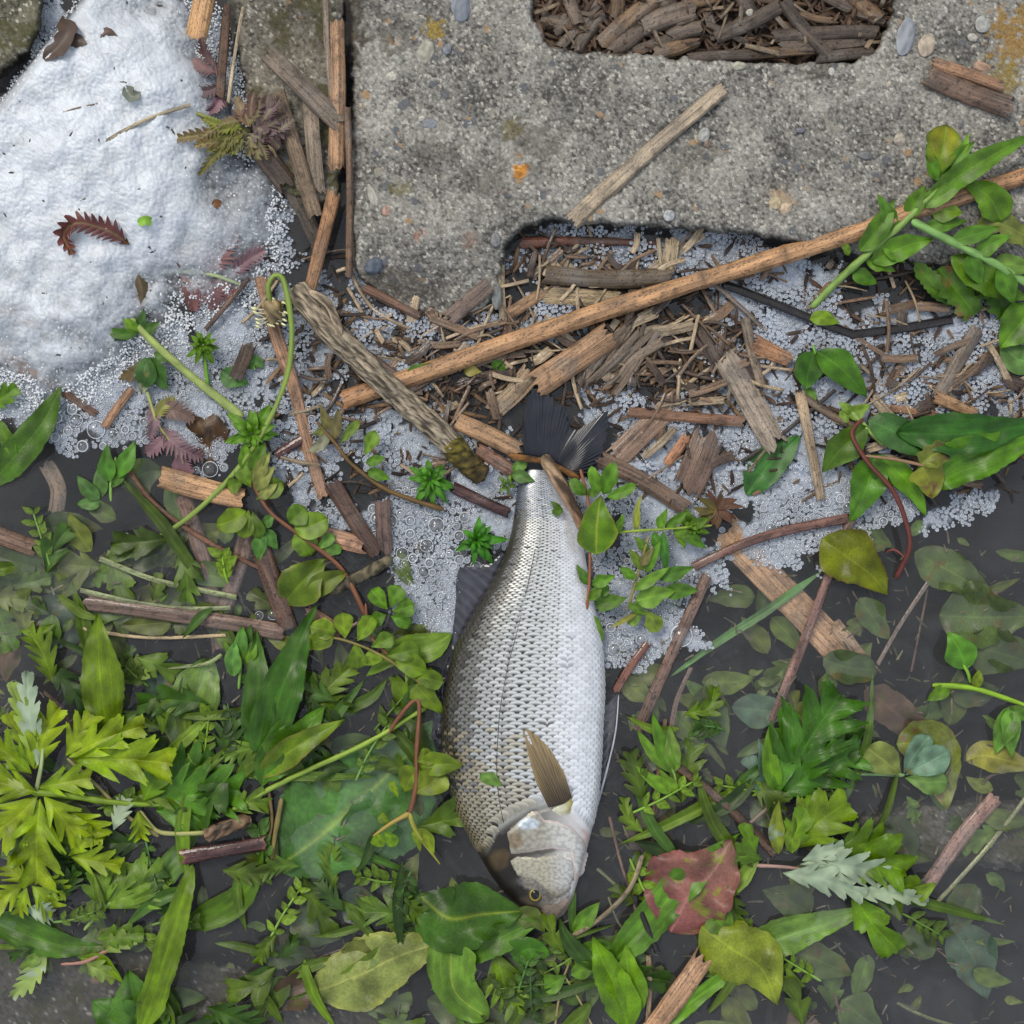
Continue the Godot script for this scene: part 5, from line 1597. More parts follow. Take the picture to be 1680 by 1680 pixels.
	sprig("feathery_plant", "drooping feathery purple tuft at the water's edge under the green sprig", "plant", [[[[240, 640, 10], [262, 700, 12], [296, 748, 8], [306, 786, 3]], 6, 4, C(150, 158, 90)]], [
		[250, 670, 318, 690, 44, "strap", C(118, 94, 84), 12, 8, 0.1, {lobes = 12, depth = 0.88, mat = "soft_leaf"}], [262, 700, 334, 752, 46, "strap", C(122, 92, 98), 10, 4, -0.1, {lobes = 12, depth = 0.88, mat = "soft_leaf"}], [270, 712, 240, 744, 40, "strap", C(128, 96, 104), 10, 4, 0.1, {lobes = 11, depth = 0.88, mat = "soft_leaf"}], [290, 740, 306, 788, 44, "strap", C(124, 88, 98), 8, 3, 0.0, {lobes = 11, depth = 0.88, mat = "soft_leaf"}], [246, 660, 246, 722, 36, "strap", C(130, 104, 110), 10, 5, 0.1, {lobes = 11, depth = 0.88, mat = "soft_leaf"}], [256, 690, 286, 652, 30, "strap", C(126, 130, 84), 12, 12, 0.1, {lobes = 10, depth = 0.88, mat = "soft_leaf"}]])
	leaf("dead_leaf", "round soaked brown leaf by the feathery tuft, glossy with water", [[314, 680, 3], [336, 712, 5], [352, 762, 1]], 72, "round", C(88, 60, 28), {fold = -0.2, wave = 0.12, spots = 0.1, spot = C(46, 32, 18)})

	# --- the plantain flower on its long bent stem
	var pf := thing("plantain_flower", "fluffy plantain flower head drooping from a long curved green stem", "flower", W(447, 505, 20))
	var mb := MB.new()
	tube(mb, [[444, 498, 40], [440, 470, 54], [450, 452, 60], [465, 460, 58], [477, 520, 50], [478, 570, 44], [468, 626, 38], [434, 704, 32], [384, 776, 26], [318, 842, 14], [240, 896, 0]], 4.6, 4.2, C(120, 142, 58), 9)
	obj("stem", mb.done(), M.stem, pf)
	mb = MB.new()
	tube(mb, [[446, 492, 40], [447, 508, 40], [449, 530, 38]], 19, 16, C(126, 108, 74), 16, 0.9)
	roughen(mb, 4.0, 4.0)
	obj("flower_head", mb.done(), M.soft_leaf, pf)
	for k in 24:
		var a := TAU * k / 24.0 + R(-0.2, 0.2)
		var y := 500.0 + R(0, 28)
		mb = MB.new()
		var r := R(18, 32)
		tube(mb, [[447, y, 42], [447 + cos(a) * r * 0.6, y + sin(a) * r * 0.4, 46 + R(0, 8)], [447 + cos(a) * r, y + sin(a) * r * 0.7, 42 + R(-6, 6)]], 0.7, 0.7, C(214, 206, 176), 5)
		tube(mb, [[447 + cos(a) * r - 4, y + sin(a) * r * 0.7 - 2, 43], [447 + cos(a) * r, y + sin(a) * r * 0.7, 45], [447 + cos(a) * r + 4, y + sin(a) * r * 0.7 + 2, 43]], 2.2, 1.6, C(222, 220, 168), 6)
		obj("stamen", mb.done(), M.soft_leaf, pf)
	pf = thing("plantain_flower", "brown plantain seed head lying among the mugwort leaves", "flower", W(372, 1358, 16))
	mb = MB.new()
	tube(mb, [[230, 1330, 8], [256, 1362, 14], [290, 1368, 18], [338, 1366, 18]], 3.5, 4, C(150, 150, 90), 8)
	obj("stem", mb.done(), M.stem, pf)
	mb = MB.new()
	tube(mb, [[336, 1368, 18], [366, 1360, 22], [390, 1350, 22], [412, 1344, 16]], 14, 9, C(104, 82, 60), 18, 0.9)
	roughen(mb, 5.0, 3.5)
	obj("seed_head", mb.done(), M.soft_leaf, pf)

	# --- sprigs at the left
	sprig("vetch_sprig", "green sprig with a thick pale stem slanting over the bubbles left of centre", "plant", [[[[214, 522, 18], [262, 572, 20], [320, 622, 18], [398, 684, 16]], 12, 15, C(140, 156, 84)]], [
		[226, 548, 166, 536, 18, "lance", MG, 20, 22, 0.1], [224, 546, 176, 562, 18, "lance", DG, 20, 18, -0.1], [226, 546, 200, 520, 18, "lance", BG, 20, 24, 0], [228, 544, 236, 506, 17, "lance", DG, 20, 24, 0], [232, 548, 262, 528, 18, "lance", MG, 20, 22, 0],
		[238, 586, 232, 648, 34, "ovate", DG, 16, 8, 0.05, {spots = 0.05, spot = C(176, 180, 150)}], [244, 586, 276, 640, 32, "ovate", C(70, 116, 62), 16, 8, -0.05, {spots = 0.05, spot = C(160, 160, 120)}], [252, 580, 290, 590, 20, "lance", MG, 18, 14, 0], [236, 590, 196, 622, 28, "lance", C(104, 88, 52), 12, 6, 0.1, {lobes = 4, depth = 0.4}]])
	whorl("shoot_tip", "small star shaped green shoot tip beside the thick pale stem", "plant", 333, 566, 16, 34, 7, BG, {stem = [342, 640, 6]})
	leaf("leaf", "bluish green leaf under the dark slanted chip", [[362, 608, 5], [384, 622, 7], [408, 630, 4]], 32, "ovate", C(86, 140, 92), {})
	leaf("leaf", "small bluish leaf right of the dark slanted chip", [[404, 602, 5], [420, 592, 7], [432, 606, 4]], 22, "ovate", C(92, 140, 96), {})
	whorl("shoot_tip", "leafy green rosette where the thick pale stem meets the curved flower stem", "plant", 414, 712, 18, 54, 7, C(96, 148, 44), {w = 0.36})
	leaf("leaf", "long dark green leaf reaching up from the left rim over the water", [[-20, 800, 0], [30, 742, 10], [72, 690, 16], [102, 630, 14]], 58, "lance", C(82, 128, 52), {fold = 0.3, tip = C(74, 112, 34)})
	leaf("leaf", "yellow green lobed leaf at the left rim above the long dark one", [[-20, 668, 12], [2, 654, 14], [28, 634, 14]], 40, "strap", BG, {lobes = 3, depth = 0.5})
	leaf("leaf", "narrow folded leaf hanging at the left rim below the lobed one", [[2, 690, 10], [8, 716, 12], [30, 760, 6]], 22, "lance", BG, {})
	sprig("chickweed_sprig", "small upright sprig with paired leaves in the dark left water", "plant", [[[[182, 822, -2], [182, 790, 6], [190, 750, 12]], 6, 5, C(120, 160, 72)]], [
		[180, 790, 176, 728, 26, "lance", C(84, 142, 60), 8, 16, 0.06], [184, 786, 222, 722, 26, "lance", C(88, 146, 60), 8, 14, -0.06], [182, 800, 212, 768, 14, "lance", MG, 6, 8, 0], [164, 818, 126, 780, 24, "lance", C(92, 138, 92), 0, 5, 0.06], [166, 816, 160, 768, 24, "lance", C(94, 140, 92), 0, 6, 0], [166, 822, 124, 826, 24, "lance", C(96, 144, 96), 0, 3, 0.05]])
	sprig("chickweed_sprig", "upright light green sprig with oval leaves right of the big pointed leaf", "plant", [[[[392, 1130, 2], [396, 1080, 8], [400, 1030, 12]], 6, 4, C(110, 150, 62)]], [
		[384, 1110, 386, 1050, 28, "ovate", C(104, 160, 96), 6, 14, 0.05], [392, 1086, 398, 1026, 24, "lance", C(96, 152, 84), 8, 16, 0], [396, 1090, 420, 1048, 22, "lance", BG, 8, 12, -0.05], [400, 1074, 412, 1024, 22, "ovate", MG, 8, 12, 0], [388, 1090, 366, 1050, 12, "lance", BG, 8, 10, 0], [396, 1120, 424, 1100, 18, "lance", MG, 4, 6, 0]])

	# --- locust like sprigs with round leaflets
	var kx := {mat = "soft_leaf"}
	sprig("locust_sprig", "leafy sprig with round light green leaflets on a red stem left of the foam", "plant", [[[[404, 766, 24], [440, 836, 20], [500, 884, 18], [560, 934, 16], [600, 1010, 16]], 6, 9, C(116, 74, 50)]], [
		[404, 838, 354, 862, 40, "round", C(118, 150, 40), 20, 16, 0.08], [408, 836, 398, 884, 30, "spoon", C(108, 140, 36), 20, 16, 0], [414, 838, 426, 884, 26, "spoon", C(84, 118, 30), 20, 18, 0], [482, 868, 538, 850, 46, "round", C(112, 148, 40), 20, 22, -0.05], [484, 874, 512, 912, 42, "round", C(108, 148, 42), 18, 14, 0.05], [474, 858, 502, 832, 38, "round", C(96, 134, 38), 20, 22, 0],
		[420, 820, 464, 790, 34, "spoon", C(104, 138, 36), 22, 26, 0], [412, 800, 390, 762, 28, "spoon", C(104, 142, 40), 24, 28, 0], [418, 796, 444, 740, 22, "lance", C(150, 160, 110), 26, 34, 0.05], [420, 806, 452, 764, 20, "lance", C(140, 152, 104), 26, 32, 0.05], [424, 818, 456, 792, 18, "lance", C(146, 158, 112), 26, 28, 0.0], [400, 790, 372, 800, 26, "spoon", C(110, 146, 40), 22, 24, 0], [406, 772, 400, 726, 26, "lance", BG, 26, 30, 0], [412, 776, 436, 726, 24, "lance", BG, 26, 30, 0],
		[428, 872, 424, 922, 24, "lance", C(86, 144, 72), 14, 10, 0], [432, 868, 456, 902, 22, "lance", C(90, 150, 80), 14, 10, 0], [430, 866, 450, 842, 18, "lance", C(96, 152, 84), 14, 16, 0], [520, 902, 548, 876, 22, "spoon", C(100, 150, 70), 16, 18, 0], [524, 906, 562, 900, 20, "spoon", C(96, 146, 70), 16, 14, 0]])
	sprig("locust_sprig", "slender olive sprig arching over the foam below the mossy twig end", "plant", [[[[520, 692, 22], [552, 730, 26], [580, 764, 24], [640, 806, 20], [728, 836, 12]], 5, 9, C(98, 74, 34)]], [
		[598, 748, 616, 706, 24, "spoon", C(112, 152, 60), 26, 30, 0], [600, 760, 632, 750, 18, "lance", C(86, 132, 42), 26, 26, 0], [602, 772, 640, 786, 20, "lance", C(92, 138, 44), 24, 20, 0], [540, 712, 504, 742, 18, "lance", C(150, 150, 120), 24, 22, 0.1], [536, 706, 512, 712, 14, "lance", C(120, 130, 80), 24, 24, 0], [548, 722, 556, 670, 20, "lance", C(126, 116, 70), 24, 30, 0], [540, 706, 526, 664, 16, "lance", C(120, 112, 60), 24, 30, 0], [556, 728, 590, 690, 18, "spoon", C(110, 140, 60), 26, 30, 0]])
	sprig("locust_sprig", "arching sprig with pale rimmed round leaflets left of the fish's back", "plant", [[[[508, 1040, 20], [570, 1052, 26], [630, 1078, 28], [700, 1128, 24]], 4, 5, C(120, 110, 54)], [[[600, 990, 20], [606, 1040, 22], [640, 1078, 24]], 5, 5, C(124, 78, 52)]], [
		[552, 1036, 508, 1028, 36, "round", C(116, 150, 44), 26, 24, 0, {edge = C(170, 180, 90)}], [548, 1046, 502, 1056, 34, "round", C(112, 146, 40), 26, 22, 0, {edge = C(160, 172, 84)}], [566, 1048, 562, 1004, 34, "spoon", C(120, 152, 42), 26, 30, 0], [584, 1054, 586, 1098, 36, "spoon", C(104, 138, 30), 26, 22, 0], [586, 1052, 612, 1010, 32, "spoon", C(110, 146, 40), 26, 32, 0], [608, 1062, 646, 1044, 28, "spoon", C(106, 146, 44), 28, 32, 0], [606, 1066, 612, 1092, 36, "spoon", C(110, 144, 34), 26, 24, 0], [632, 1076, 690, 1064, 34, "spoon", C(104, 142, 32), 28, 30, 0], [648, 1084, 700, 1100, 38, "round", C(106, 142, 28), 28, 26, 0], [676, 1106, 728, 1120, 34, "spoon", C(110, 146, 30), 26, 26, 0], [682, 1124, 726, 1170, 42, "heart", C(112, 144, 30), 26, 20, 0],
		[636, 1000, 608, 966, 32, "spoon", C(104, 154, 46), 18, 20, 0], [640, 998, 656, 960, 32, "spoon", C(100, 150, 44), 18, 22, 0], [644, 1004, 680, 992, 32, "spoon", C(98, 146, 42), 18, 18, 0], [640, 1010, 676, 1024, 26, "spoon", C(88, 138, 44), 16, 14, 0], [634, 1008, 610, 1020, 26, "spoon", C(92, 140, 44), 16, 14, 0]])
	sprig("locust_sprig", "red stemmed sprig with unfolding leaves against the fish's back", "plant", [[[[626, 1222, 6], [654, 1178, 20], [686, 1150, 26], [684, 1230, 40], [682, 1290, 44], [672, 1334, 40]], 7, 8, C(112, 68, 46)], [[[672, 1334, 40], [640, 1352, 36], [612, 1372, 28]], 10, 4, C(150, 128, 60)], [[[672, 1334, 40], [684, 1366, 38], [722, 1418, 26]], 9, 3, C(140, 140, 50)]], [
		[690, 1258, 760, 1256, 42, "ovate", C(112, 142, 28), 44, 52, 0.05], [688, 1262, 664, 1300, 44, "ovate", C(120, 148, 36), 42, 40, -0.08], [684, 1250, 712, 1236, 30, "spoon", C(120, 146, 40), 46, 52, 0], [676, 1300, 726, 1264, 50, "spoon", C(124, 148, 44), 42, 50, -0.1], [684, 1360, 712, 1402, 20, "lance", C(126, 150, 40), 38, 30, 0.1], [680, 1356, 690, 1398, 14, "lance", C(120, 146, 40), 38, 30, 0], [624, 1364, 618, 1390, 26, "spoon", C(110, 150, 20), 30, 26, 0], [630, 1362, 650, 1388, 24, "spoon", C(104, 146, 24), 30, 24, 0], [640, 1350, 620, 1338, 18, "spoon", C(118, 150, 30), 34, 34, 0], [654, 1310, 640, 1280, 14, "spoon", C(118, 150, 30), 36, 38, 0]])

	# --- star shaped tips in the foam
	whorl("shoot_tip", "larger bright green star shaped shoot tip in the foam left of the fish's tail", "plant", 706, 786, 10, 50, 8, C(84, 150, 56), {w = 0.3, tilt = Vector2(0.1, 0.35)})
	whorl("shoot_tip", "bright green star shaped shoot tip in the foam above the back fin", "plant", 782, 886, 10, 44, 7, C(72, 150, 44), {w = 0.3, tilt = Vector2(0.25, 0.2)})
	whorl("shoot_tip", "tiny faded shoot tip in the foam beside the tail root", "plant", 832, 796, 8, 20, 5, C(110, 150, 84), {})
	leaf("leaf", "small oval green leaf touching the fish's tail root", [[838, 778, 14], [856, 782, 20], [878, 790, 22]], 20, "ovate", C(98, 146, 88), {})
	leaf("leaf", "smaller leaf above the oval one at the tail root", [[842, 774, 14], [852, 764, 18], [866, 760, 16]], 20, "round", C(112, 158, 96), {})
	leaf("leaf", "small green oval leaf stuck on the fish's flank", [[788, 1266, 54], [802, 1276, 58], [824, 1290, 58]], 24, "ovate", C(98, 140, 78), {fold = -0.1})
	leaf("leaf_scrap", "tiny dark red scrap stuck on the fish's white belly", [[962, 1237, 38], [967, 1239, 40], [972, 1242, 37]], 6, "ovate", C(96, 56, 44), {mat = "soft_leaf"})
	leaf("leaf_scrap", "tiny yellow lump of leaf under the long orange reed", [[760, 606, 10], [774, 608, 14], [790, 610, 10]], 18, "ovate", C(160, 150, 70), {mat = "soft_leaf"})
	leaf("leaf", "small green leaf tip sticking up behind the long orange reed", [[816, 610, 8], [820, 598, 14], [828, 586, 14]], 24, "ovate", C(76, 128, 30), {})
	leaf("leaf_scrap", "green torn leaf scrap lying against the long orange reed", [[664, 620, 16], [684, 610, 19], [712, 596, 21]], 24, "lance", C(98, 140, 78), {})

	# --- the leafy sprig right of the fish
	var big := C(98, 142, 32)
	sprig("locust_sprig", "many leaved sprig with a big upright oval leaf, right of the fish's belly", "plant", [[[[952, 770, 26], [966, 830, 44], [968, 910, 46], [966, 970, 40], [958, 1030, 26]], 5, 5, C(136, 84, 52)], [[[1004, 874, 30], [1090, 868, 36], [1168, 862, 26]], 5, 4, C(128, 150, 50)], [[[1030, 1000, 20], [1050, 930, 34], [1064, 880, 36]], 5, 4, C(130, 120, 66)]], [
		[978, 910, 986, 812, 62, "ovate", big, 46, 64, 0.03, {edge = C(150, 170, 70), vein = C(160, 176, 90)}], [982, 812, 970, 764, 22, "round", C(98, 150, 40), 50, 58, 0], [990, 812, 1008, 758, 27, "round", C(92, 146, 36), 50, 60, 0], [996, 816, 1044, 794, 21, "round", C(98, 150, 46), 50, 52, -0.05], [962, 812, 934, 786, 22, "round", C(84, 130, 32), 46, 46, 0], [966, 814, 982, 800, 16, "lance", C(86, 130, 34), 46, 50, 0], [922, 836, 902, 822, 9, "lance", C(84, 128, 40), 36, 34, 0], [924, 836, 906, 842, 15, "round", C(80, 120, 34), 36, 34, 0],
		[966, 960, 946, 926, 17, "lance", MG, 40, 38, 0], [970, 960, 1010, 944, 20, "lance", C(92, 146, 40), 40, 42, 0], [966, 986, 990, 958, 16, "lance", BG, 38, 42, 0], [962, 1020, 938, 1032, 15, "heart", C(88, 132, 40), 28, 24, 0], [976, 1010, 990, 1056, 13, "lance", C(112, 156, 72), 28, 16, 0],
		[1000, 962, 974, 974, 20, "lance", C(88, 136, 60), 32, 26, 0], [1030, 980, 976, 990, 30, "spoon", C(92, 138, 44), 30, 24, 0.05], [1040, 968, 1100, 930, 20, "lance", C(110, 158, 62), 34, 38, 0], [1042, 986, 1110, 968, 31, "ovate", C(112, 158, 72), 28, 26, 0], [1060, 940, 1084, 886, 17, "lance", C(94, 146, 44), 34, 40, 0], [1056, 936, 1032, 900, 17, "lance", C(110, 140, 60), 34, 40, 0], [1088, 972, 1146, 968, 27, "ovate", C(98, 150, 60), 24, 18, 0], [1080, 950, 1140, 930, 22, "ovate", C(88, 142, 54), 28, 24, 0], [1056, 1000, 1030, 1024, 22, "spoon", C(116, 160, 70), 24, 18, 0], [1060, 1000, 1082, 1036, 30, "spoon", C(130, 160, 80), 22, 14, 0], [1046, 1006, 1000, 1030, 8, "lance", C(156, 160, 90), 24, 18, 0], [1050, 930, 1074, 896, 13, "lance", C(140, 132, 76), 38, 44, 0], [1044, 950, 1016, 930, 17, "lance", C(90, 140, 44), 36, 36, 0],
		[1080, 868, 1094, 834, 17, "lance", C(98, 150, 40), 36, 40, 0], [1090, 868, 1130, 838, 17, "lance", C(90, 140, 36), 34, 36, 0], [1074, 872, 1078, 906, 17, "lance", C(80, 136, 50), 34, 28, 0], [1088, 872, 1092, 940, 17, "lance", C(70, 128, 60), 32, 24, 0], [1110, 868, 1160, 900, 20, "lance", C(84, 134, 44), 30, 22, 0], [1130, 866, 1164, 850, 18, "lance", C(96, 140, 36), 30, 30, 0], [1110, 866, 1124, 900, 16, "lance", BG, 30, 24, 0], [1044, 876, 1052, 810, 11, "lance", C(150, 164, 84), 30, 36, 0.05], [1104, 870, 1140, 882, 18, "lance", C(112, 156, 50), 30, 26, 0], [1066, 906, 1040, 880, 16, "lance", C(96, 140, 44), 34, 36, 0], [1030, 990, 1064, 1010, 15, "lance", C(100, 146, 56), 26, 20, 0], [1010, 876, 1024, 842, 13, "lance", C(92, 140, 40), 36, 40, 0]])
	var spk := []
	for k in 13:
		var a := TAU * k / 13.0 + R(-0.2, 0.2)
		spk.append([1176, 836, 1176 + cos(a) * R(30, 54), 836 + sin(a) * R(20, 40), R(9, 16), "lance", C(112, 104, 44).lerp(C(112, 72, 56), R(0, 1)), 28, 30 + R(-8, 10), R(-0.1, 0.1), {mat = "blade"}])
	sprig("shoot_tip", "spiky olive and red shoot tip above the many leaved sprig", "plant", [[[[1150, 870, 20], [1166, 850, 26], [1176, 836, 28]], 5, 5, C(120, 100, 50)]], spk)
	whorl("shoot_tip", "small green shoot tip tucked behind the many leaved sprig", "plant", 1138, 868, 16, 34, 7, BG, {})

	# --- the hairy plant at the upper right
	sprig("fleabane", "hairy stemmed green plant leaning over the paver's right end", "plant", [[[[1332, 504, 6], [1384, 452, 22], [1420, 420, 38], [1490, 358, 56], [1560, 286, 72]], 13, 12, C(118, 148, 70)], [[[1496, 362, 58], [1560, 396, 60], [1620, 426, 54], [1700, 474, 40]], 13, 16, C(116, 156, 84)]], [
		[1410, 412, 1468, 326, 36, "lance", C(88, 138, 34), 42, 58, -0.05], [1488, 356, 1520, 304, 33, "lance", C(92, 140, 36), 56, 66, 0], [1530, 300, 1552, 204, 56, "spoon", C(82, 134, 42), 68, 80, -0.04, {tip = C(150, 150, 40)}], [1524, 324, 1700, 218, 37, "lance", C(96, 144, 50), 64, 76, 0.03, {arch = 0.1}], [1512, 340, 1600, 278, 32, "lance", C(100, 146, 52), 60, 76, 0], [1430, 430, 1532, 392, 42, "lance", C(92, 142, 40), 38, 52, 0.05], [1516, 372, 1588, 362, 23, "lance", C(84, 132, 42), 52, 54, 0], [1524, 342, 1580, 350, 36, "ovate", C(104, 142, 44), 56, 58, 0, {wave = 0.2}], [1578, 300, 1644, 364, 56, "spoon", C(104, 152, 48), 66, 60, 0.16, {wave = 0.2}], [1398, 446, 1440, 466, 28, "ovate", C(78, 128, 36), 26, 22, 0], [1392, 420, 1384, 392, 13, "lance", C(104, 140, 48), 34, 40, 0], [1470, 376, 1440, 318, 24, "lance", C(84, 138, 40), 52, 60, 0], [1546, 296, 1600, 232, 26, "lance", C(96, 150, 50), 70, 82, 0.05], [1556, 290, 1590, 216, 20, "lance", C(110, 158, 56), 72, 84, -0.05], [1560, 396, 1640, 372, 30, "lance", C(90, 144, 48), 60, 66, 0], [1600, 418, 1660, 386, 28, "lance", C(96, 150, 52), 56, 62, 0.05], [1590, 416, 1610, 470, 30, "lance", C(78, 128, 44), 56, 46, 0], [1640, 436, 1664, 500, 32, "lance", C(84, 136, 48), 52, 40, 0], [1450, 400, 1486, 432, 22, "lance", C(98, 150, 50), 44, 46, 0], [1538, 296, 1520, 236, 22, "lance", C(88, 140, 44), 70, 80, 0], [1420, 428, 1470, 446, 22, "lance", C(100, 146, 52), 34, 34, 0.05],
		[1500, 430, 1560, 504, 36, "lance", C(80, 122, 46), 30, 16, 0, {teeth = 0.3, spots = 0.1, spot = C(130, 104, 60)}], [1560, 420, 1690, 492, 50, "lance", C(96, 140, 52), 44, 26, -0.05], [1540, 440, 1600, 516, 56, "torn", C(84, 128, 50), 24, 12, 0, {teeth = 0.4, nteeth = 5.0, spots = 0.15, spot = C(122, 96, 60)}], [1600, 440, 1650, 520, 60, "torn", C(70, 112, 46), 24, 10, 0.1, {teeth = 0.4, nteeth = 6.0}], [1630, 430, 1700, 440, 36, "lance", C(110, 150, 84), 46, 40, 0]])
	leaf("torn_leaf", "pale olive torn leaf on the paver at the right rim", [[1604, 370, 48], [1644, 368, 52], [1690, 392, 48]], 44, "torn", C(124, 140, 88), {teeth = 0.4, nteeth = 4.0, wave = 0.15})
	leaf("leaf", "small lime leaf on the bent black stick", [[1328, 524, 14], [1350, 522, 18], [1378, 530, 14]], 24, "ovate", C(124, 162, 44), {})
	sprig("leaf_pair", "two oval dark green leaves joined at the tip above the pale splinter", "plant", [[[[1334, 566, 14], [1336, 574, 16], [1338, 582, 14]], 5, 5, C(110, 160, 60)]], [
		[1336, 576, 1322, 640, 52, "ovate", C(66, 118, 32), 16, 16, -0.04], [1340, 576, 1422, 652, 50, "lance", C(74, 126, 34), 16, 18, 0.06], [1330, 636, 1324, 664, 26, "round", C(100, 150, 70), 10, 8, 0]])
	leaf("leaf", "green leaf poking in at the right rim above the foam", [[1700, 500, 18], [1666, 540, 22], [1640, 572, 18]], 64, "ovate", C(92, 140, 44), {})
	leaf("leaf", "pale green leaf tip under foam at the right rim", [[1700, 590, 10], [1670, 590, 12], [1640, 560, 10]], 50, "ovate", C(112, 160, 110), {})
	leaf("leaf", "bubbly green leaf half drowned in foam near the black thin twig", [[1224, 812, 3], [1262, 762, 6], [1316, 712, 3]], 60, "lance", C(70, 128, 76), {})

	# --- group at the right rim
	sprig("weed_plant", "leafy weed with long dark and bright green leaves at the right rim", "plant", [[[[1395, 672, 16], [1420, 700, 22], [1450, 730, 24]], 9, 8, C(130, 160, 80)]], [
		[1470, 710, 1720, 690, 62, "lance", C(50, 104, 38), 28, 26, -0.04, {mat = "blade"}], [1500, 790, 1720, 716, 74, "lance", C(92, 148, 36), 20, 30, 0.04, {mat = "blade"}], [1424, 690, 1534, 752, 56, "lance", C(70, 116, 78), 26, 20, 0.05], [1424, 700, 1348, 776, 50, "lance", C(78, 116, 34), 24, 18, -0.05], [1436, 744, 1394, 858, 52, "lance", C(86, 142, 50), 22, 12, 0.05], [1446, 750, 1520, 848, 36, "lance", C(100, 156, 44), 24, 16, 0.08], [1440, 746, 1460, 800, 40, "lance", C(74, 126, 44), 22, 14, 0], [1390, 684, 1428, 664, 24, "ovate", C(130, 172, 70), 18, 20, 0], [1392, 680, 1374, 690, 20, "ovate", C(130, 170, 84), 18, 16, 0], [1400, 676, 1376, 660, 16, "lance", C(126, 168, 76), 18, 18, 0]])
	sprig("bindweed", "bare red bindweed stem curling over the water with a ragged yellowing leaf", "plant", [[[[1416, 688, 26], [1398, 712, 34], [1422, 756, 40], [1464, 804, 42], [1486, 856, 38], [1492, 900, 28], [1470, 948, 6]], 7, 9, C(96, 44, 36)], [[[1420, 748, 40], [1470, 754, 44], [1516, 764, 44]], 5, 5, C(140, 110, 80)], [[[1454, 906, 8], [1468, 902, 16], [1484, 914, 24]], 4, 4, C(104, 52, 42)]], [
		[1512, 766, 1530, 818, 66, "heart", C(138, 150, 70), 44, 34, 0.1, {spots = 0.06, spot = C(140, 90, 70)}], [1512, 762, 1556, 738, 46, "torn", C(132, 150, 74), 44, 46, 0.1, {teeth = 0.3, nteeth = 3.0, tip = C(60, 40, 40)}]])
	leaf("leaf", "shiny yellow green leaf with brown rim floating below the foam", [[1348, 884, 8], [1396, 918, 18], [1430, 944, 18], [1456, 976, 8]], 84, "ovate", C(112, 126, 20), {edge = C(96, 84, 30), wave = 0.12})
	leaf("grass_stalk", "thin blue green grass blade under water slanting towards the fish", [[1350, 936, 0], [1260, 1000, -4], [1180, 1052, -6], [1100, 1110, -8]], 15, "strap", C(92, 142, 100), {mat = "blade", cat = "grass stalk"})

	# --- right water
	sprig("pea_sprig", "fresh green sprig with long stem entering at the right rim", "plant", [[[[1530, 1124, 4], [1600, 1130, 8], [1690, 1160, 10]], 9, 8, C(126, 164, 36)], [[[1592, 1120, 6], [1588, 1104, 12], [1580, 1090, 14]], 7, 5, C(120, 164, 50)]], [
		[1586, 1098, 1554, 1036, 48, "ovate", C(88, 146, 56), 10, 22, -0.05], [1600, 1130, 1608, 1098, 18, "lance", YG, 10, 12, 0], [1560, 1126, 1520, 1150, 22, "lance", BG, 6, 4, 0], [1655, 1160, 1632, 1238, 40, "ovate", C(104, 156, 76), 10, 6, 0.04], [1662, 1160, 1660, 1244, 34, "ovate", C(104, 156, 80), 10, 6, -0.04], [1655, 1165, 1690, 1180, 26, "ovate", C(98, 150, 66), 10, 8, 0]])
	sprig("clover_leaf", "pale blue green leaf of three folded lobes floating in the right water", "leaf", [[[[1390, 1270, -1], [1440, 1270, 2], [1484, 1272, 4]], 6, 7, C(110, 140, 90)]], [
		[1482, 1270, 1526, 1206, 40, "spoon", C(120, 156, 126), 4, 8, 0.04], [1484, 1272, 1558, 1232, 50, "spoon", C(126, 162, 132), 4, 8, 0], [1484, 1276, 1556, 1282, 40, "spoon", C(110, 150, 104), 4, 5, -0.05], [1480, 1272, 1422, 1226, 60, "spoon", C(134, 152, 104), 2, 1, 0]])
	leaf("leaf", "yellowing leaf with veined underside beneath the pale clover leaf", [[1470, 1220, -3], [1530, 1230, -4], [1554, 1330, -8]], 90, "ovate", C(136, 152, 96), {spots = 0.05, spot = C(150, 120, 80)})
	leaf("dead_leaf", "curled tan leaf drifting at the right rim", [[1584, 1248, 0], [1620, 1240, 4], [1700, 1262, 0]], 50, "lance", C(150, 152, 96), {fold = -0.3})
	sprig("mugwort_shoot", "fan of deeply cut green mugwort leaves half under water on the right", "plant", [[[[1220, 1360, -2], [1250, 1334, 2], [1280, 1308, 4]], 7, 6, C(126, 112, 100)]], [
		[1278, 1308, 1378, 1140, 150, "strap", C(70, 122, 44), 4, 8, 0.03, {lobes = 4, depth = 0.72, skew = 1.0}], [1282, 1306, 1412, 1232, 120, "strap", C(72, 124, 48), 3, 4, 0.05, {lobes = 4, depth = 0.7, skew = 0.9}], [1278, 1306, 1262, 1190, 30, "lance", C(100, 150, 28), 6, 14, 0.06], [1276, 1304, 1296, 1160, 60, "strap", C(80, 138, 52), 5, 8, 0, {lobes = 3, depth = 0.5, skew = 1.0}], [1272, 1310, 1226, 1240, 44, "strap", C(92, 124, 100), 0, -4, 0, {lobes = 3, depth = 0.5}], [1270, 1312, 1244, 1210, 24, "lance", C(92, 124, 100), 0, -2, 0]])
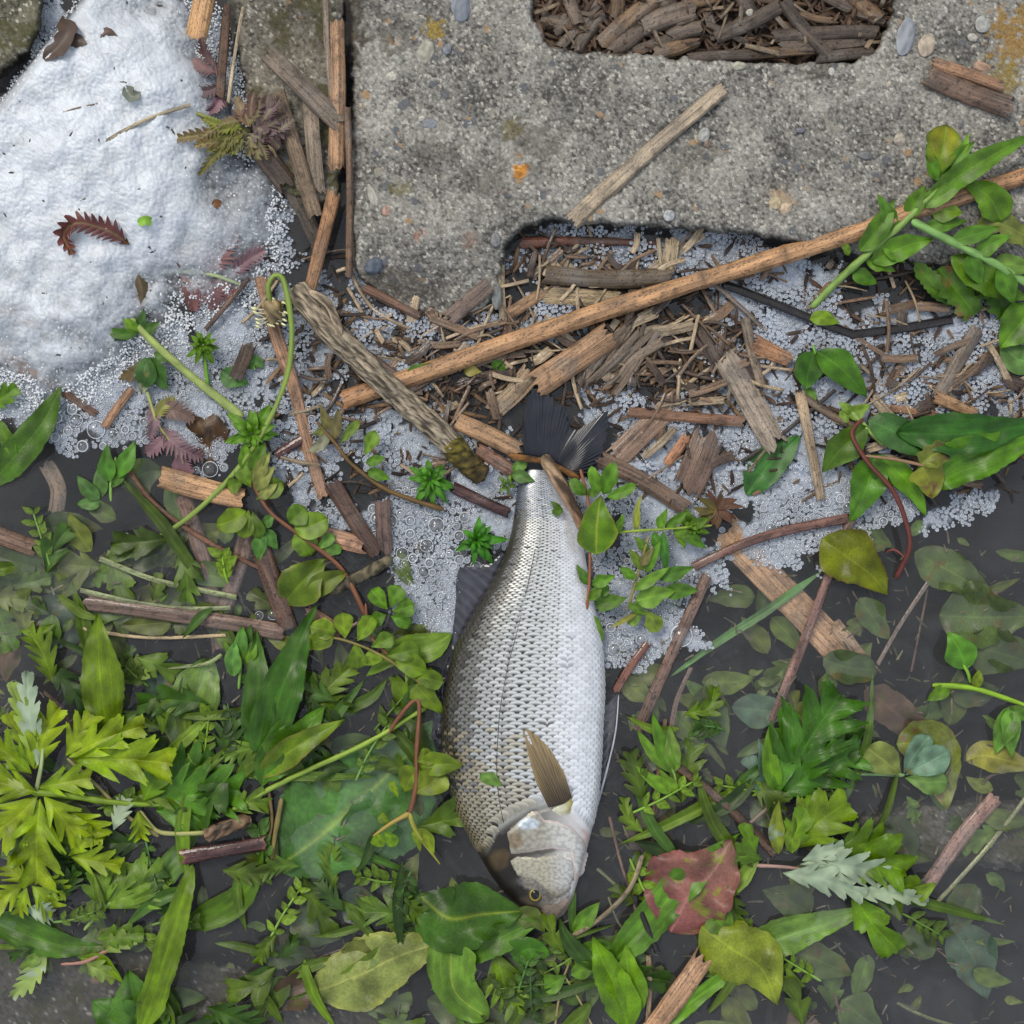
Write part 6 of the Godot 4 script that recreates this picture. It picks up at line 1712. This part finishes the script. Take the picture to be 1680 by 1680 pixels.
	sprig("mugwort_shoot", "mugwort shoot showing silvery leaf undersides beside the red leaf", "plant", [[[[1240, 1420, 6], [1300, 1424, 14], [1380, 1440, 18]], 7, 4, C(150, 120, 110)]], [
		[1296, 1392, 1390, 1316, 100, "strap", C(112, 146, 26), 14, 26, 0.04, {lobes = 3, depth = 0.55, skew = 0.9}], [1290, 1396, 1336, 1306, 50, "strap", C(104, 146, 34), 14, 26, 0, {lobes = 3, depth = 0.5, skew = 0.9}], [1278, 1402, 1278, 1312, 24, "lance", C(126, 146, 60), 12, 22, 0.05, {spots = 0.1, spot = SILVER}], [1300, 1400, 1300, 1346, 26, "lance", C(110, 146, 40), 14, 20, 0],
		[1350, 1410, 1486, 1430, 110, "strap", C(100, 142, 26), 14, 14, 0.08, {lobes = 3, depth = 0.6, skew = 1.0}], [1370, 1400, 1450, 1372, 80, "strap", C(96, 138, 30), 14, 18, 0, {lobes = 3, depth = 0.6, skew = 0.9}], [1312, 1418, 1454, 1434, 70, "strap", SILVER, 20, 24, 0.04, {lobes = 5, depth = 0.72, skew = 1.4, mat = "soft_leaf"}], [1316, 1412, 1384, 1388, 44, "strap", SILVER, 20, 26, 0, {lobes = 3, depth = 0.6, skew = 1.2, mat = "soft_leaf"}], [1284, 1432, 1420, 1470, 56, "strap", SILVER, 16, 22, 0.05, {lobes = 4, depth = 0.65, skew = 1.3, mat = "soft_leaf"}], [1400, 1466, 1524, 1478, 40, "strap", C(146, 164, 132), 20, 22, 0.04, {lobes = 4, depth = 0.7, skew = 1.3, mat = "soft_leaf"}], [1490, 1478, 1536, 1448, 26, "lance", C(110, 146, 24), 20, 26, 0], [1430, 1460, 1512, 1450, 50, "strap", C(104, 144, 30), 16, 20, 0, {lobes = 2, depth = 0.5}],
		[1396, 1464, 1474, 1560, 66, "strap", C(102, 148, 24), 18, 10, -0.04, {lobes = 2, depth = 0.5, skew = 1.1}], [1240, 1400, 1218, 1350, 30, "strap", C(96, 140, 30), 10, 14, 0, {lobes = 2, depth = 0.4}], [1250, 1410, 1180, 1392, 36, "strap", C(90, 130, 40), 8, 8, 0, {lobes = 3, depth = 0.4}]])
	sprig("mugwort_shoot", "narrow pointed bright shoot right of the fish's belly fin", "plant", [[[[1112, 1300, 6], [1106, 1270, 10], [1092, 1240, 14]], 5, 4, C(128, 156, 76)]], [
		[1106, 1268, 1044, 1196, 22, "lance", C(112, 160, 66), 10, 18, 0.05], [1104, 1264, 1070, 1168, 24, "lance", C(96, 148, 50), 10, 20, 0.03], [1106, 1264, 1098, 1188, 24, "lance", C(128, 168, 96), 10, 18, 0], [1112, 1300, 1042, 1256, 22, "lance", C(110, 160, 50), 8, 16, 0.06], [1112, 1302, 1080, 1260, 16, "lance", C(118, 164, 60), 8, 16, 0], [1108, 1266, 1110, 1230, 14, "lance", C(108, 152, 60), 10, 14, 0]])
	leaf("strap_leaf", "long bright green strap leaf slanting up to the red leaf", [[996, 1590, 2], [1060, 1516, 8], [1130, 1440, 12], [1216, 1366, 10]], 66, "lance", C(98, 150, 56), {mat = "blade", fold = 0.3})
	leaf("strap_leaf", "long pale green strap leaf under water below the silvery shoot", [[1150, 1600, -3], [1250, 1552, -2], [1340, 1520, -2], [1436, 1486, -5]], 60, "lance", C(116, 158, 92), {mat = "blade"})
	leaf("strap_leaf", "narrow curved strap leaf leaving the bottom rim right of centre", [[1080, 1690, 4], [1140, 1640, 8], [1190, 1604, 8], [1226, 1580, 3]], 30, "strap", C(102, 156, 44), {mat = "blade"})
	leaf("red_leaf", "large mottled red leaf with a green tip right of the fish's head", [[1100, 1530, 12], [1130, 1470, 22], [1170, 1430, 26], [1200, 1376, 18]], 138, "ovate", C(156, 92, 88), {fold = -0.12, wave = 0.1, spots = 0.12, spot = C(142, 148, 84), tip = C(150, 110, 92), vein = C(180, 130, 120)})
	leaf("leaf", "yellow green curling leaf hanging below the red leaf", [[1150, 1520, 16], [1200, 1556, 24], [1250, 1590, 26], [1276, 1650, 12]], 96, "ovate", C(134, 154, 66), {fold = -0.2, wave = 0.14})
	leaf("leaf", "shaded dark leaf between the red and the yellow green one", [[1160, 1500, 10], [1186, 1520, 14], [1200, 1546, 10]], 44, "ovate", C(92, 132, 44), {})
	leaf("leaf", "folded lime leaf standing at the bottom rim right of centre", [[1030, 1690, 8], [1018, 1636, 18], [990, 1580, 22], [972, 1536, 20]], 62, "lance", C(110, 160, 34), {fold = 0.4})
	leaf("leaf", "second lime leaf overlapping the folded one at the bottom rim", [[1040, 1670, 12], [1032, 1610, 22], [1026, 1550, 22]], 50, "lance", C(116, 166, 40), {fold = 0.3})

	# --- under and around the head
	leaf("broad_leaf", "broad dark glossy leaf with a pale midrib under the fish's snout", [[690, 1470, 6], [736, 1506, 16], [790, 1500, 18], [862, 1494, 8]], 116, "ovate", C(62, 104, 34), {fold = 0.15, wave = 0.1, vein = C(140, 160, 70)})
	leaf("broad_leaf", "wavy dark green leaf edge below the glossy broad leaf", [[760, 1580, 4], [806, 1546, 12], [860, 1520, 12], [894, 1512, 6]], 50, "lance", C(84, 128, 58), {wave = 0.2})
	leaf("heart_leaf", "small heart shaped green leaf below the fish's snout", [[842, 1572, 10], [870, 1556, 18], [902, 1568, 16]], 56, "heart", C(72, 128, 34), {})
	leaf("leaf", "shiny olive leaf curled against the fish's snout", [[846, 1496, 8], [876, 1508, 14], [894, 1530, 8]], 34, "ovate", C(96, 118, 66), {})
	leaf("broad_leaf", "large pale grey green leaf with wavy rim, underside up, left of the bottom centre", [[506, 1630, 6], [580, 1604, 16], [660, 1566, 20], [750, 1540, 12]], 98, "lance", C(146, 164, 118), {fold = -0.15, wave = 0.1, vein = C(176, 186, 140), edge = C(170, 178, 120)})
	leaf("strap_leaf", "ribbed green leaf with parallel veins drooping below the glossy broad leaf", [[746, 1530, 12], [740, 1580, 18], [748, 1630, 14], [802, 1672, 4]], 84, "strap", C(104, 148, 66), {mat = "blade", vein = C(150, 176, 100)})
	leaf("leaf", "brown green leaf tip at the left of the large pale leaf", [[560, 1560, 3], [600, 1570, 6], [640, 1560, 4]], 50, "ovate", C(110, 122, 74), {})
	sprig("weed_plant", "tangle of small leaves and roots below the curved tan stem", "plant", [[[[934, 1580, 4], [920, 1620, 6], [910, 1690, 2]], 4, 4, C(140, 124, 84)], [[[925, 1600, 6], [950, 1640, 4], [980, 1700, 2]], 4, 3, C(150, 136, 92)]], [
		[930, 1600, 890, 1624, 34, "spoon", C(92, 140, 44), 10, 8, 0], [936, 1600, 984, 1580, 26, "lance", C(96, 140, 50), 10, 12, 0], [940, 1530, 984, 1480, 30, "lance", C(104, 156, 56), 6, 12, 0], [944, 1540, 900, 1560, 26, "spoon", C(80, 124, 40), 6, 6, 0], [950, 1560, 1010, 1550, 30, "lance", C(84, 132, 50), 6, 6, 0]])

	# --- left middle: plantain rosette and mugwort
	sprig("plantain", "large plantain with long dark pointed leaves left of the fish", "plant", [[[[446, 1410, 4], [452, 1366, 8], [462, 1310, 10]], 7, 9, C(124, 110, 62)], [[[434, 1398, 4], [446, 1350, 8], [440, 1290, 10]], 5, 6, C(104, 84, 50)], [[[380, 1330, 10], [470, 1280, 16], [600, 1220, 14], [700, 1160, 10]], 9, 8, C(132, 158, 56)]], [
		[424, 1270, 520, 990, 66, "lance", C(64, 112, 36), 6, 18, 0.03, {mat = "blade"}], [418, 1268, 420, 1030, 50, "lance", C(72, 118, 48), 2, 8, -0.02, {mat = "blade"}], [414, 1276, 534, 1156, 62, "ovate", C(82, 132, 32), 10, 20, -0.05], [420, 1278, 566, 1180, 44, "lance", C(112, 146, 40), 12, 24, 0.04, {edge = C(130, 100, 60), fold = 0.5}], [426, 1272, 412, 1190, 60, "lance", C(84, 130, 52), 2, 4, 0, {mat = "blade"}], [400, 1310, 384, 1330, 20, "lance", C(124, 158, 40), 12, 8, 0.1], [430, 1290, 470, 1170, 40, "lance", C(70, 118, 36), 12, 18, 0.04]])
	leaf("broad_leaf", "very large drowned plantain leaf with pale veins left of the fish's head", [[452, 1424, -2], [520, 1376, -2], [610, 1296, -3], [730, 1176, -8]], 176, "lance", C(82, 134, 82), {mat = "leaf", wave = 0.05, vein = C(150, 176, 110), fold = 0.05})
	leaf("broad_leaf", "second large drowned leaf tucked between the first and the fish", [[560, 1400, -6], [640, 1340, -6], [700, 1300, -6], [736, 1290, -8]], 120, "ovate", C(76, 128, 84), {wave = 0.06, fold = 0.05})
	leaf("broad_leaf", "pale drowned leaf lying across behind the rosette's leaf tips", [[290, 1230, -8], [320, 1150, -6], [346, 1080, -8]], 90, "strap", C(120, 156, 100), {mat = "blade"})
	leaf("leaf", "olive leaf with a dry rim curled by the red stem left of the foam", [[466, 990, 8], [500, 950, 18], [536, 916, 20]], 66, "ovate", C(92, 120, 32), {fold = 0.4, edge = C(130, 140, 70)})
	leaf("leaf", "folded olive green leaf right of the curled one", [[500, 980, 12], [540, 952, 20], [572, 940, 16]], 36, "lance", C(106, 128, 56), {fold = 0.5})
	leaf("leaf", "yellow green fluted leaf lying under the pale rimmed leaflets", [[742, 1040, 6], [700, 1062, 8], [650, 1072, 6], [600, 1110, 2]], 46, "lance", C(118, 156, 70), {mat = "blade"})
	leaf("big_leaf", "big pointed yellow green leaf standing up among the drowned leaves", [[176, 1212, 10], [168, 1150, 26], [162, 1080, 34], [160, 1004, 36]], 72, "lance", C(108, 140, 28), {mat = "blade", fold = 0.15})
	leaf("strap_leaf", "long yellow green strap leaf leaning in from the bottom rim", [[228, 1700, 14], [262, 1600, 28], [292, 1500, 30], [316, 1418, 18]], 48, "strap", C(110, 146, 26), {mat = "blade", fold = 0.25})
	leaf("strap_leaf", "half drowned green strap leaf reaching in at the left rim low down", [[-30, 1502, 0], [50, 1536, 3], [110, 1552, 2], [172, 1552, -1]], 56, "lance", C(78, 122, 46), {mat = "blade"})
	leaf("strap_leaf", "bending dark strap leaf right of the long yellow green one", [[300, 1520, 0], [370, 1490, 6], [410, 1450, 10], [432, 1390, 10]], 46, "lance", C(84, 122, 34), {mat = "blade"})
	leaf("strap_leaf", "grey green drowned strap leaf behind the stubby reed end", [[250, 1480, -4], [280, 1420, -3], [330, 1360, -2]], 40, "lance", C(104, 146, 92), {mat = "blade"})
	sprig("leafy_sprig", "broad green wet leaf clump at the bottom rim under the strap leaf", "plant", [], [
		[230, 1700, 150, 1640, 90, "ovate", C(72, 120, 52), 2, 5, 0, {teeth = 0.15}], [230, 1690, 210, 1590, 80, "ovate", C(84, 134, 60), 2, 5, 0, {teeth = 0.15}], [230, 1690, 280, 1640, 70, "ovate", C(80, 128, 50), 2, 4, 0, {teeth = 0.15}]])
	sprig("mugwort_shoot", "small silvery mugwort tip over the shallow concrete at lower left", "plant", [], [
		[78, 1562, 20, 1636, 40, "strap", C(140, 168, 120), 3, 4, 0.05, {lobes = 5, depth = 0.6, skew = 1.2, mat = "soft_leaf", spots = 0.2, spot = SILVER}], [70, 1566, 30, 1590, 20, "lance", C(120, 156, 90), 3, 5, 0]])
	sprig("mugwort_shoot", "drooping pale shoot with a red stem tip above the shallow concrete", "plant", [[[[100, 1582, 2], [140, 1578, 6], [176, 1560, 6]], 5, 8, C(150, 110, 96)]], [
		[170, 1562, 222, 1536, 40, "strap", C(130, 160, 96), 6, 4, 0.05, {lobes = 3, depth = 0.5}], [140, 1580, 190, 1606, 36, "strap", C(130, 158, 100), 4, 2, 0, {lobes = 3, depth = 0.5}], [160, 1540, 236, 1530, 46, "strap", C(100, 140, 40), 8, 6, 0, {lobes = 3, depth = 0.5}]])
	# the big mugwort, its leaves cut into pointed lobes
	var mug := []
	for q in [[118, 1246, 282, 1252, 92, 30, 26, 0.02], [112, 1242, 238, 1190, 66, 32, 34, 0.04], [108, 1240, 150, 1172, 60, 30, 36, 0], [62, 1292, 148, 1276, 64, 28, 30, 0], [60, 1300, -30, 1276, 90, 28, 26, 0], [62, 1306, -20, 1372, 100, 28, 22, 0.05], [66, 1310, 62, 1450, 104, 26, 20, -0.03], [72, 1306, 130, 1376, 70, 26, 22, 0], [58, 1262, 96, 1160, 66, 30, 36, 0.05], [56, 1262, 10, 1170, 50, 30, 36, -0.05], [52, 1270, -20, 1210, 70, 28, 32, 0], [112, 1332, 172, 1374, 60, 18, 14, 0], [116, 1406, 198, 1420, 54, 14, 12, 0], [112, 1404, 170, 1358, 40, 14, 16, 0], [40, 1450, -20, 1490, 60, 16, 10, 0], [46, 1450, 10, 1420, 50, 16, 16, 0], [52, 1452, 90, 1490, 60, 12, 8, 0], [60, 1440, 108, 1462, 50, 14, 10, 0], [44, 1456, 30, 1500, 40, 12, 8, 0], [226, 1330, 232, 1376, 46, 14, 10, 0]]:
		mug.append([q[0], q[1], q[2], q[3], q[4] * 0.98, "strap", tone(C(152, 184, 26).lerp(C(108, 160, 32), R(0, 0.7)), R(0.95, 1.2)), q[5], q[6], q[7], {lobes = 3, depth = 0.74, skew = 1.15, tip = C(140, 164, 30), vein = C(150, 172, 60), fold = 0.35}])
	mug.append([62, 1256, 44, 1100, 46, "strap", SILVER, 34, 44, 0.03, {lobes = 5, depth = 0.6, skew = 1.3, mat = "soft_leaf"}])
	mug.append([58, 1250, 18, 1118, 40, "strap", C(140, 170, 100), 34, 44, -0.03, {lobes = 4, depth = 0.6, skew = 1.3, mat = "soft_leaf"}])
	mug.append([50, 1292, 14, 1290, 30, "strap", C(150, 170, 124), 32, 34, 0, {lobes = 4, depth = 0.6, skew = 1.3, mat = "soft_leaf"}])
	mug.append([186, 1362, 206, 1310, 36, "strap", C(156, 172, 140), 18, 22, 0, {lobes = 4, depth = 0.6, skew = 1.2, mat = "soft_leaf"}])
	mug.append([40, 1490, 84, 1500, 40, "strap", SILVER, 10, 8, 0, {lobes = 4, depth = 0.6, skew = 1.2, mat = "soft_leaf"}])
	sprig("mugwort", "big bright yellow green mugwort with deeply cut leaves at the left rim", "plant", [[[[52, 1300, 28], [120, 1306, 26], [180, 1316, 22], [246, 1320, 16]], 12, 9, C(112, 138, 28)], [[[60, 1296, 28], [70, 1230, 34], [58, 1160, 40]], 8, 5, C(150, 164, 110)], [[[110, 1244, 26], [160, 1290, 18], [210, 1340, 12], [260, 1372, 8]], 6, 8, C(130, 120, 80)], [[[184, 1366, 14], [150, 1350, 18], [114, 1336, 20]], 6, 5, C(140, 160, 80)], [[[60, 1312, 24], [56, 1380, 18], [46, 1452, 14]], 7, 6, C(126, 146, 40)]], mug)
	sprig("mugwort", "half drowned mugwort leaf of three cut lobes, paler, low on the left", "plant", [[[[138, 1526, 0], [160, 1500, 3], [186, 1476, 4]], 6, 6, C(140, 166, 90)]], [
		[172, 1490, 264, 1440, 110, "strap", C(118, 158, 70), 4, 3, 0.05, {lobes = 3, depth = 0.62, skew = 1.0}], [176, 1488, 206, 1414, 70, "strap", C(116, 156, 66), 4, 4, 0, {lobes = 3, depth = 0.6, skew = 0.9}], [168, 1492, 160, 1434, 60, "strap", C(112, 152, 62), 4, 3, 0, {lobes = 2, depth = 0.5, skew = 0.9}]])
	sprig("mugwort", "wet mugwort spray spreading right over the water under the seed head's stem", "plant", [[[[240, 1322, 8], [270, 1320, 6], [320, 1306, 3]], 6, 4, C(110, 140, 44)]], [
		[250, 1322, 392, 1296, 120, "strap", C(84, 138, 44), 6, 3, 0.04, {lobes = 4, depth = 0.6, skew = 1.0}], [250, 1314, 352, 1244, 100, "strap", C(80, 132, 50), 4, 2, 0.03, {lobes = 4, depth = 0.6, skew = 1.0}], [256, 1330, 350, 1340, 70, "strap", C(86, 140, 44), 6, 3, 0, {lobes = 3, depth = 0.5, skew = 0.9}], [236, 1314, 262, 1260, 50, "strap", C(108, 152, 36), 10, 12, 0, {lobes = 3, depth = 0.5}]])
	leaf("leaf", "narrow pale leaf rising from the plantain's base across dark water", [[262, 1250, 4], [310, 1206, 8], [352, 1168, 6]], 22, "lance", C(124, 160, 70), {mat = "blade"})
	leaf("leaf", "small cut leaf on a pale stalk above the long taupe reed's end", [[196, 1120, 0], [220, 1104, 4], [250, 1084, 4]], 50, "strap", C(132, 162, 100), {lobes = 3, depth = 0.5})
	reed("grass_stalk", "pale leaf stalk curving right from the small cut leaf", [[248, 1096, 2], [300, 1094, 4], [340, 1088, 4], [364, 1074, 3]], 7, C(136, 160, 84), 0, {cat = "grass stalk"})

	# --- drowned leaves over the bed
	var wide := [[-20, 908, 180, 956, 84, "lance"], [148, 926, 312, 898, 44, "lance"], [60, 870, 170, 868, 46, "lance"], [40, 1000, 140, 1052, 90, "ovate"], [250, 970, 350, 1010, 44, "lance"], [200, 800, 270, 770, 60, "ovate"], [280, 1080, 240, 1180, 60, "ovate"], [20, 1040, 10, 1120, 40, "lance"], [1500, 906, 1636, 986, 66, "lance"], [1540, 1010, 1700, 1010, 96, "ovate"], [1580, 1060, 1700, 1090, 70, "lance"], [1350, 1080, 1440, 1100, 60, "round"], [1410, 980, 1460, 1050, 46, "lance"], [1150, 1130, 1190, 1230, 60, "ovate"], [1200, 1160, 1310, 1170, 54, "lance"], [1420, 1130, 1530, 1220, 54, "torn"], [1560, 1140, 1640, 1130, 50, "lance"], [1440, 1350, 1500, 1420, 70, "ovate"], [1600, 1450, 1560, 1530, 60, "lance"], [1480, 1530, 1530, 1570, 56, "round"], [1560, 1520, 1620, 1640, 80, "ovate"], [1300, 1560, 1400, 1600, 60, "ovate"], [1380, 1640, 1450, 1690, 60, "lance"], [1330, 1660, 1290, 1700, 60, "ovate"], [480, 1500, 560, 1540, 70, "ovate"], [560, 1470, 640, 1500, 60, "ovate"], [420, 1560, 520, 1570, 60, "lance"], [640, 1440, 690, 1500, 60, "ovate"], [840, 1620, 900, 1680, 80, "ovate"], [700, 1640, 860, 1690, 60, "lance"], [1250, 1460, 1330, 1500, 60, "spoon"], [520, 1610, 440, 1660, 60, "lance"], [1040, 1330, 1100, 1400, 80, "ovate"]]
	for k in wide.size():
		var s: Array = wide[k]
		var brown: bool = k % 8 == 7 or k == wide.size() - 1
		var h := R(-26, -5)
		leaf("drowned_leaf", ("broad brown leaf sunk " if brown else "broad dull green leaf sunk ") + by((s[0] + s[2]) * 0.5, (s[1] + s[3]) * 0.5), [[s[0], s[1], h], [(s[0] + s[2]) * 0.5 + R(-8, 8), (s[1] + s[3]) * 0.5 + R(-8, 8), h + 4], [s[2], s[3], h - 2]], s[4], s[5], tone(C(120, 94, 70) if brown else C(94, 118, 76).lerp(C(88, 116, 92), R(0, 1)), R(0.5, 0.9)), {group = "broad brown sunken leaves" if brown else "broad green sunken leaves", spots = 0.05, spot = C(90, 88, 56), wave = 0.1})
	var n := 0
	for k in 1500:
		if n >= 290:
			break
		var x := R(-20, 1700)
		var y := R(850, 1700)
		var onfish := x > 715 and x < 1000
		if onfish and y < 1530:
			continue
		if x > 440 and x < 1200 and y < 960:
			continue
		if x < 240 and y > 1560 or (x > 1200 and y > 1420 and R(0, 1) < 0.55) or (x > 600 and x < 720 and y > 1340 and R(0, 1) < 0.5):
			continue
		var right := x > 1000.0
		if x < 560.0 and y > 1080.0 and y < 1480.0 and R(0, 1) < 0.55:
			continue
		if right and R(0, 1) < 0.35:
			continue
		n += 1
		var a := R(0, TAU)
		var l := R(24, 100)
		var h := -R(8, 32) if k % 2 or right else R(-8, 1.0)
		var cut := k % 4 == 0
		var thin := k % 5 == 1
		leaf("drowned_leaf", "%s %s green leaf %s, %s" % [size_word(l, 45, 75), "cut" if cut else "slim" if thin else "oval", "sunk deep" if h < -9.0 else "just under water", by(x + cos(a) * l * 0.5, y + sin(a) * l * 0.5)], [[x, y, h], [x + cos(a) * l * 0.5 + R(-6, 6), y + sin(a) * l * 0.5 + R(-6, 6), h + R(0, 6)], [x + cos(a) * l, y + sin(a) * l, h + R(-6, 3)]], l * (0.6 if cut else 0.2 if thin else 0.45), "strap" if cut else "lance" if thin else ["ovate", "spoon", "lance"][k % 3], tone(C(92, 130, 62).lerp(C(116, 124, 66), R(0, 1)).lerp(C(92, 122, 94), R(0, 0.5)), R(0.55, 1.05)), {lobes = 3 if cut else 0, depth = 0.55, group = "cut sunken leaves" if cut else "slim sunken leaves" if thin else "small sunken leaves", wave = 0.1})
	for k in 60:
		var x := R(0, 1680)
		var y := R(880, 1680)
		if x > 690 and x < 1010 and y < 1540 or (x > 440 and x < 1200 and y < 980):
			continue
		var a := R(0, TAU)
		var l := R(50, 150)
		var h := -R(4, 40)
		reed("root", "%s thin stem drifting %s under water, %s" % [size_word(l, 80, 120), lie(a), by(x + cos(a) * l * 0.5, y + sin(a) * l * 0.5)], [[x, y, h], [x + cos(a) * l * 0.5 + R(-20, 20), y + sin(a) * l * 0.5 + R(-20, 20), h + R(-4, 6)], [x + cos(a) * l, y + sin(a) * l, h + R(-5, 5)]], R(2.5, 6), tone([C(120, 84, 72), C(112, 120, 70), C(90, 74, 62)][k % 3], R(0.7, 1.2)), 0, {group = "thin stems drifting under the water", cat = "stem", wet = true})

	# the tangle that floats at the left and along the bottom
	var spots := [[40, 930, 60], [120, 1080, 60], [330, 930, 70], [300, 1180, 90], [380, 1250, 80], [330, 1290, 70], [260, 1220, 60], [200, 1440, 90], [330, 1450, 80], [420, 1480, 80], [470, 1540, 80], [560, 1520, 70], [620, 1420, 70], [660, 1500, 60], [90, 1530, 50], [480, 1200, 70], [600, 1150, 60], [560, 1240, 70], [640, 1230, 60], [860, 1570, 70], [940, 1620, 80], [1000, 1560, 70], [820, 1640, 60], [1110, 1600, 70], [1060, 1430, 60], [1140, 1350, 70], [1200, 1440, 70], [1240, 1330, 60], [1050, 1350, 50], [1150, 1230, 60], [20, 1420, 80], [30, 1180, 70], [180, 1300, 80], [110, 1400, 80], [240, 1120, 50], [430, 1130, 60], [1380, 1350, 60], [1440, 1500, 50], [1330, 1640, 70], [300, 1640, 60], [420, 1620, 60], [700, 1440, 40]]
	for k in 190:
		var s: Array = spots[k % spots.size()]
		var x: float = s[0] + R(-1, 1) * s[2]
		var y: float = s[1] + R(-1, 1) * s[2]
		if x > 712 and x < 1004 and y < 1530:
			continue
		var a := R(0, TAU)
		var l := R(40, 120)
		var h := R(-3, 12)
		var kind: int = [0, 1, 1, 2, 0][k % 5]
		if kind == 1:
			l *= R(1.0, 1.8)
		var col := tone([C(112, 148, 30), C(66, 108, 38), C(112, 144, 52)][(k / 3) % 3].lerp(C(66, 98, 54), R(0, 0.7)), R(0.45, 1.35))
		var shade := "pale" if col.g > 0.17 else "dark" if col.g < 0.1 else "green"
		if kind == 0:
			leaf("cut_leaf", "%s deeply cut %s leaf %s, afloat %s" % [size_word(l, 65, 95), shade, lie(a), by(x + cos(a) * l * 0.5, y + sin(a) * l * 0.5)], [[x, y, h], [x + cos(a) * l * 0.5 + R(-9, 9), y + sin(a) * l * 0.5 + R(-9, 9), h + R(2, 9)], [x + cos(a) * l, y + sin(a) * l, h + R(-6, 4)]], l * R(0.5, 0.75), "strap", col, {lobes = 2 + k % 4, depth = 0.72, skew = 1.1, fold = R(0, 0.5), group = "cut leaves among the floating plants"})
		elif kind == 1:
			leaf("narrow_leaf", "%s narrow %s leaf lying %s, afloat %s" % [size_word(l, 65, 95), shade, lie(a), by(x + cos(a) * l * 0.5, y + sin(a) * l * 0.5)], [[x, y, h], [x + cos(a) * l * 0.6 + R(-16, 16), y + sin(a) * l * 0.6 + R(-16, 16), h + R(2, 10)], [x + cos(a) * l * 1.2, y + sin(a) * l * 1.2, h + R(-7, 4)]], R(10, 26), "lance", col, {mat = "blade", fold = R(0.1, 0.6), group = "narrow leaves among the floating plants"})
		else:
			var c := cos(a)
			var d := sin(a)
			var lv := []
			for m in 5:
				var t := 0.2 + 0.2 * m
				for e in [-1, 1]:
					var b: float = a + e * R(0.6, 1.1)
					var r := R(16, 30)
					lv.append([x + c * l * t, y + d * l * t, x + c * l * t + cos(b) * r, y + d * l * t + sin(b) * r, r * R(0.4, 0.6), ["lance", "ovate", "spoon"][k % 5 % 3], tone(col, R(0.8, 1.2)), h + 4, h + R(0, 9), 0])
			sprig("leafy_sprig", "%s %s paired leaf sprig lying %s %s" % [size_word(l, 65, 95), shade, lie(a), by(x + c * l * 0.5, y + d * l * 0.5)], "plant", [[[[x, y, h], [x + c * l * 0.5 + R(-5, 5), y + d * l * 0.5 + R(-5, 5), h + 5], [x + c * l, y + d * l, h + 4]], 4.5, 3, tone(col, 1.2)]], lv, {group = "small sprigs among the floating plants"})


func _ready() -> void:
	rng.seed = 7
	n1.noise_type = FastNoiseLite.TYPE_SIMPLEX_SMOOTH
	n1.frequency = 0.5
	n1.fractal_type = FastNoiseLite.FRACTAL_NONE
	ncell.noise_type = FastNoiseLite.TYPE_CELLULAR
	ncell.frequency = 1.0
	ncell.fractal_type = FastNoiseLite.FRACTAL_NONE
	ncell.cellular_return_type = FastNoiseLite.RETURN_CELL_VALUE
	ndist.noise_type = FastNoiseLite.TYPE_CELLULAR
	ndist.frequency = 1.0
	ndist.fractal_type = FastNoiseLite.FRACTAL_NONE
	ndist.cellular_return_type = FastNoiseLite.RETURN_DISTANCE
	light_and_camera()
	materials()
	ground()
	water()
	foam()
	fish()
	reeds()
	plants()
